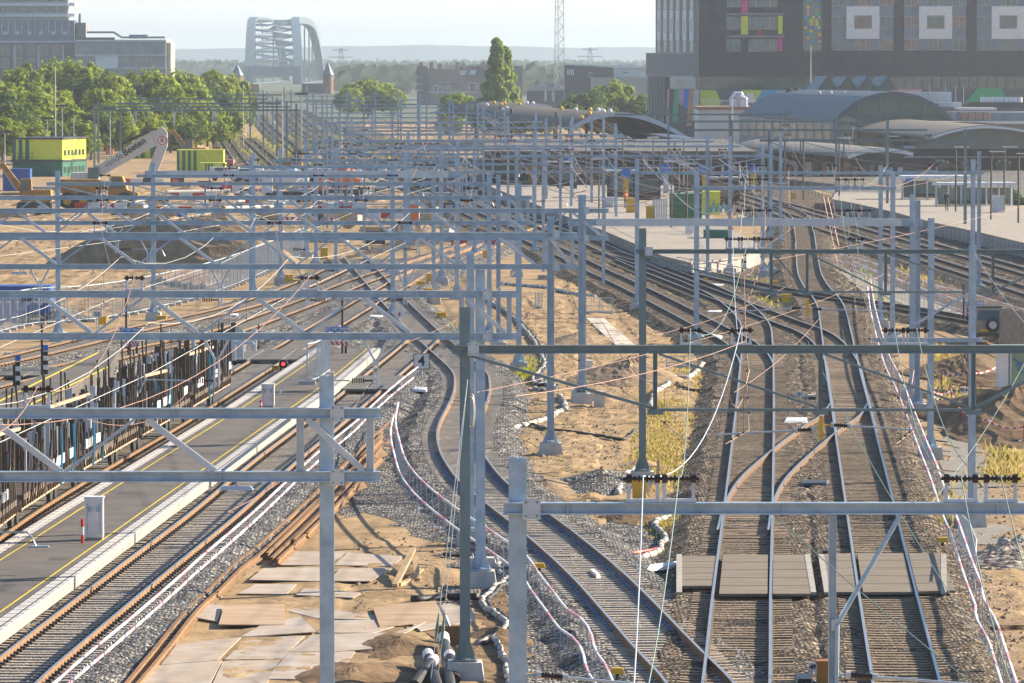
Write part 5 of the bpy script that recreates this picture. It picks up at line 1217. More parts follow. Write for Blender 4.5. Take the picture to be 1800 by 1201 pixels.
# ---------------------------------------------------------------- stake wagons
WAGD = mat('wagon dark steel', (.035,.026,.02), rough=.7, c2=(.13,.085,.055), scale=2)
WAGT = mat('rusty tan beam', (.36,.24,.15), rough=.8, c2=(.52,.38,.26), scale=2)
LOADW = flat('white frame panel', (.62,.64,.66), .5)
def ctr_at(key, Y):
    c = TRACKS[key]
    for a, b in zip(c, c[1:]):
        if (a.y-Y)*(b.y-Y) <= 0 and a.y != b.y: return a.lerp(b, (Y-a.y)/(b.y-a.y))
    return c[0] if abs(c[0].y-Y) < abs(c[-1].y-Y) else c[-1]
wl = ['half hidden at the left edge', 'behind the near truss gantry', 'in the middle of the row', 'before the last of the row', 'at the far end by the red signal']
Yw = 150.0; L = 15.6
for wi in range(5):
    a, c = ctr_at('L0', Yw), ctr_at('L0', Yw+L); d = (c-a).normalized(); n = Vector((d.y, -d.x, 0))
    t = thing('stake_wagon', 'dark flat wagon with tall stakes, %s' % wl[wi], 'wagon', (a.x, a.y, 0), 'stake wagons left of the grey platform')
    o = Vector((0,0,1.05)); e = .4
    MB().bar(a+o+d*e, c+o-d*e, 2.7, .16).build('deck', WAGD, t)
    for s in (-1, 1): MB().bar(a+d*e+n*s*1.25+Vector((0,0,.82)), c-d*e+n*s*1.25+Vector((0,0,.82)), .1, .3).build('side_sill', WAGT, t)
    for q in (.14, .22, .78, .86):
        m = a.lerp(c, q)
        for s in (-1, 1):
            w_ = m+n*s*.75+Vector((0,0,.44)); MB().disc(w_, .44, n, .13, 16).build('wheel', DARKM, t)
        MB().box(m+Vector((0,0,.55)), (1.9,.3,.3), math.atan2(d.y,d.x)-math.pi/2).build('axle_box', WAGD, t)
    r_ = random.Random(30+wi)
    for k in range(26):
        m = a.lerp(c, .03+.94*k/25)
        for s in (-1, 1):
            ln = Vector((r_.gauss(0,.09), r_.gauss(0,.12), 0)); h = r_.uniform(1.0, 1.9) if r_.random() < .8 else r_.uniform(2.0, 2.6)
            MB().bar(m+n*s*1.33+Vector((0,0,.75)), m+n*s*1.33+Vector((0,0,.75+h))+ln, .06, .085).build('stake', WAGD, t)
    for k in range(60):                              # framed load between the stakes
        m = a.lerp(c, .05+.9*k/25)+n*r_.uniform(-.9,.9); h = r_.uniform(.8,1.5)
        MB().box(m+Vector((0,0,1.14+h/2)), (r_.uniform(.03,.07), r_.uniform(.04,.22), h), math.atan2(d.y,d.x)+r_.gauss(0,.1)).build('load_frame', r_.choice([LOADW, WAGD, WAGD, WAGD, DARKM, GRY, WAGD]), t)
    for s in (-1, 0, 1):
        if r_.random() < .55:
            q0 = r_.uniform(.03,.3); q1 = r_.uniform(.6,.97)
            MB().bar(a.lerp(c, q0)+n*s*1.0+Vector((0,0,2.62)), a.lerp(c, q1)+n*s*1.0+Vector((0,0,2.42)), .10, .10).build('load_beam', WAGT, t)
            for q in range(6):
                m = a.lerp(c, q0+(q1-q0)*(q+.5)/6)+n*s*1.0; MB().bar(m+Vector((0,0,1.14)), m+Vector((0,0,2.36)), .06, .08).build('load_post', WAGD, t)
    for k in range(5):
        m = a.lerp(c, r_.uniform(.05,.95))+n*1.36
        MB().box(m+Vector((0,0,1.5)), (.05, 1.1, .3), math.atan2(d.y,d.x)-math.pi/2).build('side_board', LOADW, t)
    for k in range(2):
        m = a.lerp(c, r_.uniform(.1,.9))+n*1.4; MB().tube([m+Vector((0,0,.7)), m+Vector((.03,0,1.6)), m+Vector((0,0,2.4))], .035, 5).build('strap', CYAN, t)
    Yw += L*d.y+.9

# ---------------------------------------------------------------- signs, signals, crossing boards
def sign_pole(u, v0, v1, lab, name='black_post', bands=True):
    p = W(u, v1, .1); h = (v1-v0)*p.y/F; t = thing('sign_post', lab, 'post', p)
    MB().tube([p, p+Vector((0,0,h))], .055, 8).build('pole', BLACK, t); return t, p, h
def let_op(u0, u1, v0, v1, up, vp0, vp1, lab, rows):
    t, p, h = sign_pole(up, vp0, vp1, lab); Y = p.y-.1; x0, x1 = XY(u0, Y), XY(u1, Y); z1, z0 = pz(v0, Y), pz(v1, Y)
    t['category'] = 'warning sign'
    bd = MB().box(((x0+x1)/2, Y, (z0+z1)/2), (x1-x0, .04, z1-z0)).build('blue_board', BLUE, t)
    text_mesh('lettering', 'LET OP TREIN', (z1-z0)*.82, WHITE, ((x0+x1)/2, Y-.03, (z0+z1)/2), (math.pi/2,0,0), t, bold=.006)
    for a, c, w0, w1 in rows:
        xa, xb = XY(a, Y), XY(c, Y); za, zb = pz(w0, Y), pz(w1, Y)
        r_ = MB().box(((xa+xb)/2, Y, (za+zb)/2), (xb-xa, .04, za-zb)).build('striped_board', WHITE, t)
        n = 5; b = MB(); st = (xb-xa)/n; hh = za-zb
        for k in range(n): 
            x = xa+k*st; b.prism([Vector((x+min(0.0,0), Y-.024, za)), Vector((x+st*.5, Y-.024, za)), Vector((min(x+st*.5+hh*.7, xb), Y-.024, zb)), Vector((min(x+hh*.7, xb), Y-.024, zb))], (0,-.004,0))
        b.build('red_stripes', RED, t)
        for x in (xa+.15, xb-.15): MB().box((x, Y+.02, (zb-.25)), (.1,.05,.5)).build('leg', DARKM, t)
let_op(572, 612, 574.5, 583, 602, 522, 628, 'blue warning board over a red and white board beside the platform crossing', [(571,613,600,607)])
let_op(209, 249, 576.5, 584.5, 222, 520, 612, 'blue warning board over a red and white board at the left platform end', [(219,245,600,609)])
let_op(1697, 1731, 530, 537, 1694, 500, 560, 'blue warning board over two red and white boards near the parked jeep', [(1697,1731,540,546),(1697,1731,549,555)])
for u, v0, v1, lab in ((25,640,684,'left'), (74,570,664,'middle'), (1305,455,478,'right')):
    t, p, h = sign_pole(u, v0, v1, {'left':'short black pole with a black and white banded plate at the far left platform','middle':'tall black pole with a banded plate on the far left platform','right':'black pole standing among the station tracks'}[lab])
    for k in range(5): MB().box(p+Vector((.16,-.02,.25+k*.2)), (.2,.04,.19)).build('band', WHITE if k % 2 else BLACK, t)
    if lab != 'right': MB().box(p+Vector((.16,-.02,1.3)), (.22,.05,.25)).build('blue_tag', BLUE, t)
def dwarf_signal(ul, vl, u0, u1, v0, v1, vb, num, lab):
    p = W(ul, vb, -.1); Y = p.y; t = thing('dwarf_signal', lab, 'signal', p, 'low red light signals')
    for s in (-.12, .12): MB().bar(p+Vector((s,.1,0)), Vector((p.x+s,Y+.1,pz(vl,Y))), .06, .06).build('leg', DARKM, t)
    z = pz(vl, Y); MB().tube([Vector((p.x,Y+.02,z)), Vector((p.x,Y+.35,z))], .2, 14).build('lamp_head', BLACK, t)
    MB().tube([Vector((p.x,Y-.03,z)), Vector((p.x,Y,z))], .09, 12).build('red_light', flat('red signal light', (.95,.07,.04), .3, emit=.6), t)
    zc = (pz(v0,Y)+pz(v1,Y))/2; xc = XY((u0+u1)/2, Y); MB().box((xc,Y-.05,zc), (XY(u1,Y)-XY(u0,Y),.04,pz(v0,Y)-pz(v1,Y))).build('number_plate', YELLOW, t)
    text_mesh('number', num, (pz(v0,Y)-pz(v1,Y))*.85, BLACK, (xc,Y-.08,zc), (math.pi/2,0,0), t, bold=.008)
dwarf_signal(326, 637, 322, 338, 640, 648.5, 712, '64', 'red light signal with yellow number plate at the far end of the wagons')
dwarf_signal(498, 640, 477, 491, 643, 651, 655, '66', 'red light signal with yellow number plate beside the platform crossing')
t = thing('speed_sign', 'white square sign with black number 4 beside the S-curved track', 'sign', W(741, 665, -.2)); p = W(741, 665, -.2); Y = p.y
z = pz(635.5, Y); MB().box((p.x, Y, z), (.72,.04,.72)).build('board', WHITE, t); fr = MB()
for dx, dz, sx, sz in ((0,.345,.72,.03),(0,-.345,.72,.03),(.345,0,.03,.66),(-.345,0,.03,.66)): fr.box((p.x+dx, Y-.025, z+dz), (sx,.012,sz))
fr.build('board_border', BLACK, t); text_mesh('number', '4', .62, BLACK, (p.x, Y-.03, z), (math.pi/2,0,0), t, bold=.012)
MB().tube([p, Vector((p.x, Y+.04, z-.3))], .04, 8).build('pole', STEEL, t)
def boards(name, lab, cat, quads, z, m, th=.1, joints=3):
    P0 = [W(u, v, z) for u, v in quads[0]]; t = thing(name, lab, cat, Vector((P0[0].x, P0[0].y, GZ)))
    for q in quads:
        P_ = [W(u, v, z) for u, v in q]; b = MB(); n = joints
        for k in range(n):
            f0, f1 = k/n+.004, (k+1)/n-.004; A, B_, C_, D_ = P_[0].lerp(P_[3], f0), P_[1].lerp(P_[2], f0), P_[1].lerp(P_[2], f1), P_[0].lerp(P_[3], f1)
            b.prism([p-Vector((0,0,th)) for p in (A, B_, C_, D_)], (0,0,th))
        b.build('panel', m, t)
    return t
DKB = mat('dark crossing boards', (.07,.07,.065), rough=.8, c2=(.14,.135,.125), scale=1.5, stretch=(.4,3,1))
boards('crossing_boards', 'dark boards crossing the platform track near the number sign', 'crossing', [[(600,684),(641,684),(662,660),(632,660)],[(645,684),(700,684),(712,660),(667,660)],[(568,684),(594,684),(622,660),(596,660)]], .02, DKB)
boards('crossing_boards', 'dark boards across the tracks at the end of the grey platform', 'crossing', [[(440,632),(494,632),(520,614),(470,614)],[(500,632),(540,632),(556,614),(526,614)],[(395,632),(434,632),(464,614),(424,614)]], .02, DKB)
boards('crossing_boards', 'dark boards across the tracks at the far left', 'crossing', [[(-20,660),(40,660),(75,645),(20,645)],[(46,660),(90,660),(120,645),(80,645)]], .02, DKB)
# concrete track boxes under the crossing ends
for u, v in ((470,633),(640,683)):
    p = W(u, v, -.05); t = thing('drain_box', 'pale concrete drain box under the crossing boards %s' % ('by the number sign' if u > 600 else 'at the platform end'), 'box', p)
    MB().box(p+Vector((0,-.25,-.05)), (.7,.4,.22)).build('body', CONC, t); MB().box(p+Vector((0,-.47,-.05)), (.45,.03,.12)).build('grate', STEEL, t)

# ---------------------------------------------------------------- building site on the left
def mesh_fence(px, h, lab, n_between=1.2, cat='fence', dense=.22, z=GZ):
    P_ = spline([W(u, v, z) for u, v in px], 2.2); t = thing('mesh_fence', lab, cat, P_[0]); post = MB(); 
    for i in range(len(P_)-1):
        a, c = P_[i], P_[i+1]; b = MB(); up = Vector((0,0,h))
        b.bar(a+up, c+up, .05, .05); b.bar(a+Vector((0,0,.15)), c+Vector((0,0,.15)), .04, .04); b.bar(a, a+up, .06, .06)
        k = dense
        while k < 1: b.bar(a.lerp(c, k)+Vector((0,0,.15)), a.lerp(c, k)+up, .016, .016); k += dense*.5
        b.build('fence_panel', STEELB, t)
        MB().box(a+Vector((0,0,.08)), (.7,.3,.16)).build('fence_foot', CONC, t)
mesh_fence([(-20,592),(60,572),(155,566),(270,545),(400,508),(540,447)], 2.0, 'long grey mesh fence between the sand site and the sunlit track')
mesh_fence([(540,676),(556,672),(585,652)], 1.7, 'short mesh fence panels standing on the grey platform', z=PZ)
def heap(px_c, rx, ry, h, m, lab, seed=1, name='sand_heap', skew=0.0, flat_=1.0):
    p = W(*px_c); r_ = random.Random(seed); b = MB(); n, k = 40, 14; ph = [r_.uniform(0, 6) for _ in range(8)]
    for i in range(k+1):
        t_ = i/k
        for j in range(n):
            a = 2*math.pi*j/n; w_ = 1+.14*math.sin(2*a+ph[0])+.1*math.sin(3*a+ph[1])+.07*math.sin(5*a+ph[2])
            hh = (min(1, (1-t_)*1.7)**.85 if flat_ < 1 else (1-t_)**1.15)*h*(1+.12*math.sin(4*a+ph[3])*t_)+r_.gauss(0, h*.018)*(1 if 0 < i < k else 0)
            b.v.append(p+Vector((rx*t_*w_*math.cos(a)+skew*(1-t_), ry*t_*w_*math.sin(a), max(hh, 0) if i < k else -.06)))
    for i in range(k):
        for j in range(n):
            b.f.append((i*n+j, (i+1)*n+j, (i+1)*n+(j+1) % n, i*n+(j+1) % n)); b.mi.append(0)
    o = b.build(name, m); return tag(o, lab, 'heap')
HEAPD = mat('heap earth', (.20,.14,.09), rough=.95, c2=(.38,.28,.18), scale=1.2, bump=1, bscale=6, spec=.1)
heap((305,466), 7.6, 5.5, 3.3, HEAPD, 'big dark brown sand heap behind the second truss gantry', 3, skew=.5, flat_=.6)
heap((185,464), 3.6, 6, 1.6, HEAPD, 'lower left shoulder of dark sand beside the big brown heap', 5)
heap((280,264), 5.4*1.3, 8, 5.0, SAND, 'tall pale sand heap behind the white excavator boom', 7)
heap((86,562), 2.3, 6, 1.2, BALL, 'dark grey gravel heap beside the lower blue container', 9, name='gravel_heap')
heap((330,366), 4, 8, .8, HEAPD, 'low brown earth bank behind the plain beam portal', 11)
heap((820,250), 10, 14, 1.2, SAND, 'low sand bank far off before the station portals', 13)
# containers of the site
def plan_box(name, lab, cat, plan, z0, z1, mats_):
    t = thing(name, lab, cat, Vector((plan[0][0], plan[0][1], z0))); P_ = [Vector((x, y, 0)) for x, y in plan]
    return t, P_
Y = 690.0
def office(lab, z0, z1, front, side, stripes, rail):
    A, B_, C_ = Vector((XY(22, Y), Y, 0)), Vector((XY(111, Y), Y-1, 0)), Vector((XY(152, Y+9), Y+9, 0)); D_ = A+(C_-B_)
    t = thing('site_office', lab, 'container', Vector((A.x, A.y, z0)))
    MB().prism([p+Vector((0,0,z0)) for p in (A, B_, C_, D_)], (0,0,z1-z0)).build('body', front, t)
    n = Vector((0,-1,0)).lerp(Vector(((B_-A).y, -(B_-A).x, 0)).normalized(), 1)
    for f0, f1, m in stripes:
        p, q = A.lerp(B_, f0)+n*.04, A.lerp(B_, f1)+n*.04
        MB().hexa([p+Vector((0,0,z0+.02)), q+Vector((0,0,z0+.02)), q-n*.03+Vector((0,0,z0+.02)), p-n*.03+Vector((0,0,z0+.02)), p+Vector((0,0,z1-.02)), q+Vector((0,0,z1-.02)), q-n*.03+Vector((0,0,z1-.02)), p-n*.03+Vector((0,0,z1-.02))]).build('painted_panel', m, t)
    sn = Vector(((C_-B_).y, -(C_-B_).x, 0)).normalized()
    for k in range(6):
        p, q = B_.lerp(C_, .06+k*.15)+sn*.03, B_.lerp(C_, .16+k*.15)+sn*.03; zz = z0+(z1-z0)*.25
        MB().hexa([p+Vector((0,0,zz)), q+Vector((0,0,zz)), q-sn*.02+Vector((0,0,zz)), p-sn*.02+Vector((0,0,zz)), p+Vector((0,0,zz+.7)), q+Vector((0,0,zz+.7)), q-sn*.02+Vector((0,0,zz+.7)), p-sn*.02+Vector((0,0,zz+.7))]).build('window', GLASS, t)
    MB().prism([p+Vector((0,0,z1+.003)) for p in (A+Vector((-.2,-.2,0)), B_+Vector((.1,-.2,0)), C_+Vector((.2,.1,0)), D_)], (0,0,.22)).build('roof', DARKM, t)
    return t, A, B_
ow, A, B_ = office('upper lime yellow site office container with green stripes', 1.35, 4.0, LIME, LIME, ((0,.07,DGREEN),(.13,.2,DGREEN),(.26,.34,DGREEN)), 1)
ow2, A2, B2_ = office('lower dark green site office container under the yellow one', -.5, 1.32, DGREEN, DGREEN, ((.75,.99,DGREEN),), 0)
t = thing('steel_stair', 'green steel landing and stair in front of the stacked site offices', 'stair', A+Vector((0,-1.2,GZ)))
MB().bar(A+Vector((0,-.7,1.3)), A+Vector((2.6,-.7,1.3)), 1.1, .08).build('landing', DGREEN, t)
b = MB()
for k in range(7): b.bar(A+Vector((k*.42,-1.2,1.35)), A+Vector((k*.42,-1.2,2.35)), .04, .04)
b.bar(A+Vector((0,-1.2,2.35)), A+Vector((2.6,-1.2,2.35)), .05, .05); b.bar(A+Vector((0,-1.2,1.85)), A+Vector((2.6,-1.2,1.85)), .04, .04); b.build('railing', DGREEN, t)
MB().bar(A+Vector((2.7,-.8,1.3)), A+Vector((5.0,-.8,GZ)), .9, .1).build('stair_flight', DGREEN, t)
def container(u0, u1, v0, v1, dep, m, lab, stripes=(), z=GZ, group=None):
    t, x0, x1, Y_, h = boxthing('site_container', lab, 'container', u0, u1, v0, v1, dep, m, ribs=0, z=z, group=group)
    b = MB(); n = int((x1-x0)/.35)
    for k in range(n): b.box((x0+(k+.5)*(x1-x0)/n, Y_-.015, z+h/2), ((x1-x0)/n*.45, .03, h*.86))
    b.build('corrugation', m, t)
    for f0, f1, mm in stripes: MB().box((x0+(x1-x0)*(f0+f1)/2, Y_-.045, z+h/2), ((x1-x0)*(f1-f0), .03, h*.94)).build('painted_panel', mm, t)
    return t, x0, x1, Y_, h
BLUC = flat('container blue', (.02,.10,.38), .5)
container(5, 53, 298, 336, 2.4, BLUC, 'small blue container under the stair of the site offices')
bc, x0, x1, Y_, h = container(-60, 88, 505, 566, 2.4, BLUC, 'long blue container at the left edge behind the second truss gantry')
b = MB()
for k in range(9): b.box((x0+.3+k*.5, Y_-.05, GZ+h*.58), (.25,.03,.12))
b.build('white_dashes', WHITE, bc)
ST = ((0,.08,DGREEN),(.2,.34,DGREEN),(.46,.6,DGREEN))
container(226, 274, 236, 279, 5, LIME, 'green and yellow striped container left of the yellow digger', ST+((.8,1,DGREEN),), group='striped site containers')
container(311, 393, 264, 304, 3, LIME, 'green and yellow striped container behind the yellow digger bucket', ((0,.05,DGREEN),(.12,.18,DGREEN),(.24,.3,DGREEN),(.36,.42,DGREEN)), group='striped site containers')
container(352, 396, 287, 312, 2.6, LIME, 'lowest striped container at the right end of the site', ((.2,.26,DGREEN),(.32,.38,DGREEN),(.44,.5,DGREEN)), group='striped site containers')
container(210, 226, 232, 262, 4, DGREEN, 'dark green container end left of the striped one', group='striped site containers')
container(186, 199, 255, 272, 1.5, ORANGE, 'small red brown skip box left of the white boom')
# white excavator with its long lettered boom
Y = 600.0; CREAM = flat('cream white machine paint', (.66,.62,.55), .45)
ex = thing('excavator', 'big cream white excavator with a lettered boom folded over the site', 'excavator', (XY(215, Y), Y, GZ))
def pp(pts, th, name, m, root, Yq=None): return MB().prism([WY(u, v, Yq or Y) for u, v in pts], (0, th, 0)).build(name, m, root)
pp([(148,324),(153,305),(178,287),(260,233),(282,227),(285,244),(277,254),(199,298),(178,310),(164,334)], .7, 'boom', CREAM, ex)
pp([(274,231),(284,222),(294,233),(294,258),(273,312),(256,312),(263,290),(276,256)], .6, 'stick', CREAM, ex, Y-.05)
MB().disc(WY(285, 247, Y-.12), .62, (0,1,0), .1, 20).build('round_badge', WHITE, ex)
MB().disc(WY(285, 247, Y-.19), .5, (0,1,0), .04, 20).build('badge_ring', RED, ex); MB().disc(WY(285, 247, Y-.22), .4, (0,1,0), .04, 20).build('badge_face', WHITE, ex)
text_mesh('badge_letter', 'B', .62, RED, WY(285, 247, Y-.26), (math.pi/2,0,0), ex, bold=.02)
bp = WY(218, 270, Y-.06); qd = (WY(262,239,Y)-WY(180,292,Y)).normalized(); MT = Matrix((( qd.x, -qd.z, 0), (0, 0, -1), (qd.z, qd.x, 0)))
def boom_text(body, size, m, off, bold=0.0):
    o = text_mesh('lettering', body, size, m, bp+qd*off, (0,0,0), ex, bold=bold); o.rotation_euler = MT.to_euler()
boom_text('vande', .95, flat('grey lettering', (.2,.2,.2), .5), -1.32); boom_text('Beeten', .98, BLACK, 1.28, .02)
MB().tube([WY(214,253,Y-.2), WY(262,231,Y-.2)], .16, 8).build('hydraulic_ram', DARKM, ex)
MB().box((XY(150, Y), Y+.6, .9), (3.2,3,1.8), 0, .9).build('house', CREAM, ex); MB().box((XY(165, Y), Y-.4, 1.5), (1.2,1.3,1.7), 0, .9).build('cab', GLASS, ex)
for s in (-1.1, 1.3): MB().box((XY(150, Y), Y+s, -.05), (4.2,.6,.9), 0, .85).build('crawler_track', DARKM, ex)
pp([(254,306),(274,306),(270,324),(250,322)], .9, 'bucket', DARKM, ex, Y-.2)
# yellow diggers
SITEY = mat('dusty machine yellow', (.22,.11,.02), rough=.6, c2=(.50,.26,.03), scale=1.5)
def digger(u, vb, s, lab, flip=1, Yd=None, boom=True, pale=False):
    p = W(u, vb); Y_ = p.y; k = F/Y_; t = thing('excavator', lab, 'excavator', p, 'yellow diggers of the building site'); M_ = SITEY
    for d in (-.9, .9): MB().box(p+Vector((0,d,.45)), (3.4,.55,.85), 0, .85).build('crawler_track', DARKM, t)
    MB().box(p+Vector((-.3*flip,0,1.5)), (2.9,2.3,1.1), 0, .92).build('house', M_, t)
    c = MB().box(p+Vector((.7*flip,-.6,2.35)), (1.2,1.1,1.5), 0, .86).build('cab', M_, t); MB().box(p+Vector((.75*flip,-1.13,2.45)), (.9,.1,.95), 0, .9).build('cab_window', GLASS, c)
    if boom:
        MB().bar(p+Vector((1.0*flip,.3,1.8)), p+Vector((3.0*flip,.3,4.4)), .45, .5).build('boom', M_, t); MB().bar(p+Vector((2.9*flip,.3,4.5)), p+Vector((5.0*flip,.3,2.4)), .35, .42).build('stick', M_, t)
        MB().tube([p+Vector((1.6*flip,.3,1.9)), p+Vector((2.9*flip,.3,3.9))], .1, 6).build('hydraulic_ram', STEELB, t)
        MB().hexa([p+Vector(q) for q in ((4.6*flip,-.2,1.6),(5.5*flip,-.2,1.5),(5.5*flip,.8,1.5),(4.6*flip,.8,1.6),(4.7*flip,-.2,2.5),(5.2*flip,-.2,2.5),(5.2*flip,.8,2.5),(4.7*flip,.8,2.5))]).build('bucket', DARKM, t)
    return t
digger(342, 286, 1, 'yellow digger with its long arm raised before the pale sand heap', -1)
digger(372, 300, 1, 'yellow digger between the striped containers', 1, boom=False)
digger(60, 372, 1, 'yellow digger at the left edge in front of the blue container', -1)
digger(515, 306, 1, 'yellow digger behind the wide pale girder', 1, boom=False); digger(585, 304, 1, 'orange yellow loader behind the wide pale girder, right of the other', -1, boom=False)
def dumper(u0, u1, vb, lab):
    p = W((u0+u1)/2, vb); Y_ = p.y; L_ = XY(u1, Y_)-XY(u0, Y_); t = thing('dump_truck', lab, 'dump truck', p, 'yellow dump trucks'); x = p.x-L_/2
    b = MB(); b.prism([Vector((x+q*L_, Y_-1.1, z+GZ)) for q, z in ((.02,2.9),(.02,2.2),(.12,1.3),(.5,1.1),(.6,2.7),(.5,2.9))], (0,2.2,0)); b.build('dump_body', SITEY, t)
    b = MB(); b.prism([Vector((x+q*L_, Y_-1.15, z+GZ)) for q, z in ((.62,1.0),(.98,.9),(.99,1.6),(.86,1.9),(.8,3.2),(.66,3.2),(.64,2.0))], (0,2.3,0)); cb = b.build('cab', SITEY, t)
    MB().prism([Vector((x+q*L_, Y_-1.19, z+GZ)) for q, z in ((.67,2.1),(.81,2.0),(.785,3.0),(.68,3.0))], (0,.03,0)).build('cab_window', GLASS, cb)
    MB().box((p.x, Y_, .55), (L_*.9,.9,.35)).build('chassis', DARKM, t)
    for q in (.15,.34,.83):
        for s in (-1.05, 1.05):
            w_ = MB().disc((x+q*L_, Y_+s, GZ+.85), .85, (0,1,0), .6, 18).build('wheel', BLACK, t); MB().disc((x+q*L_, Y_+s*1.29, GZ+.85), .38, (0,1,0), .06, 12).build('rim', YELLOW, w_)
    MB().disc((x+.97*L_, Y_-.6, GZ+1.25), .12, (1,0,0), .1, 8).build('headlight', WHITE, t)
dumper(98, 246, 369, 'yellow dump truck seen side on in front of the white boom')
# red and other site machines
def mixer(u, v, lab, m, m2):
    p = W(u, v); t = thing('concrete_mixer', lab, 'mixer truck', p)
    MB().tube([p+Vector((-1.6,0,2.0)), p+Vector((-.9,0,2.2)), p+Vector((.4,0,2.4)), p+Vector((1.3,0,2.2)), p+Vector((1.7,0,2.1))], [.5,1.0,1.15,.7,.35], 14).build('drum', m, t)
    MB().box(p+Vector((0,0,.9)), (4.6,1.6,.4)).build('chassis', DARKM, t); MB().box(p+Vector((-2.4,0,1.7)), (1.1,1.8,1.7), 0, .9).build('cab', m2, t)
    for q in (-2.2,.6,1.6):
        for s in (-.9,.9): MB().disc(p+Vector((q,s,.5)), .5, (0,1,0), .35, 14).build('wheel', BLACK, t)
mixer(512, 356, 'white drum mixer behind the plain beam portal', WHITE, WHITE)
mixer(604, 352, 'orange machine with a rounded body right of the white drum', ORANGE, ORANGE)
ob_, x0, x1, Y_, h = boxthing('orange_cabin', 'orange and white site cabin in the middle of the truss gantries', 'cabin', 716, 737, 352, 392, 1.6, WHITE)
MB().box(((x0+x1)/2, Y_-.04, GZ+h*.72), ((x1-x0)*.8,.04,h*.28)).build('orange_panel', ORANGE, ob_); MB().box(((x0+x1)/2, Y_-.04, GZ+h*.26), ((x1-x0)*.85,.04,h*.4)).build('orange_panel', ORANGE, ob_)
for k in range(7):
    u = 395+k*43; p = W(u, 318+k % 3*3); t = thing('parked_van', 'small white van far off behind the wide pale girder, %s from the left' % nth(k), 'van', p, 'vans beyond the girder')
    MB().box(p+Vector((0,0,1.0)), (3.6,1.7,1.2), 0, .92).build('body', WHITE if k != 3 else ORANGE, t); MB().box(p+Vector((-.2,-.86,1.35)), (1.8,.05,.45)).build('window', GLASS, t)
    for s in (-1.1,1.1): MB().disc(p+Vector((s,-.85,.35)), .35, (0,1,0), .2, 10).build('wheel', BLACK, t)
# stacked old sleepers
for u0, u1, m, lab in ((379,417,mat('grey old timber', (.10,.085,.075), rough=.9, c2=(.2,.17,.15), scale=3),'long stack of old dark sleepers at the end of the weedy sidings'), (418,431,WOOD,'sunlit end stack of old sleepers beside the weedy sidings')):  # shaded length and lit end of the pile painted by two timber colours
    p = W((u0+u1)/2, 242); Y_ = p.y; t = thing('sleeper_stack', lab, 'stack', p); x0, x1 = XY(u0, Y_), XY(u1, Y_)
    for r_i in range(9):
        b = MB()
        if r_i % 2 == 0: 
            for q in range(4): b.box(((x0+x1)/2, Y_+q*.7, GZ+.2+r_i*.36), (x1-x0, .26, .2))
        else:
            n = max(4, int((x1-x0)/.5))
            for q in range(n): b.box((x0+(q+.5)*(x1-x0)/n, Y_+1.05, GZ+.2+r_i*.36), (.26, 2.6, .16))
        b.build('sleeper_layer', m, t)
p = W(401, 296); t = thing('red_tank', 'faded red round tank beside the lowest striped container', 'tank', p); MB().tube([p+Vector((-.8,0,.55)), p+Vector((-.7,0,.6)), p+Vector((.7,0,.6)), p+Vector((.8,0,.55))], [.3,.6,.6,.3], 14).build('barrel', flat('faded red', (.5,.16,.15), .6), t); MB().box(p+Vector((0,0,.1)), (1.2,.8,.2)).build('cradle', DARKM, t)
# thin poles on the left
def pole(u, v0, vb, lab, r=.07, head=None, m=None, grp='thin poles and lamps on the left'):
    p = W(u, vb); Y_ = p.y; z = pz(v0, Y_); t = thing('yard_pole', lab, 'pole', p, grp)
    MB().tube([p, Vector((p.x, Y_, z))], [r*1.3, r*.7], 7).build('pole', m or GRY, t)
    if head: MB().box((p.x, Y_, z), (1.6,.3,.25)).build('lamp_head', DARKM, t)
for u, v0, vb, hd, lab in ((98,118,300,0,'tall white flag pole rising behind the yellow site office'),(110,186,300,1,'lamp pole just right of the tall white flag pole'),(84,208,300,1,'short lamp pole left of the tall white flag pole'),(130,200,300,1,'lamp pole right of the site office roof'),(194,190,292,1,'lamp pole between the two grey posts and the sand heap'),(9,232,335,1,'lamp pole at the far left beside the blue container'),(212,175,270,0,'slim pole before the trees by the small green container'),(428,148,262,0,'pale pole at the end of the old sleeper stacks'),(480,180,262,0,'pale yellow pole at the sidings, left one'),(497,165,305,0,'pale yellow pole at the sidings, right one'),(530,165,300,1,'lamp pole right of the sidings with a wide head'),(601,190,300,0,'white pole left of the crowd of station masts'),(1425,80,262,0,'tall thin flag pole in front of the tower stair glazing'),(1287,165,300,0,'brown pole by the pale clad annex')):
    pole(u, v0, vb, lab, head=hd, m=TAPEW if hd == 0 else GRY)
# yellow trackside boxes
yb = [(179,557,575),(284,556,566),(508,484,500),(524,492,500),(570,437,462),(757,482,499),(752,508,528),(855,441,458),(776,550,560),(1168,445,460),(1239,461,477),(1382,518,536),(1185,460,466),(740,495,502),(1360,495,505),(1440,440,452),(1395,340,352),(1210,455,461)]
for i, (u, v0, v1) in enumerate(yb):
    p = W(u, v1, -.25); Y_ = p.y; h = max(.25, (v1-v0)*Y_/F); t = thing('trackside_box', 'yellow trackside box on short legs, %s from the left' % nth(sorted(x[0] for x in yb).index(u)), 'box', p, 'yellow trackside boxes')
    MB().box(p+Vector((0,0,h*.62)), (.52,.4,h*.75)).build('body', YELLOW, t); MB().box(p+Vector((0,0,h*1.02)), (.6,.48,.05)).build('lid', YELLOW, t)
    for s in (-.18,.18): MB().box(p+Vector((s,0,h*.12)), (.06,.06,h*.25)).build('leg', STEEL, t)
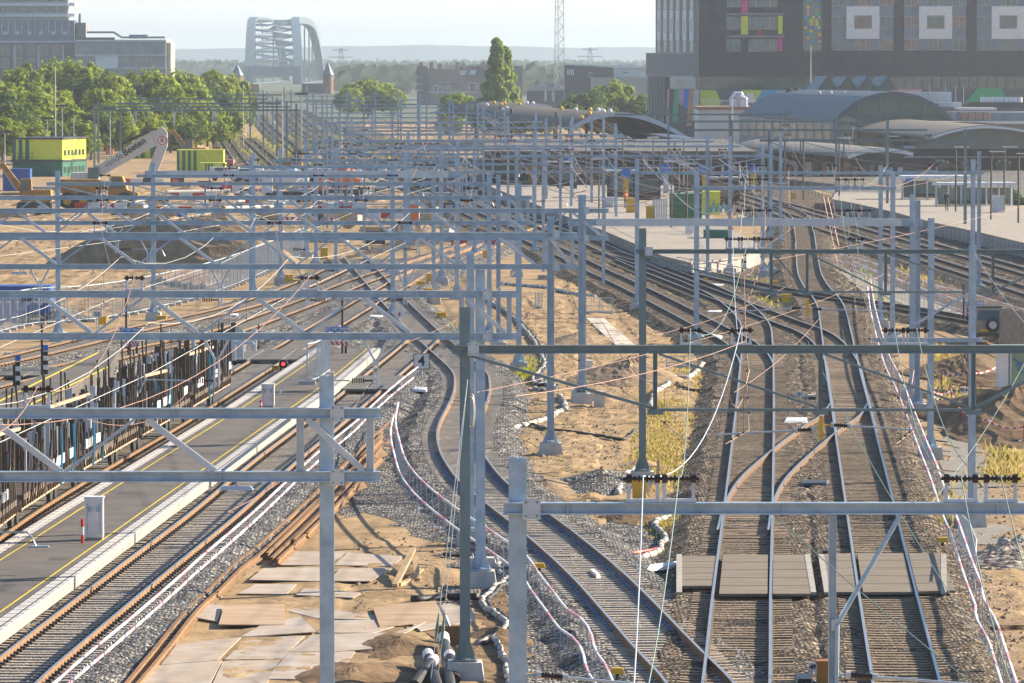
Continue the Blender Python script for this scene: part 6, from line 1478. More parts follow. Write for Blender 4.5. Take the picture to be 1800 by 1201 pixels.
p = W(171, 578, -.2); t = thing('number_board', 'small white number board 53 beside a yellow trackside box', 'sign', p); MB().box(p+Vector((0,0,.75)), (.5,.03,.35)).build('board', WHITE, t); MB().tube([p, p+Vector((0,.03,.6))], .03, 6).build('pole', STEEL, t); text_mesh('number', '53', .3, BLACK, p+Vector((0,-.03,.75)), (math.pi/2,0,0), t, bold=.004)
p = W(702, 562, -.1); t = thing('number_board', 'tilted white board with a small red mark between the rails of the S-curved track', 'sign', p); MB().bar(p+Vector((-.28,0,.25)), p+Vector((.28,0,.42)), .03, .5).build('board', WHITE, t); MB().bar(p+Vector((-.04,-.03,.28)), p+Vector((.05,-.03,.3)), .01, .2).build('red_mark', RED, t); MB().tube([p+Vector((0,.03,-.1)), p+Vector((0,.03,.3))], .03, 6).build('pole', STEEL, t)
# scattered site material
r_ = random.Random(77); items = []
for i in range(46):
    u = r_.choice([r_.uniform(10,480), r_.uniform(380,820), r_.uniform(420,800)]); v = r_.uniform(338,392) if r_.random() < .7 else r_.uniform(398,440)
    if v > 395 and u < 480: continue
    items.append((u, v))
items.sort()
kinds = [('timber_pallet','pallet of timber'),('pipe_bundle','bundle of pipes'),('cable_drum','cable drum'),('material_bag','white material bag'),('concrete_block','concrete block'),('barrier_board','striped barrier board')]
cnt = {}
for i, (u, v) in enumerate(items):
    k, nm = kinds[i % 6]; cnt[k] = cnt.get(k, 0)+1; p = W(u, v)
    t = thing(k, '%s on the building site, %s of its kind from the left' % (nm, nth(cnt[k]-1)), nm.split()[-1], p, 'loose material on the building site')
    a = r_.uniform(0, 3)
    if k == 'timber_pallet':
        for q in range(3): MB().box(p+Vector((0,0,.12+q*.22)), (2.6-.2*q,1.0,.18), a*.2).build('timber_layer', WOOD, t)
    elif k == 'pipe_bundle':
        for q in range(4): MB().tube([p+Vector((-1.6,(q % 2)*.34,.17+(q//2)*.3)), p+Vector((1.6,(q % 2)*.34+.3,.17+(q//2)*.3))], .16, 8).build('pipe', r_.choice([BLACK, GRY, BLUE, WHITE]), t)
    elif k == 'cable_drum':
        for s in (-.35,.35): MB().disc(p+Vector((0,s,.75)), .75, (0,1,0), .07, 16).build('drum_flange', WOOD, t)
        MB().disc(p+Vector((0,0,.75)), .45, (0,1,0), .6, 12).build('cable_coil', BLACK, t)
    elif k == 'material_bag':
        MB().sphere(p+Vector((0,0,.45)), .6, 10, 6, .85).build('bag', WHITE, t); MB().box(p+Vector((0,0,.95)), (.3,.3,.12)).build('bag_neck', WHITE, t)
    elif k == 'concrete_block':
        MB().box(p+Vector((0,0,.3)), (1.6,.8,.7), a).build('block', CONC, t); MB().box(p+Vector((0,0,.7)), (.3,.3,.12), a).build('lifting_stud', CONC, t)
    else:
        b = MB().box(p+Vector((0,0,.7)), (1.8,.05,.3)).build('board', WHITE, t)
        for q in range(4): MB().box(p+Vector((-.7+q*.46,-.035,.7)), (.2,.02,.29)).build('red_band', RED, t)
        for s in (-.7,.7): MB().box(p+Vector((s,0,.28)), (.06,.3,.56)).build('leg', STEEL, t)
b = None
for i, (u0, v0, u1, v1) in enumerate(((292,492,338,474),(300,497,345,480),(325,500,372,484),(345,503,385,490))):
    a, c = W(u0, v0, GZ+.2), W(u1, v1, GZ+.2); t = thing('old_track_section', 'old track section lying on the sand before the big heap, %s from the left' % nth(i), 'track panel', a, 'track panels lying on the sand')
    for s in (-.35,.35): MB().bar(a+Vector((s,0,.12)), c+Vector((s,0,.12)), .14, .15).build('rail', RUST, t)
    MB().bar(a, c, 1.2, .12).build('sleeper_bed', CONCD, t)
# more material between the gantries of the site
r_ = random.Random(123); pts = sorted((r_.uniform(20, 800), r_.uniform(325, 440)) for _ in range(60)); cn = {}
for i, (u, v) in enumerate(pts):
    if v > 385 and u < 520: v = r_.uniform(326, 372)
    k, nm = [('timber_pile','pile of old timbers'),('spoil_heap','small heap of dug earth'),('pipe','grey pipe'),('site_barrier','white site barrier'),('pump_box','dark pump box')][i % 5]; cn[k] = cn.get(k, 0)+1; p = W(u, v, GZ+.06)
    lab = '%s among the site masts, %s of its kind from the left' % (nm, nth(cn[k]-1))
    if k == 'spoil_heap':
        s_ = r_.uniform(.8, 2.2); b = MB(); n = 14
        for q in range(5):
            for j in range(n): a = 6.283*j/n; f = q/4; b.v.append(p+Vector((s_*1.5*f*math.cos(a)*r_.uniform(.85,1.1), s_*1.8*f*math.sin(a), s_*.55*(1-f)**1.1*r_.uniform(.9,1.1)-(.1 if q == 4 else 0))))
        for q in range(4):
            for j in range(n): b.f.append((q*n+j, (q+1)*n+j, (q+1)*n+(j+1) % n, q*n+(j+1) % n)); b.mi.append(0)
        tag(b.build('spoil_heap', HEAPD), lab, 'heap', 'small heaps of dug earth on the site')
    else:
        t = thing(k, lab, {'timber_pile':'timber','pipe':'pipe','site_barrier':'barrier','pump_box':'box'}[k], p, 'second load of loose material on the site')
        if k == 'timber_pile':
            for q in range(5): MB().bar(p+Vector((-1.4+r_.uniform(-.3,.3), q*.2, .12+.1*(q % 2))), p+Vector((1.4+r_.uniform(-.3,.3), q*.2+r_.uniform(-.5,.5), .12+.1*(q % 2))), .2, .16).build('timber', WOOD if q % 2 else mat('grey old timber', (.1,.085,.075)), t)
        elif k == 'pipe':
            q = Vector((r_.uniform(1.5,3.5), r_.uniform(-6,6), 0)); MB().tube([p-q+Vector((0,0,.22)), p+q+Vector((0,0,.22))], .2, 10).build('pipe_wall', CONC, t); MB().tube([p+q+Vector((0,0,.22)), p+q*1.05+Vector((0,0,.22))], .25, 10).build('pipe_socket', CONC, t)
        elif k == 'site_barrier':
            for q in range(4): 
                b = MB(); b.bar(p+Vector((q*1.25,0,.45)), p+Vector((q*1.25+1.2,0,.45)), .12, .5); b.bar(p+Vector((q*1.25,0,.1)), p+Vector((q*1.25+1.2,0,.1)), .4, .2); b.build('barrier_block', WHITE if q % 2 else RED, t)
        else:
            MB().box(p+Vector((0,0,.55)), (1.5,1.0,1.0)).build('body', DARKM, t); MB().tube([p+Vector((.5,0,1.05)), p+Vector((.5,0,1.5))], .07, 8).build('exhaust', DARKM, t); MB().box(p+Vector((-.2,-.52,.6)), (.7,.04,.5)).build('panel', r_.choice([YELLOW, ORANGE, GRY, BLUE]), t)
# ---------------------------------------------------------------- right and centre foreground
PLATE = mat('dusty steel plate', (.38,.28,.18), rough=.7, c2=(.50,.44,.38), scale=1.1, metal=.05, bump=.08, detail=10)
PLATE2 = mat('rusty dusty steel plate', (.34,.20,.09), rough=.7, c2=(.50,.38,.26), scale=1.0, stretch=(.5,3,1), bump=.05, detail=9)
plates = [
 ([(480,993),(512,970),(605,969),(590,993)],0,'top left of the plate road'),([(588,994),(612,972),(707,977),(690,994)],0,'top right of the plate road, crossed by a slanting shadow'),
 ([(440,1020),(465,1000),(585,996),(573,1020)],0,'left in the second row'),([(580,1021),(598,1000),(690,998),(650,1021)],0,'right in the second row, behind the near post'),
 ([(420,1043),(450,1027),(520,1027),(503,1044)],0,'small one left in the third row'),([(522,1046),(537,1034),(634,1041),(620,1050)],0,'narrow one right in the third row'),
 ([(386,1098),(396,1067),(499,1064),(499,1097)],1,'rust brown one lying raised on the others at the left'),([(425,1118),(462,1097),(527,1084),(554,1111)],0,'grey one with a lifted dark edge'),
 ([(500,1072),(540,1068),(668,1082),(664,1090),(556,1086)],0,'thin bent one in the middle'),([(657,1070),(764,1059),(781,1091),(669,1101)],1,'rust orange one tilted at the right end'),
 ([(560,1112),(585,1091),(665,1090),(700,1098),(655,1112)],0,'light one left of the tilted orange plate'),([(512,1143),(552,1114),(695,1113),(745,1095),(690,1125),(655,1140),(590,1144)],0,'wide one below the tilted orange plate'),
 ([(396,1158),(440,1121),(533,1119),(495,1158)],0,'square one left of the near post'),([(470,1192),(510,1146),(622,1146),(592,1194)],0,'large one at the foot of the near post'),
 ([(238,1206),(275,1170),(388,1162),(365,1208)],0,'lowest one at the left corner'),([(285,1167),(312,1132),(422,1121),(382,1160)],0,'big grey one left, above the lowest'),
 ([(372,1208),(393,1163),(490,1161),(462,1212)],0,'lowest one in the middle'),([(345,1085),(362,1062),(392,1064),(382,1092)],0,'small dusty one beside the long rails'),
 ([(700,1076),(790,1062),(830,1070),(835,1090),(740,1108)],0,'half buried one reaching to the green grey post')]
for i, (q, k, lab) in enumerate(plates):
    z = GZ+.05+.014*(i % 4)+(.035 if k else 0); cu, cv = sum(a[0] for a in q)/len(q), sum(a[1] for a in q)/len(q); P_ = [W(cu+(u-cu)*1.03, cv+(v-cv)*1.03, z) for u, v in q]; tl = rnd.uniform(-.02,.02); c = sum(P_, Vector())/len(P_)
    P_ = [p+Vector((0,0,(p.x-c.x)*tl+(.04 if k and p.y > c.y else 0))) for p in P_]
    o = MB().prism([p-Vector((0,0,.024)) for p in P_], (0,0,.024)).build('steel_plate', PLATE2 if k else PLATE); tag(o, 'dusty steel plate, '+lab, 'steel plate', 'steel plates of the temporary road')
# loose rails
def loose_rail(px, lab, z=GZ+.2, m=RUST):
    pts = spline([W(u, v, z+.0) for u, v in px], 1.5); b = MB(); sweep(b, pts, 0, PROF, 1.3); o = b.build('loose_rail', [m, RUST]); tag(o, lab, 'rail', 'loose rust brown rails lying beside the gravel')
loose_rail([(212,1212),(270,1142),(333,1065),(372,1030),(412,990),(450,960),(520,898),(600,820),(683,741)], 'longest rust brown loose rail curving along the gravel edge, outer one')
loose_rail([(232,1212),(288,1146),(350,1068),(388,1034),(430,992),(462,968),(535,900),(610,828),(672,768)], 'long rust brown loose rail directly inside the outermost one')
for i, (a, c) in enumerate((((470,972),(675,757)),((478,980),(668,786)),((488,983),(650,823)),((516,948),(672,782)),((540,936),(674,796)))):
    loose_rail([a, ((a[0]+c[0])/2+4, (a[1]+c[1])/2+1), c], 'rust brown loose rail of the short bundle, %s from the long ones' % nth(i), z=GZ+.2+.02*i)
# safety rails with posts and arms
def safety(px, lab, arm=None, z0=GZ+.18, hz=(.62,1.08), step=2.0, foot=True):
    T_ = spline([W(u, v, z0+hz[1]) for u, v in px], step); t = thing('safety_rail', lab, 'safety rail', Vector((T_[0].x, T_[0].y, z0)))
    for j, h in enumerate(hz):
        for i in range(len(T_)-1):
            a, c = T_[i].copy(), T_[i+1].copy(); a.z = c.z = z0+h; off = Vector(((0 if j else -.18)*(1 if arm else -.6), 0, 0))
            MB().tube([a+off, c+off], .036, 6).build('rail_tube', TAPEP if (i+j) % 3 == 0 else TAPEW, t)
    for p in T_:
        b = MB(); b.bar(Vector((p.x,p.y,z0-.1)), p, .022, .022)
        if arm:
            b.bar(Vector((p.x,p.y,z0-.02)), Vector((p.x+arm,p.y+.1,z0+.1)), .018, .018)
        b.build('post', STEEL, t)
safety([(60,1230),(100,1197),(145,1157),(232,1085),(325,1005),(350,982),(450,896),(557,797),(630,737),(655,712),(700,672),(735,645)], 'pink and white safety rail along the right side of the platform track', arm=-.9)
safety([(700,708),(695,740),(702,775),(715,812),(747,850),(807,897),(870,938),(925,977),(945,1005),(972,1040),(1000,1075),(1025,1090),(1039,1115),(1045,1142),(1060,1162),(1078,1200),(1092,1240)], 'pink and white safety rail following the left side of the S-curved track', arm=1.1)
safety([(1530,490),(1538,540),(1560,617),(1582,662),(1602,710),(1627,772),(1645,815),(1667,877),(1680,905),(1708,985),(1728,1035),(1727,1050),(1750,1090),(1762,1125),(1780,1180),(1800,1240)], 'pink and white safety rail along the right main line', arm=-1.4)
safety([(1450,440),(1560,470),(1640,500),(1720,520),(1850,560)], 'pink and white safety rail before the tracks of the right platform', arm=.8)
safety([(1500,460),(1600,500),(1690,530),(1850,585)], 'lower pink and white safety rail behind the paved path', arm=.8)
safety([(1190,452),(1260,463),(1330,475)], 'short thin safety rail along the end of the left platform', arm=None)
# wrapped cable bundles
def bundle(px, lab, r=.085, m=WRAP, band=BLACK, z=GZ+.07, every=.9, twin=False, red=True, bw=.09):
    P_ = [W(u, v, z) for u, v in px]; P_ = spline(P_, .45); r_ = random.Random(len(P_)); P_ = [p+Vector((r_.gauss(0,.03),0,abs(r_.gauss(0,.02)))) for p in P_]
    t = thing('cable_bundle', lab, 'cable', P_[0]); MB().tube(P_, r, 8).build('wrapping', m, t, smooth=True)
    if twin: MB().tube([p+Vector((r*1.7, .1*math.sin(i), 0)) for i, p in enumerate(P_)], r*.8, 8).build('second_cable', BLACK if m is not BLACK else GRY, t, smooth=True)
    b = MB(); b2 = MB(); acc = 0
    for i in range(1, len(P_)-1):
        d = (P_[i+1]-P_[i]).normalized(); acc += .45
        if acc > every: acc = 0; b.tube([P_[i]-d*bw/2, P_[i]+d*bw/2], r*1.12, 8)
        elif red and i % 3 == 0: b2.tube([P_[i]-d*.04, P_[i]+d*.04], r*1.08, 8)
    if b.v: tag(b.build('strap_bands', band, t), kind='stuff')
    if b2.v: tag(b2.build('red_tape_bands', RED, t), kind='stuff')
bundle([(846,508),(862,530),(885,545),(906,562),(925,583),(938,600),(948,618),(957,640),(946,656),(936,668),(945,677),(965,672)], 'long twisted bundle of wrapped cables beside the slim mast on the sand', twin=True, r=.1)
bundle([(880,499),(920,502),(960,506),(1000,515),(1045,522)], 'grey black hose lying across the sand behind the tall masts', m=GRY, r=.1, red=False, every=.7)
bundle([(983,697),(992,712),(992,720),(976,727),(964,736),(930,746),(912,750),(903,758)], 'white wrapped cable bending left of the mast on the round block', r=.12, red=False, every=1.1)
bundle([(932,746),(970,757),(1010,760),(1060,768),(1095,773),(1118,757)], 'thin black cable running from the white wrapped one to the grass', m=BLACK, r=.06)
bundle([(940,660),(955,675),(972,680),(960,690),(938,682)], 'tangled heap of wrapped cable ends on the sand', r=.11, twin=True)
bundle([(1236,640),(1222,655),(1208,664),(1182,665),(1171,680),(1152,690),(1146,706),(1140,715)], 'white wrapped cable ending at the small dark earth mound', r=.12)
bundle([(1184,666),(1196,680),(1222,687),(1255,689),(1290,698)], 'black cable crossing the dry grass towards the main line', m=BLACK, r=.07)
bundle([(1118,826),(1100,834),(1088,846),(1090,858),(1084,868)], 'red and white taped cable behind the yellow box', r=.1)
bundle([(1180,903),(1168,912),(1150,920),(1160,936),(1172,946),(1160,960),(1163,967),(1130,980),(1115,986),(1117,997),(1137,1008),(1145,1016),(1137,1024),(1162,1030),(1180,1038)], 'big white segmented pipe bundle snaking beside the paved walkway', r=.095, red=False, every=.8)
bundle([(1088,978),(1110,973),(1140,968),(1160,965)], 'red and yellow taped cable left of the segmented pipe', m=RED, band=YELLOW, r=.05, red=False)
bundle([(872,975),(880,1005),(893,1018),(876,1030),(862,1042),(848,1056),(852,1070),(873,1080),(890,1097),(880,1116),(860,1124),(836,1132)], 'wrapped cables twisting down right of the green grey post', r=.085, twin=True)
bundle([(868,1128),(882,1148),(890,1172),(894,1210)], 'wrapped cable leading out of the picture right of the green grey post', r=.075)
bundle([(726,1056),(760,1052),(812,1050),(845,1053)], 'thick black hose on the sand left of the green grey post', m=BLACK, r=.11, red=False)
bundle([(780,977),(800,975),(850,975),(905,978)], 'black and red cable behind the two blue grey masts', m=BLACK, r=.06)
bundle([(1620,690),(1640,700),(1700,745),(1730,760),(1790,772),(1850,780)], 'red and white taped cable across the dark soil on the right', r=.06)
bundle([(1756,764),(1775,778),(1815,782)], 'thick black pipe end with white wrapping at the right edge', m=BLACK, band=WHITE, r=.13)
# black pipe pile at the bottom
for i, (a, c, lab) in enumerate((((770,1210),(752,1150),'left'),((792,1210),(780,1120),'middle'),((800,1195),(790,1152),'right with a white wrapped top'),((728,1205),(762,1160),'outermost'))):
    p, q = W(*a, GZ+.12), W(*c, GZ+.35); t = thing('pipe', 'black pipe standing in the pit at the guy wires, %s' % lab, 'pipe', p, 'black pipes at the guy wires')
    MB().tube([p, p.lerp(q,.5), q], .13, 12).build('pipe_wall', BLACK, t); MB().tube([p.lerp(q,.86), q+Vector((0,.02,.01))], .136, 12).build('white_collar', WHITE, t)
p = W(790, 1135, GZ); t = thing('anchor_block', 'brown anchor block at the foot of the guy wires', 'block', p); MB().box(p+Vector((0,0,.25)), (.55,.4,.5)).build('block', SOIL, t); MB().tube([p+Vector((0,-.1,.5)), p+Vector((-.1,-.1,.75))], .03, 6).build('anchor_rod', STEEL, t)
# small dark mound, gravel heaps, soil banks
heap((1105,668), 2.6, 7, 1.15, HEAPD, 'small dark earth mound behind the grass strip post', 21, name='soil_mound', skew=.2)
heap((1020,600), 1.9, 5, .5, HEAPD, 'low dark hump of earth between the two tall sand masts', 22, name='soil_mound')
heap((1055,850), 1.9, 5, .5, BALL, 'grey spill of gravel beside the wooden stakes', 23, name='gravel_heap')
heap((960,858), 1.5, 4, .3, HEAPD, 'small hump of soil below the round concrete block', 24, name='soil_mound')
heap((1100,905), 1.4, 4, .45, SOIL, 'dark soil hump by the tall wooden stake', 25, name='soil_mound')
heap((1130,820), 1.0, 3, .25, SAND, 'sandy hump at the foot of the grass strip post', 34, name='soil_mound')
heap((1790,745), 4.6, 14, 1.6, SOIL, 'dark soil bank at the right edge below the green kiosk', 26, name='soil_mound')
heap((1700,660), 3.0, 10, 1.0, SOIL, 'dark soil bank left of the green kiosk', 27, name='soil_mound')
heap((620,1190), 1.6, 4, .3, SOIL, 'trampled soil hump right of the near post', 28, name='soil_mound')
heap((705,1140), 1.5, 4, .28, SOIL, 'trampled soil hump below the tilted orange plate', 29, name='soil_mound')
heap((755,1010), 1.3, 4, .22, SAND, 'low sand hump by the broken timber', 30, name='soil_mound')
heap((1780,985), 1.6, 3.5, .55, gravel('broken stone', [(.1,.09,.085),(.2,.17,.15),(.32,.28,.25),(.42,.37,.33)], 3.2), 'heap of broken stones at the right edge', 31, name='rubble_heap')
heap((875,1120), .9, 2.6, .25, SOIL, 'little soil hump right of the green grey post', 33, name='soil_mound')
r_ = random.Random(5)
for i in range(16):
    p = W(r_.uniform(1738,1800), r_.uniform(958,992), GZ); s_ = r_.uniform(.14,.3); b = MB(); b.sphere(p+Vector((0,0,s_*.7)), s_, 7, 4, .8)
    b.v = [v+Vector((r_.gauss(0,.03),r_.gauss(0,.03),r_.gauss(0,.03))) for v in b.v]; tag(b.build('broken_stone', CONCD), 'broken stone lying on the stone heap at the right edge', 'stone', 'stones of the heap at the right edge')
# clods on the sand
b = MB()
for i in range(4200):
    u, v = r_.choice([(r_.uniform(905,1120), r_.uniform(500,870)), (r_.uniform(620,900), r_.uniform(930,1200)), (r_.uniform(1680,1800), r_.uniform(800,1200)), (r_.uniform(905,1100), r_.uniform(640,820))])
    p = W(u, v, GZ+.02); s_ = abs(r_.gauss(0,.03))+.012; n = len(b.v)
    b.v += [p+Vector((s_*1.4,0,0)), p+Vector((0,s_*1.6,0)), p+Vector((-s_*1.4,0,0)), p+Vector((0,-s_*1.6,0)), p+Vector((0,0,s_*.8))]
    for q in ((0,1,4),(1,2,4),(2,3,4),(3,0,4)): b.f.append(tuple(n+k for k in q)); b.mi.append(0)
tag(b.build('dirt', HEAPD), 'loose clods of earth strewn over the sand', 'dirt', kind='stuff')
# wooden things
def stake(u, v0, v1, lab, m=WOOD, du=0):
    p = W(u, v1); q = WY(u+du, v0, p.y); o = MB().bar(p-Vector((0,0,.2)), q, .09, .07).build('wooden_stake', m); tag(o, lab, 'stake', 'wooden marker stakes')
stake(1057, 820, 860, 'pale wooden stake on the soil hump, left one'); stake(1157, 808, 843, 'pale wooden stake in the grass right of the green grey post'); stake(1061, 842, 843, 'short pale wooden stake leaning against the left one', du=20)
stake(1686, 637, 667, 'wooden stake before the dark soil bank, left of a pair'); stake(1702, 636, 663, 'wooden stake before the dark soil bank, right of a pair')
t = thing('broken_timber', 'broken timber frame leaning on the sand between plates and post', 'timber', W(715, 1020))
for a, c, za in (((694,1030),(728,988),.5),((733,1020),(732,992),.35),((722,1018),(742,1000),.1),((700,1028),(735,1016),.0)):
    MB().bar(W(*a, GZ+.08), W(*c, GZ+.08)+Vector((0,-1.5 if za else 0,za)), .16, .1).build('plank', WOOD, t)
t = thing('timber_pallet', 'wooden pallet at the lower right edge', 'pallet', W(1785, 1108))
p = W(1792, 1108, GZ)
for k in range(3): MB().box(p+Vector((-.5+k*.5,.4,.07)), (.1,1.0,.1)).build('bearer', WOOD, t)
for k in range(4): MB().box(p+Vector((0,.0+k*.27,.135)), (1.2,.14,.025)).build('deck_board', WOOD, t)
t = thing('duckboard', 'pale wooden walkway lying on the sand between the masts', 'walkway', W(1070, 590))
a, c = W(1046, 560, GZ+.06), W(1104, 612, GZ+.06)
for k in range(5): MB().bar(a.lerp(c, k/5+.005), a.lerp(c, (k+1)/5-.005), 1.0, .06).build('plank', mat('bleached boards', (.48,.42,.34), rough=.85, c2=(.62,.56,.47), scale=2), t)
# wire fence panels on the sand
def gate_panel(u0, u1, v0, v1, lab):
    p = W((u0+u1)/2, v1); Y = p.y; x0, x1 = XY(u0, Y), XY(u1, Y); zt = pz(v0, Y); t = thing('fence_panel', lab, 'fence', p); b = MB()
    for x in (x0, (x0+x1)/2, x1): b.bar((x, Y, GZ), (x, Y, zt), .05, .05)
    for z in (GZ+.15, (GZ+zt)/2, zt): b.bar((x0, Y, z), (x1, Y, z), .04, .04)
    for k in range(14): b.bar((x0+(x1-x0)*k/14, Y, GZ+.15), (x0+(x1-x0)*k/14, Y, zt), .012, .012)
    b.build('wire_mesh', STEELB, t); MB().box(((x0+x1)/2, Y, GZ+.07), (x1-x0, .4, .14)).build('foot', CONC, t)
gate_panel(1030, 1077, 524, 552, 'wire fence panel with red top standing right of the tall sand mast')
gate_panel(1172, 1232, 626, 648, 'low wire fence panel on the dry grass behind the green grey post')
gate_panel(941, 953, 515, 543, 'narrow white frame standing alone on the sand')
# control boxes by the tall mast
for u0, u1, v0, v1, m, lab in ((1015,1029,688,711,mat('brown cabinet', (.2,.17,.15), rough=.6),'brown control box at the foot of the tall sand mast'),(1044,1063,691,717,CONC,'grey concrete box right of the tall sand mast'),(1031,1041,636,656,WHITE,'white box fixed behind the tall sand mast')):
    boxthing('control_box', lab, 'box', u0, u1, v0, v1, .5, m)
yb_ = boxthing('yellow_box', 'bright yellow box with a grey plate behind the insulators of the near portal', 'box', 1112, 1135, 846, 882, .5, YELLOW)
p = W(1139, 880, GZ); MB().box((p.x-.0, p.y-.05, GZ+.4), (.14,.1,.3)).build('grey_plate', GRY, yb_[0])
# balise covers and slabs between rails
def slab(quad, z, lab, m=WHITE, name='cable_cover', th=.09):
    P_ = [W(u, v, z) for u, v in quad]; c = sum(P_, Vector())/4; b = MB(); b.hexa([p-Vector((0,0,th)) for p in P_]+[c.lerp(p,.82) for p in P_]); o = b.build(name, m); tag(o, lab, 'cover', 'pale covers on the ballast')
slab([(1133,1000),(1138,992),(1194,985),(1194,993)], -.2, 'long white cover beside the segmented pipe'); slab([(1376,740),(1380,733),(1421,733),(1420,740)], -.1, 'white cover between the main lines above the crossover')
slab([(1404,850),(1408,843),(1460,842),(1456,850)], -.1, 'dark grey cover between the main lines below the crossover', DARKM); slab([(1036,1000),(1043,998),(1056,1010),(1049,1011)], -.12, 'small white plate between the rails of the S-curved track')
slab([(1243,592),(1250,586),(1272,590),(1268,596)], -.15, 'white cover by the bend of the main line'); slab([(722,684),(728,679),(752,680),(750,686)], -.2, 'white cover under the number sign')
slab([(647,556),(650,553),(675,554),(672,558)], -.15, 'white cover on the gravel left of the S-curved track'); slab([(400,553),(404,550),(420,551),(418,555)], -.15, 'white cover beside the sunlit left track'); slab([(1245,501),(1250,498),(1275,499),(1270,503)], -.15, 'white cover before the weeds'); slab([(1240,548),(1246,545),(1272,545),(1268,549)], -.15, 'white cover in the wide brown ballast')
# yellow capped markers
def cap(u, v0, v1, vb, lab):
    p = W(u, vb, -.3); Y = p.y; z0, z1 = pz(v1, Y), pz(v0, Y); t = thing('yellow_marker', lab, 'marker', p, 'yellow capped cable markers'); w_ = .34
    MB().box((p.x, Y, (z0+z1)/2), (w_, .25, z1-z0), 0, .75).build('cap', YELLOW, t); MB().tube([Vector((p.x,Y,-.35)), Vector((p.x,Y,z0))], .045, 7).build('stem', BLACK, t)
for a in ((948,990,998,1012,'yellow capped marker left of the S-curved track behind the near post'),(1085,1174,1184,1205,'yellow capped marker at the lower end of the safety rail'),(1657,945,953,968,'yellow capped marker beside the crowd barrier'),(1240,489,496,500,'orange yellow cap left of the weeds'),(1130,476,481,486,'small orange cap between the station tracks')): cap(*a)
# paved walkway over the main lines
TILE = mat('grey walkway boards', (.13,.105,.075), rough=.85, c2=(.25,.205,.155), scale=1.4, stretch=(.5,4,1), bump=.2)
bw_ = boards('walkway_crossing', 'grey paved walkway crossing the two main lines', 'crossing', [[(1190,1030),(1254,1030),(1261,977),(1200,977)],[(1264,1044),(1349,1044),(1350,975),(1271,975)],[(1358,1044),(1425,1044),(1414,975),(1359,975)],[(1450,1041),(1508,1041),(1497,972),(1440,974)],[(1517,1041),(1605,1041),(1588,972),(1507,972)],[(1614,1040),(1680,1038),(1653,972),(1596,972)]], -.02, TILE, th=.07, joints=5)
for u0, u1 in ((1189,1199),(1414,1424),(1438,1448),(1654,1664)):
    b = MB(); P_ = [W(u, v, -.012) for u, v in ((u0+(11 if u0 > 1400 and u0<1500 else 0),1041),(u1+(11 if u0>1400 and u0<1500 else 0),1041),(u1,974),(u0,974))]; b.prism([p-Vector((0,0,.07)) for p in P_], (0,0,.07)); b.build('edge_stones', CONCD, bw_)
# crowd barrier
t = thing('crowd_barrier', 'row of grey crowd barriers standing on the sand right of the walkway', 'barrier', W(1700, 1000)); P_ = [W(u, v, GZ) for u, v in ((1686,966),(1703,984),(1716,1018),(1714,1050))]
for a, c in zip(P_, P_[1:]):
    b = MB(); up = Vector((0,0,1.1)); lo = Vector((0,0,.2))
    b.tube([a+lo, a+up, c+up, c+lo], .022, 6); b.bar(a+lo, c+lo, .03, .03)
    for k in range(1, 14): b.bar(a.lerp(c, k/14)+lo, a.lerp(c, k/14)+up, .016, .016)
    for q in (a.lerp(c,.1), a.lerp(c,.9)): b.tube([q+Vector((-.4,0,.02)), q+lo, q+Vector((.35,0,.02))], .02, 6)
    b.build('barrier_panel', STEELB, t)
# hanging post under the near portal with its stay and insulated arms
YP = F/122; xh = XY(1465, YP)
hp = thing('hanging_post', 'blue grey hanging post with a slanting stay below the near portal', 'post', (xh, YP-.0, 7.39))
b = MB(); b.ibar((xh, YP, pz(1212, YP)), (xh, YP, 7.385), .11, .11, Vector((1,0,0)), tf=.012, tw=.01); b.build('upright', STEEL, hp)
MB().tube([Vector((XY(1583, YP), YP-.08, pz(906, YP))), Vector((XY(1478, YP), YP-.08, pz(1088, YP))), Vector((XY(1473, YP), YP-.08, pz(1100, YP))), Vector((XY(1472, YP), YP-.08, pz(1212, YP)))], .035, 8).build('stay_tube', STEEL, hp)
MB().box((XY(1470, YP), YP-.05, pz(1098, YP)), (.12,.05,.16)).build('clamp_plate', STEELB, hp)
def arm(root, u0, u1, v0, v1, Y, flip=1, r=.022):
    a, c = WY(u0, v0, Y), WY(u1, v1, Y); d = (c-a).normalized(); L_ = (c-a).length; s0 = a+d*.07
    b = MB(); b.tube([a, a+d*.42], .03, 8)
    for k in range(7): b.disc(a+d*(.1+.045*k), .06 if k % 2 else .045, d, .026, 10)
    b.build('insulator', INSUL, root); w_ = MB(); w_.disc(a+d*.04, .06, d, .07, 10); w_.disc(a+d*.43, .06, d, .08, 10); w_.build('insulator_cap', GRY, root)
    MB().tube([a+d*.45, a+d*L_*.7+Vector((0,0,.01)), c], r, 8).build('arm_tube', STEELB, root)
arm(hp, 1486, 1800, 1186, 1212, YP); MB().tube([WY(1457,1191,YP), WY(1487,1186,YP)], .02, 6).build('arm_root', STEEL, hp)
ar = thing('insulated_arm', 'insulated arm on the near post reaching right at the bottom', 'arm', WY(925, 1188, YP)); arm(ar, 942, 1160, 1186, 1208, YP); MB().tube([WY(922,1188,YP), WY(943,1186,YP)], .02, 6).build('arm_root', STEEL, ar)
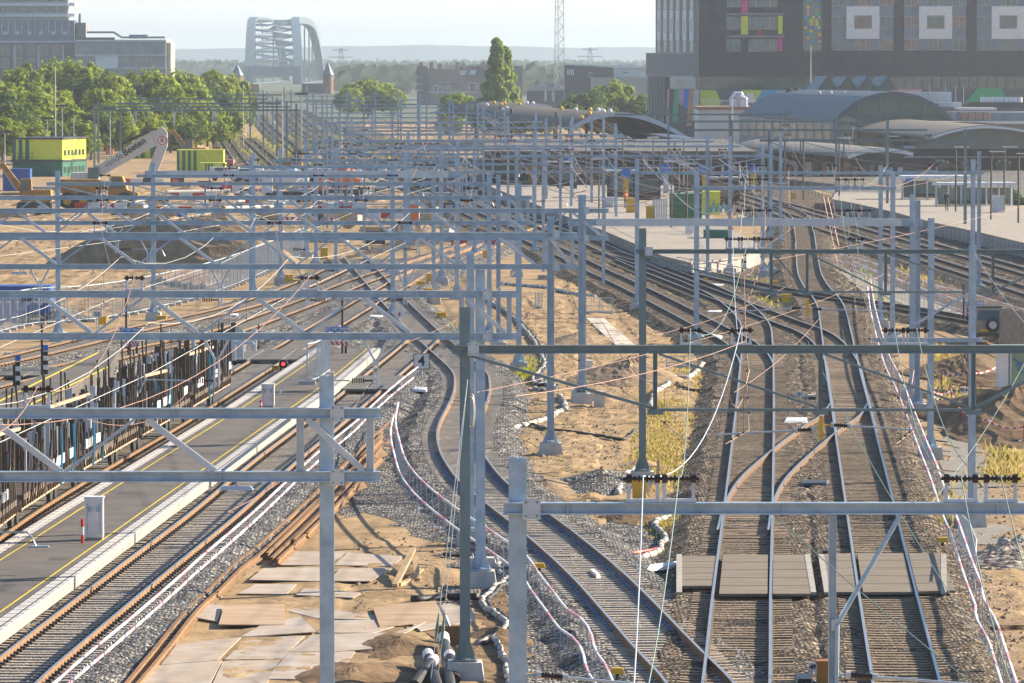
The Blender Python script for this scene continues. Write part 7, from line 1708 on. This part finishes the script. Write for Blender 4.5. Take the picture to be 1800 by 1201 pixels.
# arms below the tie bars
Y2 = F/76; a2 = thing('insulated_arm', 'yellow drop post with insulated arms over the crossover', 'arm', WY(1443, 740, Y2))
MB().box(WY(1443.5, 752, Y2), (.09,.09,.55)).build('yellow_drop', YELLOW, a2); arm(a2, 1460, 1606, 747, 756, Y2); arm(a2, 1432, 1255, 755, 765, Y2); MB().tube([WY(1443,748,Y2), WY(1462,747,Y2)], .02, 6).build('arm_root', YELLOW, a2)
a3 = thing('insulated_arm', 'insulated arms over the bend below the second tie bar', 'arm', WY(1420, 540, F/52)); MB().box(WY(1419.5, 540, F/52), (.09,.09,.6)).build('yellow_drop', YELLOW, a3); arm(a3, 1424, 1560, 543, 548, F/52); arm(a3, 1412, 1290, 541, 549, F/52)
# kiosk, jeep, fence on the right
t = thing('transformer_kiosk', 'pale green transformer kiosk with white corner and blue scribble at the right edge', 'kiosk', W(1780, 690)); p = W(1770, 690); Y = p.y; x0, x1, x2 = XY(1755, Y), XY(1775, Y), XY(1840, Y); zt = pz(616, Y)
KG = flat('pale green kiosk', (.25,.36,.25), .5)
MB().box(((x1+x2)/2+.05, Y+1.6, (GZ+zt)/2), (x2-x1, 3.0, zt-GZ)).build('body', KG, t); MB().box(((x0+x1)/2, Y+.6, (GZ+zt)/2-.02), (x1-x0-.02, 1.0, zt-GZ-.04)).build('white_corner', WHITE, t)
MB().box(((x0+x2)/2, Y+1.5, zt+.05), (x2-x0+.2, 3.3, .1)).build('roof', KG, t); MB().box((XY(1778, Y), Y+.07, (GZ+zt)/2), (.08,.05,zt-GZ-.1)).build('corner_post', CLADL, t)
MB().tube([WY(u, v, Y+.06) for u, v in ((1782,630),(1792,640),(1785,644),(1799,636),(1790,650),(1800,655))], .03, 5).build('scribble', BLUE, t)
def jeep(u, vb):
    p = W(u, vb); t = thing('parked_jeep', 'dusty beige jeep seen from behind with a spare wheel on its back door', 'car', p); M_ = mat('dusty beige car paint', (.28,.24,.19), rough=.5, c2=(.36,.31,.25), scale=2)
    P0 = p
    b = MB(); b.hexa([P0+Vector(q) for q in ((-.85,0,.45),(.85,0,.45),(.85,3.6,.45),(-.85,3.6,.45),(-.83,.04,1.15),(.83,.04,1.15),(.83,3.6,1.1),(-.83,3.6,1.1))]); b.build('body', M_, t)
    b = MB(); b.hexa([P0+Vector(q) for q in ((-.8,.06,1.153),(.8,.06,1.153),(.8,2.2,1.153),(-.8,2.2,1.153),(-.7,.18,1.85),(.7,.18,1.85),(.7,1.9,1.85),(-.7,1.9,1.85))]); b.build('cabin', M_, t)
    MB().hexa([P0+Vector(q) for q in ((-.66,.03,1.22),(.66,.03,1.22),(.66,.08,1.22),(-.66,.08,1.22),(-.6,.13,1.72),(.6,.13,1.72),(.6,.18,1.72),(-.6,.18,1.72))]).build('rear_window', GLASS, t)
    w_ = MB().disc(P0+Vector((.1,-.14,1.0)), .36, (0,1,0), .2, 20).build('spare_wheel', BLACK, t); MB().disc(P0+Vector((.1,-.26,1.0)), .2, (0,1,0), .05, 14).build('rim', GRY, w_)
    for s in (-.72,.72):
        for y in (.55,2.9): w_ = MB().disc(P0+Vector((s,y,.36)), .36, (1,0,0), .24, 18).build('wheel', BLACK, t)
        MB().box(P0+Vector((s*1.05,-.02,.85)), (.1,.05,.25)).build('tail_light', RED, t)
    MB().box(P0+Vector((0,-.1,.5)), (1.7,.16,.16)).build('bumper', DARKM, t); MB().box(P0+Vector((-.3,-.05,.72)), (.4,.03,.12)).build('plate', YELLOW, t)
    MB().box(P0+Vector((0,.95,1.9)), (1.3,1.5,.05)).build('roof_rack', DARKM, t)
jeep(1741, 606)
t = thing('plank_fence', 'grey weathered plank fence beside the jeep', 'fence', W(1780, 612)); p = W(1764, 612); q = W(1850, 640)
for k in range(16):
    a = p.lerp(q, k/16); MB().bar(a, a+Vector((0,0,1.9+.08*(k % 3))), .42, .03, Vector((0,1,0))).build('plank', mat('grey planks', (.2,.18,.16), rough=.9, c2=(.32,.29,.25), scale=3), t)
def plate_sign(txt, u0, u1, v0, v1, vb, lab, Yq=None, poleoff=0):
    p = W((u0+u1)/2, vb, -.3); Y = p.y; t = thing('number_board', lab, 'sign', p); zc = (pz(v0,Y)+pz(v1,Y))/2; h = pz(v0,Y)-pz(v1,Y)
    MB().box((p.x, Y, zc), (XY(u1,Y)-XY(u0,Y), .03, h)).build('board', WHITE, t); text_mesh('number', txt, h*.75, BLACK, (p.x, Y-.03, zc), (math.pi/2,0,0), t, bold=.006); MB().tube([p, Vector((p.x, Y+.03, zc))], .03, 6).build('pole', STEEL, t)
plate_sign('55 4', 1687, 1701, 681, 690.5, 706, 'small white number board 55 4 before the dark soil bank'); plate_sign('49', 1421, 1436, 1165, 1180, 1196, 'small white number board 49 at the bottom between the main lines'); plate_sign('56', 1398, 1414, 688, 698, 704, 'small white number board between the main lines')
boxthing('orange_box', 'orange trackside box at the bottom beside number board 49', 'box', 1437, 1462, 1166, 1212, .5, flat('dull orange paint', (.42,.17,.03), .6), z=-.3)
for u, v, lab in ((1414, 1208, 'cream domed cover at the bottom beside number board 49'), (1427, 706, 'round pale cover beside the small number board'), (1456, 985, 'dark cable coil above the walkway')):
    p = W(u, v, -.25); t = thing('domed_cover', lab, 'cover', p); MB().box(p+Vector((0,.2,.12)), (.42,.5,.3), 0, .75).build('dome', CONC if 'dark' not in lab else DARKM, t); MB().box(p+Vector((0,-.06,.1)), (.3,.04,.18)).build('front_opening', BLACK, t)
# path
pa = MB(); P_ = [W(u, v, GZ+.06) for u, v in ((1340,455),(1410,440),(1480,470),(1660,540),(1720,560),(1560,560),(1500,498),(1430,470),(1352,472))]; pa.poly(P_); struct('path', pa, mat('paved path', (.2,.175,.14), rough=.95, c2=(.32,.285,.235), scale=2))
sheet('path', [(1655,700),(1690,720),(1740,840),(1760,960),(1700,940),(1668,850)], GZ+.036, ragged=.35, seed=44, m=mat('grey grit path', (.17,.155,.135), rough=.95, c2=(.28,.255,.22), scale=4, bump=.3))
# red and white tapes
def tape(pts, z, lab):
    P_ = [W(u, v, z) for u, v in pts]; t = thing('barrier_tape', lab, 'tape', P_[0]-Vector((0,0,z-GZ))); k = 0
    for a, c in zip(P_, P_[1:]):
        S_ = sag(a, c, .18, 10)
        for p, q in zip(S_, S_[1:]): MB().bar(p, q, .02, .07).build('tape_piece', RED if k % 2 else WHITE, t); k += 1
    for p in P_: MB().bar(Vector((p.x,p.y,GZ)), p+Vector((0,0,.05)), .04, .04).build('post', RED, t)
tape([(1655,653),(1700,653),(1755,643)], GZ+.8, 'red and white barrier tape before the green kiosk'); tape([(1640,688),(1672,684),(1690,720),(1735,738),(1800,750)], GZ+.7, 'sagging red and white tape on the dark soil'); tape([(1360,640),(1560,560)], GZ+.6, 'thin red tape by the bend of the main line') if False else None
p = W(843, 1000, GZ); t = thing('white_float_block', 'rounded white concrete block at the foot of the paired masts', 'block', p); MB().box(p+Vector((0,.2,.14)), (1.0,.7,.34), 0, .85).build('block', CONC, t); MB().tube([p+Vector((-.2,.1,.3)), p+Vector((-.2,.1,.42))], .03, 6).build('bolt', STEEL, t)
# ---------------------------------------------------------------- overhead wires
def zc(p): return p
def catenary(key, Ys, lab, zm=6.75, zcn=5.35, stag=.25, r=.010, mc=COPPER):
    """contact wire, carrying cable and droppers over one track"""
    pts = [ctr_at(key, y) for y in Ys]; t = thing('overhead_line', lab, 'overhead line', Vector((pts[0].x, pts[0].y, zcn)), 'overhead lines above the tracks')
    pts = [p+Vector((stag*(1 if i % 2 else -1), 0, 0)) for i, p in enumerate(pts)]
    cw = []; ms = []; dr = MB()
    for a, c in zip(pts, pts[1:]):
        n = max(4, int((c-a).length/6))
        for i in range(n):
            f = i/n; q = a.lerp(c, f); s_ = .75*4*f*(1-f); cw.append(Vector((q.x, q.y, zcn))); ms.append(Vector((q.x, q.y, zm-s_)))
            if i: dr.tube([ms[-1], cw[-1]], .0045, 4); dr.box(cw[-1]+Vector((0,0,.03)), (.05,.05,.05))
    q = pts[-1]; cw.append(Vector((q.x,q.y,zcn))); ms.append(Vector((q.x,q.y,zm)))
    MB().tube(cw, r, 5).build('contact_wire', mc, t); MB().tube(ms, r, 5).build('carrying_cable', mc, t); tag(dr.build('droppers', DARKM, t), kind='stuff')
catenary('R2', [127,F/76,F/52,F/41.8+20,F/35,F/31,F/26.7], 'overhead line above the right main line', mc=COPPER)
catenary('R1', [127,F/76,F/52,F/41.8,F/35,F/31,F/26.7,F/22.8,F/18.4,F/15.8,F/13.2], 'overhead line above the left main line')
catenary('A', [F/41.8+45,F/35,F/31,F/26.7,F/22.8,F/18.4,F/15.8], 'overhead line above the curved track by the sand')
catenary('C', [127,F/64.5,F/48.4,F/41.8+30], 'overhead line above the S-curved track')
catenary('L1', [118,F/64.5,F/48.4,F/41.8+30], 'overhead line above the track right of the grey platform', mc=WIREG)
catenary('L0', [150,F/64.5,F/48.4,F/41.8,F/38.3,F/34.5,F/29.4,F/25.6,F/24.4], 'overhead line above the stake wagons', mc=WIREG)
catenary('L3', [F/48.4+40,F/41.8+38,F/38.3+40,F/34.5+45,F/29.4+45], 'overhead line above the track by the left platform end', mc=WIREG)
catenary('L4', [F/48.4+50,F/41.8+50,F/38.3+70,F/34.5+60], 'overhead line above the sunlit left track', mc=WIREG)
catenary('F1', [F/31+20,F/26.7,F/24.1+140,F/20.2+100], 'overhead line above the track between the platforms'); catenary('F2', [F/31+40,F/26.7+60,F/24.1+140,F/20.2+120], 'overhead line along the right platform wall')
catenary('G4', [F/26.7,F/22.8,F/18.4,F/15.8,F/14.3,F/12.5], 'far overhead line towards the arch bridge')
# feeder cables that hop from one insulator frame to the next
def feeder(pts, lab, sg=.9, r=.009, m=COPPER, grp='feeder cables hopping between the portals'):
    P_ = []
    for a, c in zip(pts, pts[1:]):
        L_ = (c-a).length; P_ += sag(a, c, sg*min(1.4, L_/45), 14)[:-1]
    P_.append(pts[-1]); o = MB().tube(P_, r, 5).build('feeder_cable', m); tag(o, lab, 'cable', grp)
def fr(k, i): return FR[k][i]
def near(u, v, Y): return WY(u, v, Y)
feeder([near(1108,1290,62), fr('P1',0), fr('P2',1), fr('P3',0), fr('B1',0), fr('P4',0), fr('P5',1), fr('P6',3)], 'bright feeder cable over the leftmost insulator of the near portal', m=STEELB, r=.010)
feeder([near(1120,1290,64), fr('P1',1), fr('P2',0), fr('P3',1), fr('B1',1), fr('P4',1), fr('P5',2), fr('P6',4)], 'green feeder cable over the second insulator of the near portal', m=WIREN)
feeder([near(1795,1250,66), fr('P1',2), fr('P2',2), fr('P3',3), fr('B1',3), fr('P4',3), fr('P5',6)], 'feeder cable over the third insulator of the near portal', m=WIREN)
feeder([near(1890,1220,66), fr('P1',3), fr('P2',3), fr('B1',4), fr('P4',4), fr('P5',6)], 'feeder cable over the rightmost insulator of the near portal', m=WIREN)
feeder([fr('P3',2), fr('B1',2), fr('P4',2), fr('P5',3), fr('P6',5), fr('P7',3), fr('P8',6)], 'copper feeder cable starting at the grass strip portal', r=.011)
feeder([fr('B1',5), fr('P4',5), fr('P5',7)], 'short copper feeder cable before the right platform', r=.011)
feeder([near(-40,760,88), fr('T1',0), fr('T2',0), fr('T3',0), fr('T4',0), fr('T5',0), fr('T6',0)], 'copper feeder cable over the left insulators of the truss gantries')
feeder([near(215,850,92)-Vector((3,0,-1)), fr('T2',1), fr('T3',1), fr('T4',1), fr('T5',1), fr('T6',1), fr('B2',0), fr('V1',0)], 'copper feeder cable over the middle insulators of the truss gantries')
feeder([fr('T3',2), fr('T4',2), fr('T5',2), fr('T6',2), fr('B2',1), fr('V1',1), fr('V2',0), fr('V3',0), fr('V4',0)], 'copper feeder cable beginning at the third truss gantry')
feeder([fr('T4',3), fr('T5',3), fr('T6',3), fr('B2',2), fr('V1',2), fr('V2',2), fr('V3',1), fr('V4',1)], 'copper feeder cable beginning at the fourth truss gantry')
feeder([fr('B2',3), fr('V3',2), fr('V4',3)], 'copper feeder cable behind the wide pale girder')
for i, ks in enumerate(((('P12',0),('P11',0),('P10',0),('P9',0)), (('P12',1),('P10',1),('P9',1),('P8',0)), (('P12',2),('P11',1),('P10',2),('P9',2),('P8',1),('P7',0),('P6',0)), (('P11',2),('P10',2),('P9',3),('P8',2),('P7',1),('P6',1),('P5',0)), (('P10',3),('P9',4),('P8',3),('P7',1),('P6',2),('P5',0)), (('P9',5),('P8',4),('P7',2),('P6',3),('P5',1),('P4',0)), (('P8',5),('P7',3),('P6',4),('P5',2),('P4',1)), (('P8',6),('P7',3),('P6',5),('P5',5),('P4',4)), (('N2',0),('N1',0),('P5',5)), (('N2',1),('N1',1),('P5',6)))):
    feeder([fr(*k) for k in ks], 'copper feeder cable in the crowd of station wires, %s from the bridge side' % nth(i), r=.016, sg=1.2)
# slanting cross wires of the station throat and stays
def wire(a, c, lab, m=COPPER, r=.008, s_=.25, grp='single wires slung across the yard'):
    o = MB().tube(sag(a, c, s_, 12), r, 5).build('overhead_wire', m); tag(o, lab, 'wire', grp)
wire(WY(822,667,F/76), W(757,1196,GZ+.2), 'left guy wire from the green grey post to the pit', m=STEELB, s_=.02); wire(WY(822,667,F/76), W(770,1190,GZ+.2), 'right guy wire from the green grey post to the pit', m=STEELB, s_=.02)
for u, v in ((762,1110),(776,1108)):
    q = W(757 if u < 770 else 770, 1196, GZ+.2); p0 = WY(822,667,F/76); c = p0.lerp(q, .83); o = MB().tube([c+(q-p0).normalized()*-.35, c, c+(q-p0).normalized()*.35], [.015,.04,.015], 8).build('guy_tensioner', WIREN); tag(o, 'tensioner on the %s guy wire' % ('left' if u < 770 else 'right'), 'tensioner')
wire(WY(978,466,F/48.4), W(1047,612,GZ), 'black guy wire from the round block mast to the sand, left one', m=BLACK, s_=.02); wire(WY(985,466,F/48.4), W(1052,640,GZ), 'black guy wire from the round block mast to the sand, right one', m=BLACK, s_=.02)
X_ = [((905,697),82,(1310,600),131,COPPER,.15,'pale wire rising from the paired masts to the bend of the main line'),((838,690),130,(1560,480),240,COPPER,.4,'copper wire from the coil on the paired masts to the path'),((1150,590),190,(1380,505),240,COPPER,.2,'copper wire over the duckboard'),
((1340,460),190,(1900,330),330,COPPER,.3,'copper wire over the bend towards the right platform'),((1140,430),192,(1000,340),330,WIREG,.3,'grey wire from the grass strip portal to the platform edge'),((1130,560),192,(1350,655),150,WIREN,.2,'green wire falling from the grass strip post to the main line'),
((1420,600),150,(1760,1180),84,WIREN,.3,'green twin wire falling to the lower right corner'),((1360,905),82,(1720,1210),70,WIREN,.05,'green wire slanting over the walkway'),((1240,480),240,(1420,380),300,COPPER,.3,'copper wire rising over the station tracks'),
((905,478),205,(720,600),150,COPPER,.3,'copper wire over the S-curved track'),((640,690),155,(400,900),104,COPPER,.4,'copper wire passing the nearest truss gantry'),((330,690),160,(80,700),104,COPPER,.7,'sagging copper wire over the stake wagons'),
((1800,640),150,(1620,905),100,WIREN,.2,'green wire falling along the right safety rail'),((1710,440),176,(1850,620),140,WIREG,.2,'grey wire from the tall right mast to the edge'),((1240,365),300,(1000,290),420,COPPER,.5,'copper wire from the pale mast to the platform lamps'),
((1420,330),300,(1700,300),420,COPPER,.6,'copper wire slung before the dark right portals'),((1500,420),240,(1350,330),320,COPPER,.3,'copper wire bundle before the bright girder'),((1290,690),135,(1440,560),200,COPPER,.2,'copper wire crossing the left main line')]
for (u0,v0),Y0,(u1,v1),Y1,m,s_,lab in X_: wire(WY(u0,v0,Y0), WY(u1,v1,Y1), lab, m=m, s_=s_)
r_ = random.Random(21)
def yat(v): return F*(H-7.6)/(v-100)
for i in range(64):
    v0 = r_.uniform(190,300); u0 = r_.uniform(560+(v0-190)*2, 900+(v0-190)*4.2); v1 = v0+r_.uniform(25,75); u1 = u0+r_.uniform(60,260)
    wire(WY(u0,v0,yat(v0)), WY(u1,v1,yat(v1)), 'wire in the dense crowd of wires before the station', m=r_.choice([COPPER,COPPER,WIREG,STEELB]), r=.018, s_=r_.uniform(.3,1.6), grp='dense wires before the station')
for i in range(16):
    u0 = r_.uniform(1300,1500); v0 = r_.uniform(250,380); Y0 = yat(v0); p = WY(u0, v0, Y0); q = p+Vector((r_.uniform(-.6,.6), r_.uniform(-3,3), -r_.uniform(2,4.5)))
    wire(p, q, 'reddish hanging wire end before the right platform', m=COPPER, r=.014, s_=0, grp='hanging wire ends before the right platform')
# coil hanging on the paired masts
t = thing('cable_coil', 'pale coil of cable hanging on the paired blue grey masts', 'cable coil', WY(829, 725, F/62)); c = WY(829, 722, F/62)-Vector((0,.4,0))
MB().tube([c+Vector((.09*math.cos(a*.3), 0, .5*math.sin(a*.3))) for a in range(22)], .02, 6).build('coil_loop', WIREG, t); MB().tube([c+Vector((.06*math.cos(a*.3), -.04, .42*math.sin(a*.3))) for a in range(22)], .02, 6).build('coil_loop', WIREG, t)
# ---------------------------------------------------------------- vegetation
def leafmat(name, a, b, c):
    m = bpy.data.materials.new(name); m.use_nodes = True; nt = m.node_tree; bs = nt.nodes['Principled BSDF']; bs.inputs['Roughness'].default_value = .6; bs.inputs['Specular IOR Level'].default_value = .25
    g = nt.nodes.new('ShaderNodeNewGeometry'); r = nt.nodes.new('ShaderNodeValToRGB'); e = r.color_ramp.elements
    e[0].color = (*a, 1); e[1].color = (*c, 1); x = e.new(.5); x.color = (*b, 1)
    nt.links.new(g.outputs['Random Per Island'], r.inputs['Fac']); nt.links.new(r.outputs['Color'], bs.inputs['Base Color'])
    tr = nt.nodes.new('ShaderNodeBsdfTranslucent'); nt.links.new(r.outputs['Color'], tr.inputs['Color']); mx = nt.nodes.new('ShaderNodeMixShader'); mx.inputs['Fac'].default_value = .55
    nt.links.new(bs.outputs['BSDF'], mx.inputs[1]); nt.links.new(tr.outputs['BSDF'], mx.inputs[2]); nt.links.new(mx.outputs['Shader'], nt.nodes['Material Output'].inputs['Surface']); MATS[name] = m; return m
LEAF = leafmat('summer leaves', (.15,.21,.015), (.26,.34,.025), (.40,.45,.045)); LEAFD = leafmat('dark leaves', (.06,.11,.02), (.10,.17,.03), (.17,.23,.04)); LEAFP = leafmat('poplar leaves', (.16,.25,.06), (.26,.36,.07), (.37,.44,.10))
BARK = mat('bark', (.06,.05,.04), rough=.95, c2=(.13,.11,.09), scale=4)
def tree_proto(name, h, rx, seed, m, n=5200, shape='round', leaf=.34, crown0=.18):
    r_ = random.Random(seed); t = thing(name, 'x', 'tree', (0,0,0)); tb = MB(); tb.tube([(0,0,0), (.1,.05,h*.35), (.05,0,h*.8)], [h*.025,h*.018,h*.004], 8)
    for k in range(7):
        a = r_.uniform(0,6.28); z = h*r_.uniform(.2,.6); L_ = rx*r_.uniform(.5,.8); tb.tube([(0,0,z), (math.cos(a)*L_*.5, math.sin(a)*L_*.5, z+L_*.4), (math.cos(a)*L_, math.sin(a)*L_, z+L_*.75)], [h*.01,h*.007,h*.002], 5)
    tb.build('trunk', BARK, t); b = MB(); cl = []
    for k in range(95 if shape == 'round' else 120):
        if shape == 'round':
            while True:
                x, y, z = r_.uniform(-1,1), r_.uniform(-1,1), r_.uniform(-1,1); d = x*x+y*y+z*z
                if .2 < d < 1.12: break
            c = Vector((x*rx*.82, y*rx*.82, h*(crown0+(1-crown0)*.5)+z*h*(1-crown0)*.44)); cr = rx*r_.uniform(.12,.27)
        else:
            f = r_.random(); w_ = rx*(min(1, f*5+.45)*(1-f)**.9)*1.0; a = r_.uniform(0,6.28); c = Vector((math.cos(a)*w_*r_.random()**.5, math.sin(a)*w_*r_.random()**.5, h*(crown0+(1-crown0)*f*.96))); cr = rx*r_.uniform(.15,.27)*(1.1-f*.5)
        cl.append((c, cr))
    for k in range(n):
        c, cr = r_.choice(cl); d = Vector((r_.gauss(0,1), r_.gauss(0,1), r_.gauss(0,1))).normalized(); p = c+d*cr*r_.uniform(.55,1.08); p.z += (0 if shape == 'round' else r_.uniform(0, cr*.5))
        s_ = leaf*r_.uniform(.6,1.3); nrm = (d+Vector((r_.gauss(0,.5), r_.gauss(0,.5), r_.gauss(.3,.5)))).normalized(); u = nrm.orthogonal().normalized(); u.rotate(Matrix.Rotation(r_.uniform(0,6.28), 3, nrm)); v = nrm.cross(u)
        b.quad(p-u*s_-v*s_*.6, p+u*s_*.3-v*s_*.8, p+u*s_+v*s_*.5, p-u*s_*.4+v*s_*.8)
    b.build('crown', m, t); return t
P1_ = tree_proto('leafy_tree', 13, 6.0, 1, LEAF, 7000); P2_ = tree_proto('leafy_tree', 13, 5.4, 2, LEAF, 6500); P3_ = tree_proto('leafy_tree', 12, 5.6, 3, LEAFD, 6500); PP = tree_proto('poplar_tree', 14, 3.2, 4, LEAFP, 15000, 'tall', .3, .02)
used = set()
def tree(proto, u, vt, Y, sx, lab, grp=None, hz=13.0, rz=None):
    z1 = pz(vt, Y); s = (z1-GZ)/hz; o = place(proto, (XY(u, Y), Y, GZ), rz if rz is not None else u*.7, (sx, sx, s), lab, grp, proto.name not in used); used.add(proto.name); return o
row = [(-12,150,820,1.2,3),(12,142,900,1.0,1),(40,120,960,.95,2),(72,106,1000,.95,1),(108,112,1000,.9,2),(140,106,980,.9,1),(168,112,950,.85,3),(200,130,930,.9,2),(228,125,960,.8,3),(252,122,980,.8,1),(280,130,960,.8,2),(320,126,1000,.85,1),(348,120,1020,.7,3),(375,122,1030,.75,2),(402,132,1040,.7,1),(425,140,1050,.55,3),(25,185,780,.9,3),(70,195,790,.8,2),(120,180,800,.8,1),(160,185,800,.8,3),(195,180,820,.7,1),(240,178,850,.75,2),(285,172,880,.8,3),(325,170,900,.8,1),(365,175,920,.7,2),(300,200,860,.6,2),(345,205,880,.6,1),(55,160,860,.9,1),(185,155,880,.8,2),(5,205,760,.8,2),(45,212,765,.7,1),(95,208,770,.7,3),(140,210,775,.7,1),(215,205,810,.6,2),(262,205,830,.6,1),(320,208,860,.6,3),(375,200,900,.6,1),(405,190,940,.5,2),(232,160,900,.7,3),(92,150,900,.8,1),(300,150,950,.7,2),(338,148,960,.7,1),(390,150,990,.6,3)]
order = sorted(range(len(row)), key=lambda i: row[i][0])
for i, (u, vt, Y, sx, k) in enumerate(row):
    tree((P1_,P2_,P3_)[k-1], u, vt, Y, sx*Y/950, '%s leafy tree of the long row on the left, %s from the left edge' % ({1:'bright',2:'full',3:'darker'}[k], nth(order.index(i))), 'row of leafy trees on the left')
for u, vt, Y, sx, k, lab in ((648,140,1330,.92,1,'round bright tree right of the bridge turret'),(612,154,1320,.5,2,'low bright tree between the turret and the round tree'),(690,156,1330,.5,2,'bush like tree at the right end of the round one'),(800,163,1130,.6,1,'bright bush before the brick house, left one'),(830,172,1110,.5,2,'bright bush before the brick house, right one'),(790,198,1000,.45,1,'small bright bush behind the station portals'),(1075,142,1060,.75,1,'bright tree in front of the white and dark office'),(1030,150,1050,.7,3,'dark tree left of the bright one before the office'),(1110,158,1055,.75,3,'dark tree beside the tower podium'),(1000,172,1040,.5,3,'dark bush between canopy and low dark house'),(905,170,1130,.4,2,'small bush at the foot of the poplar'),(1060,175,1030,.6,3,'dark bush behind the big brown canopy'),(915,190,1000,.5,1,'bright bush seen under the small brown canopy'),(960,200,1000,.4,2,'bush seen between the two brown canopies'),(1770,300,800,.4,3,'hedge bush at the right edge behind the shelters')):
    tree((P1_,P2_,P3_)[k-1], u, vt, Y, sx*Y/950, lab)
tree(PP, 873, 65, 1080, 1.45, 'tall slender poplar right of the brick house', hz=14.0); tree(PP, 889, 80, 1083, 1.2, 'slightly lower poplar leaning against the tall one', hz=14.0, rz=2.0)
tree(P3_, 1775, 330, 520, .22, 'dark green hedge bush behind the pale cabinet on the right platform'); tree(P3_, 1800, 340, 515, .22, 'dark green hedge bush at the very right of the platform')
# far woods
b = MB(); r_ = random.Random(12)
for i in range(5200):
    Y = r_.choice([2200, 3800, 4700, 5700, 7000])+r_.uniform(-100,200); u = r_.uniform(290 if Y > 3000 else 592,1160); hgt = 8.0*(1+.35*math.sin(u*.021+Y))*r_.random()**.6
    x = XY(u, Y); p = Vector((x, Y, GZ+abs(hgt))); s_ = r_.uniform(1.4,3.0)
    b.quad(p+Vector((-s_,0,-s_*.6)), p+Vector((s_,.5,-s_*.4)), p+Vector((s_*.6,0,s_*.8)), p+Vector((-s_*.7,.3,s_*.5)))
tag(b.build('far_woods', leafmat('hazy far leaves', (.06,.08,.065), (.09,.11,.085), (.13,.15,.115))), 'far woods and treetops fading into the haze behind the bridge and houses', 'woods', kind='stuff')
# grass tufts
GR1 = leafmat('fresh grass', (.22,.22,.04), (.38,.30,.09), (.55,.41,.18)); GR2 = leafmat('yellow weeds', (.14,.20,.02), (.32,.33,.04), (.5,.44,.08))
def in_poly(u, v, P_):
    c = False; j = len(P_)-1
    for i in range(len(P_)):
        if (P_[i][1] > v) != (P_[j][1] > v) and u < (P_[j][0]-P_[i][0])*(v-P_[i][1])/(P_[j][1]-P_[i][1])+P_[i][0]: c = not c
        j = i
    return c
def grass(polys, n, m, lab, h=.11, seed=3, z=GZ):
    r_ = random.Random(seed); b = MB()
    for P_ in polys:
        us = [p[0] for p in P_]; vs = [p[1] for p in P_]; area = (max(us)-min(us))*(max(vs)-min(vs)); k = 0; tries = 0
        cl = [(r_.uniform(min(us),max(us)), r_.uniform(min(vs),max(vs)), r_.uniform(4,18)) for _ in range(max(6, int(area/260)))]
        while k < n and tries < n*6:
            tries += 1; c = r_.choice(cl); u, v = r_.gauss(c[0], c[2]), r_.gauss(c[1], c[2]*.75)
            if not in_poly(u, v, P_) and r_.random() > .3: continue
            p = W(u, v, z); k += 1; a = r_.uniform(0, 3.14); hh = h*r_.uniform(.4,1.5); w_ = .03+hh*.12; d = Vector((math.cos(a), math.sin(a), 0)); l = Vector((r_.gauss(0,.4), r_.gauss(0,.4), 0))*hh
            b.poly([p-d*w_, p+d*w_, p+l+Vector((0,0,hh))])
    return tag(b.build('grass', m), lab, 'grass', kind='stuff')
grass([[(1150,690),(1190,640),(1235,640),(1245,700),(1225,800),(1215,870),(1130,870),(1105,800),(1140,760)],[(1110,780),(1150,700),(1180,720),(1160,840),(1120,820)]], 5200, GR1, 'dry yellow green grass strip left of the main lines')
grass([[(1180,620),(1230,600),(1285,625),(1280,650),(1200,660)],[(1140,900),(1210,900),(1200,930),(1150,930)],[(1240,500),(1370,520),(1370,535),(1300,530)]], 1700, GR1, 'patches of yellow grass beside the ballast', seed=5)
grass([[(1305,520),(1345,508),(1375,525),(1330,532)],[(1300,505),(1322,503),(1325,522),(1303,522)]], 700, GR2, 'bright yellow weeds between the station tracks', h=.22, seed=6)
grass([[(1640,640),(1670,610),(1680,660),(1660,690)],[(1660,700),(1700,690),(1720,720),(1690,740)],[(1720,790),(1790,790),(1800,850),(1740,850)],[(1570,450),(1640,480),(1690,500),(1600,490)],[(1630,890),(1690,880),(1700,920),(1650,930)]], 700, GR1, 'green weeds along the gravel path on the right', h=.25, seed=7)
grass([[(400,255),(415,240),(470,300),(480,310),(440,290)],[(440,240),(480,215),(500,250),(560,300),(520,310)],[(500,215),(520,205),(600,260),(560,270)],[(640,250),(690,260),(700,275),(650,268)],[(330,236),(400,240),(395,250),(330,252)]], 1000, GR2, 'overgrown yellow green weeds on the far sidings', h=.5, seed=8)
grass([[(905,650),(930,648),(935,665),(905,668)],[(1085,500),(1110,498),(1115,530),(1090,530)],[(1050,505),(1105,505),(1105,515),(1050,517)],[(780,590),(800,590),(800,600),(780,600)],[(1500,470),(1530,480),(1560,560),(1540,560)]], 420, GR2, 'small weeds on the sand between the masts', h=.25, seed=9)
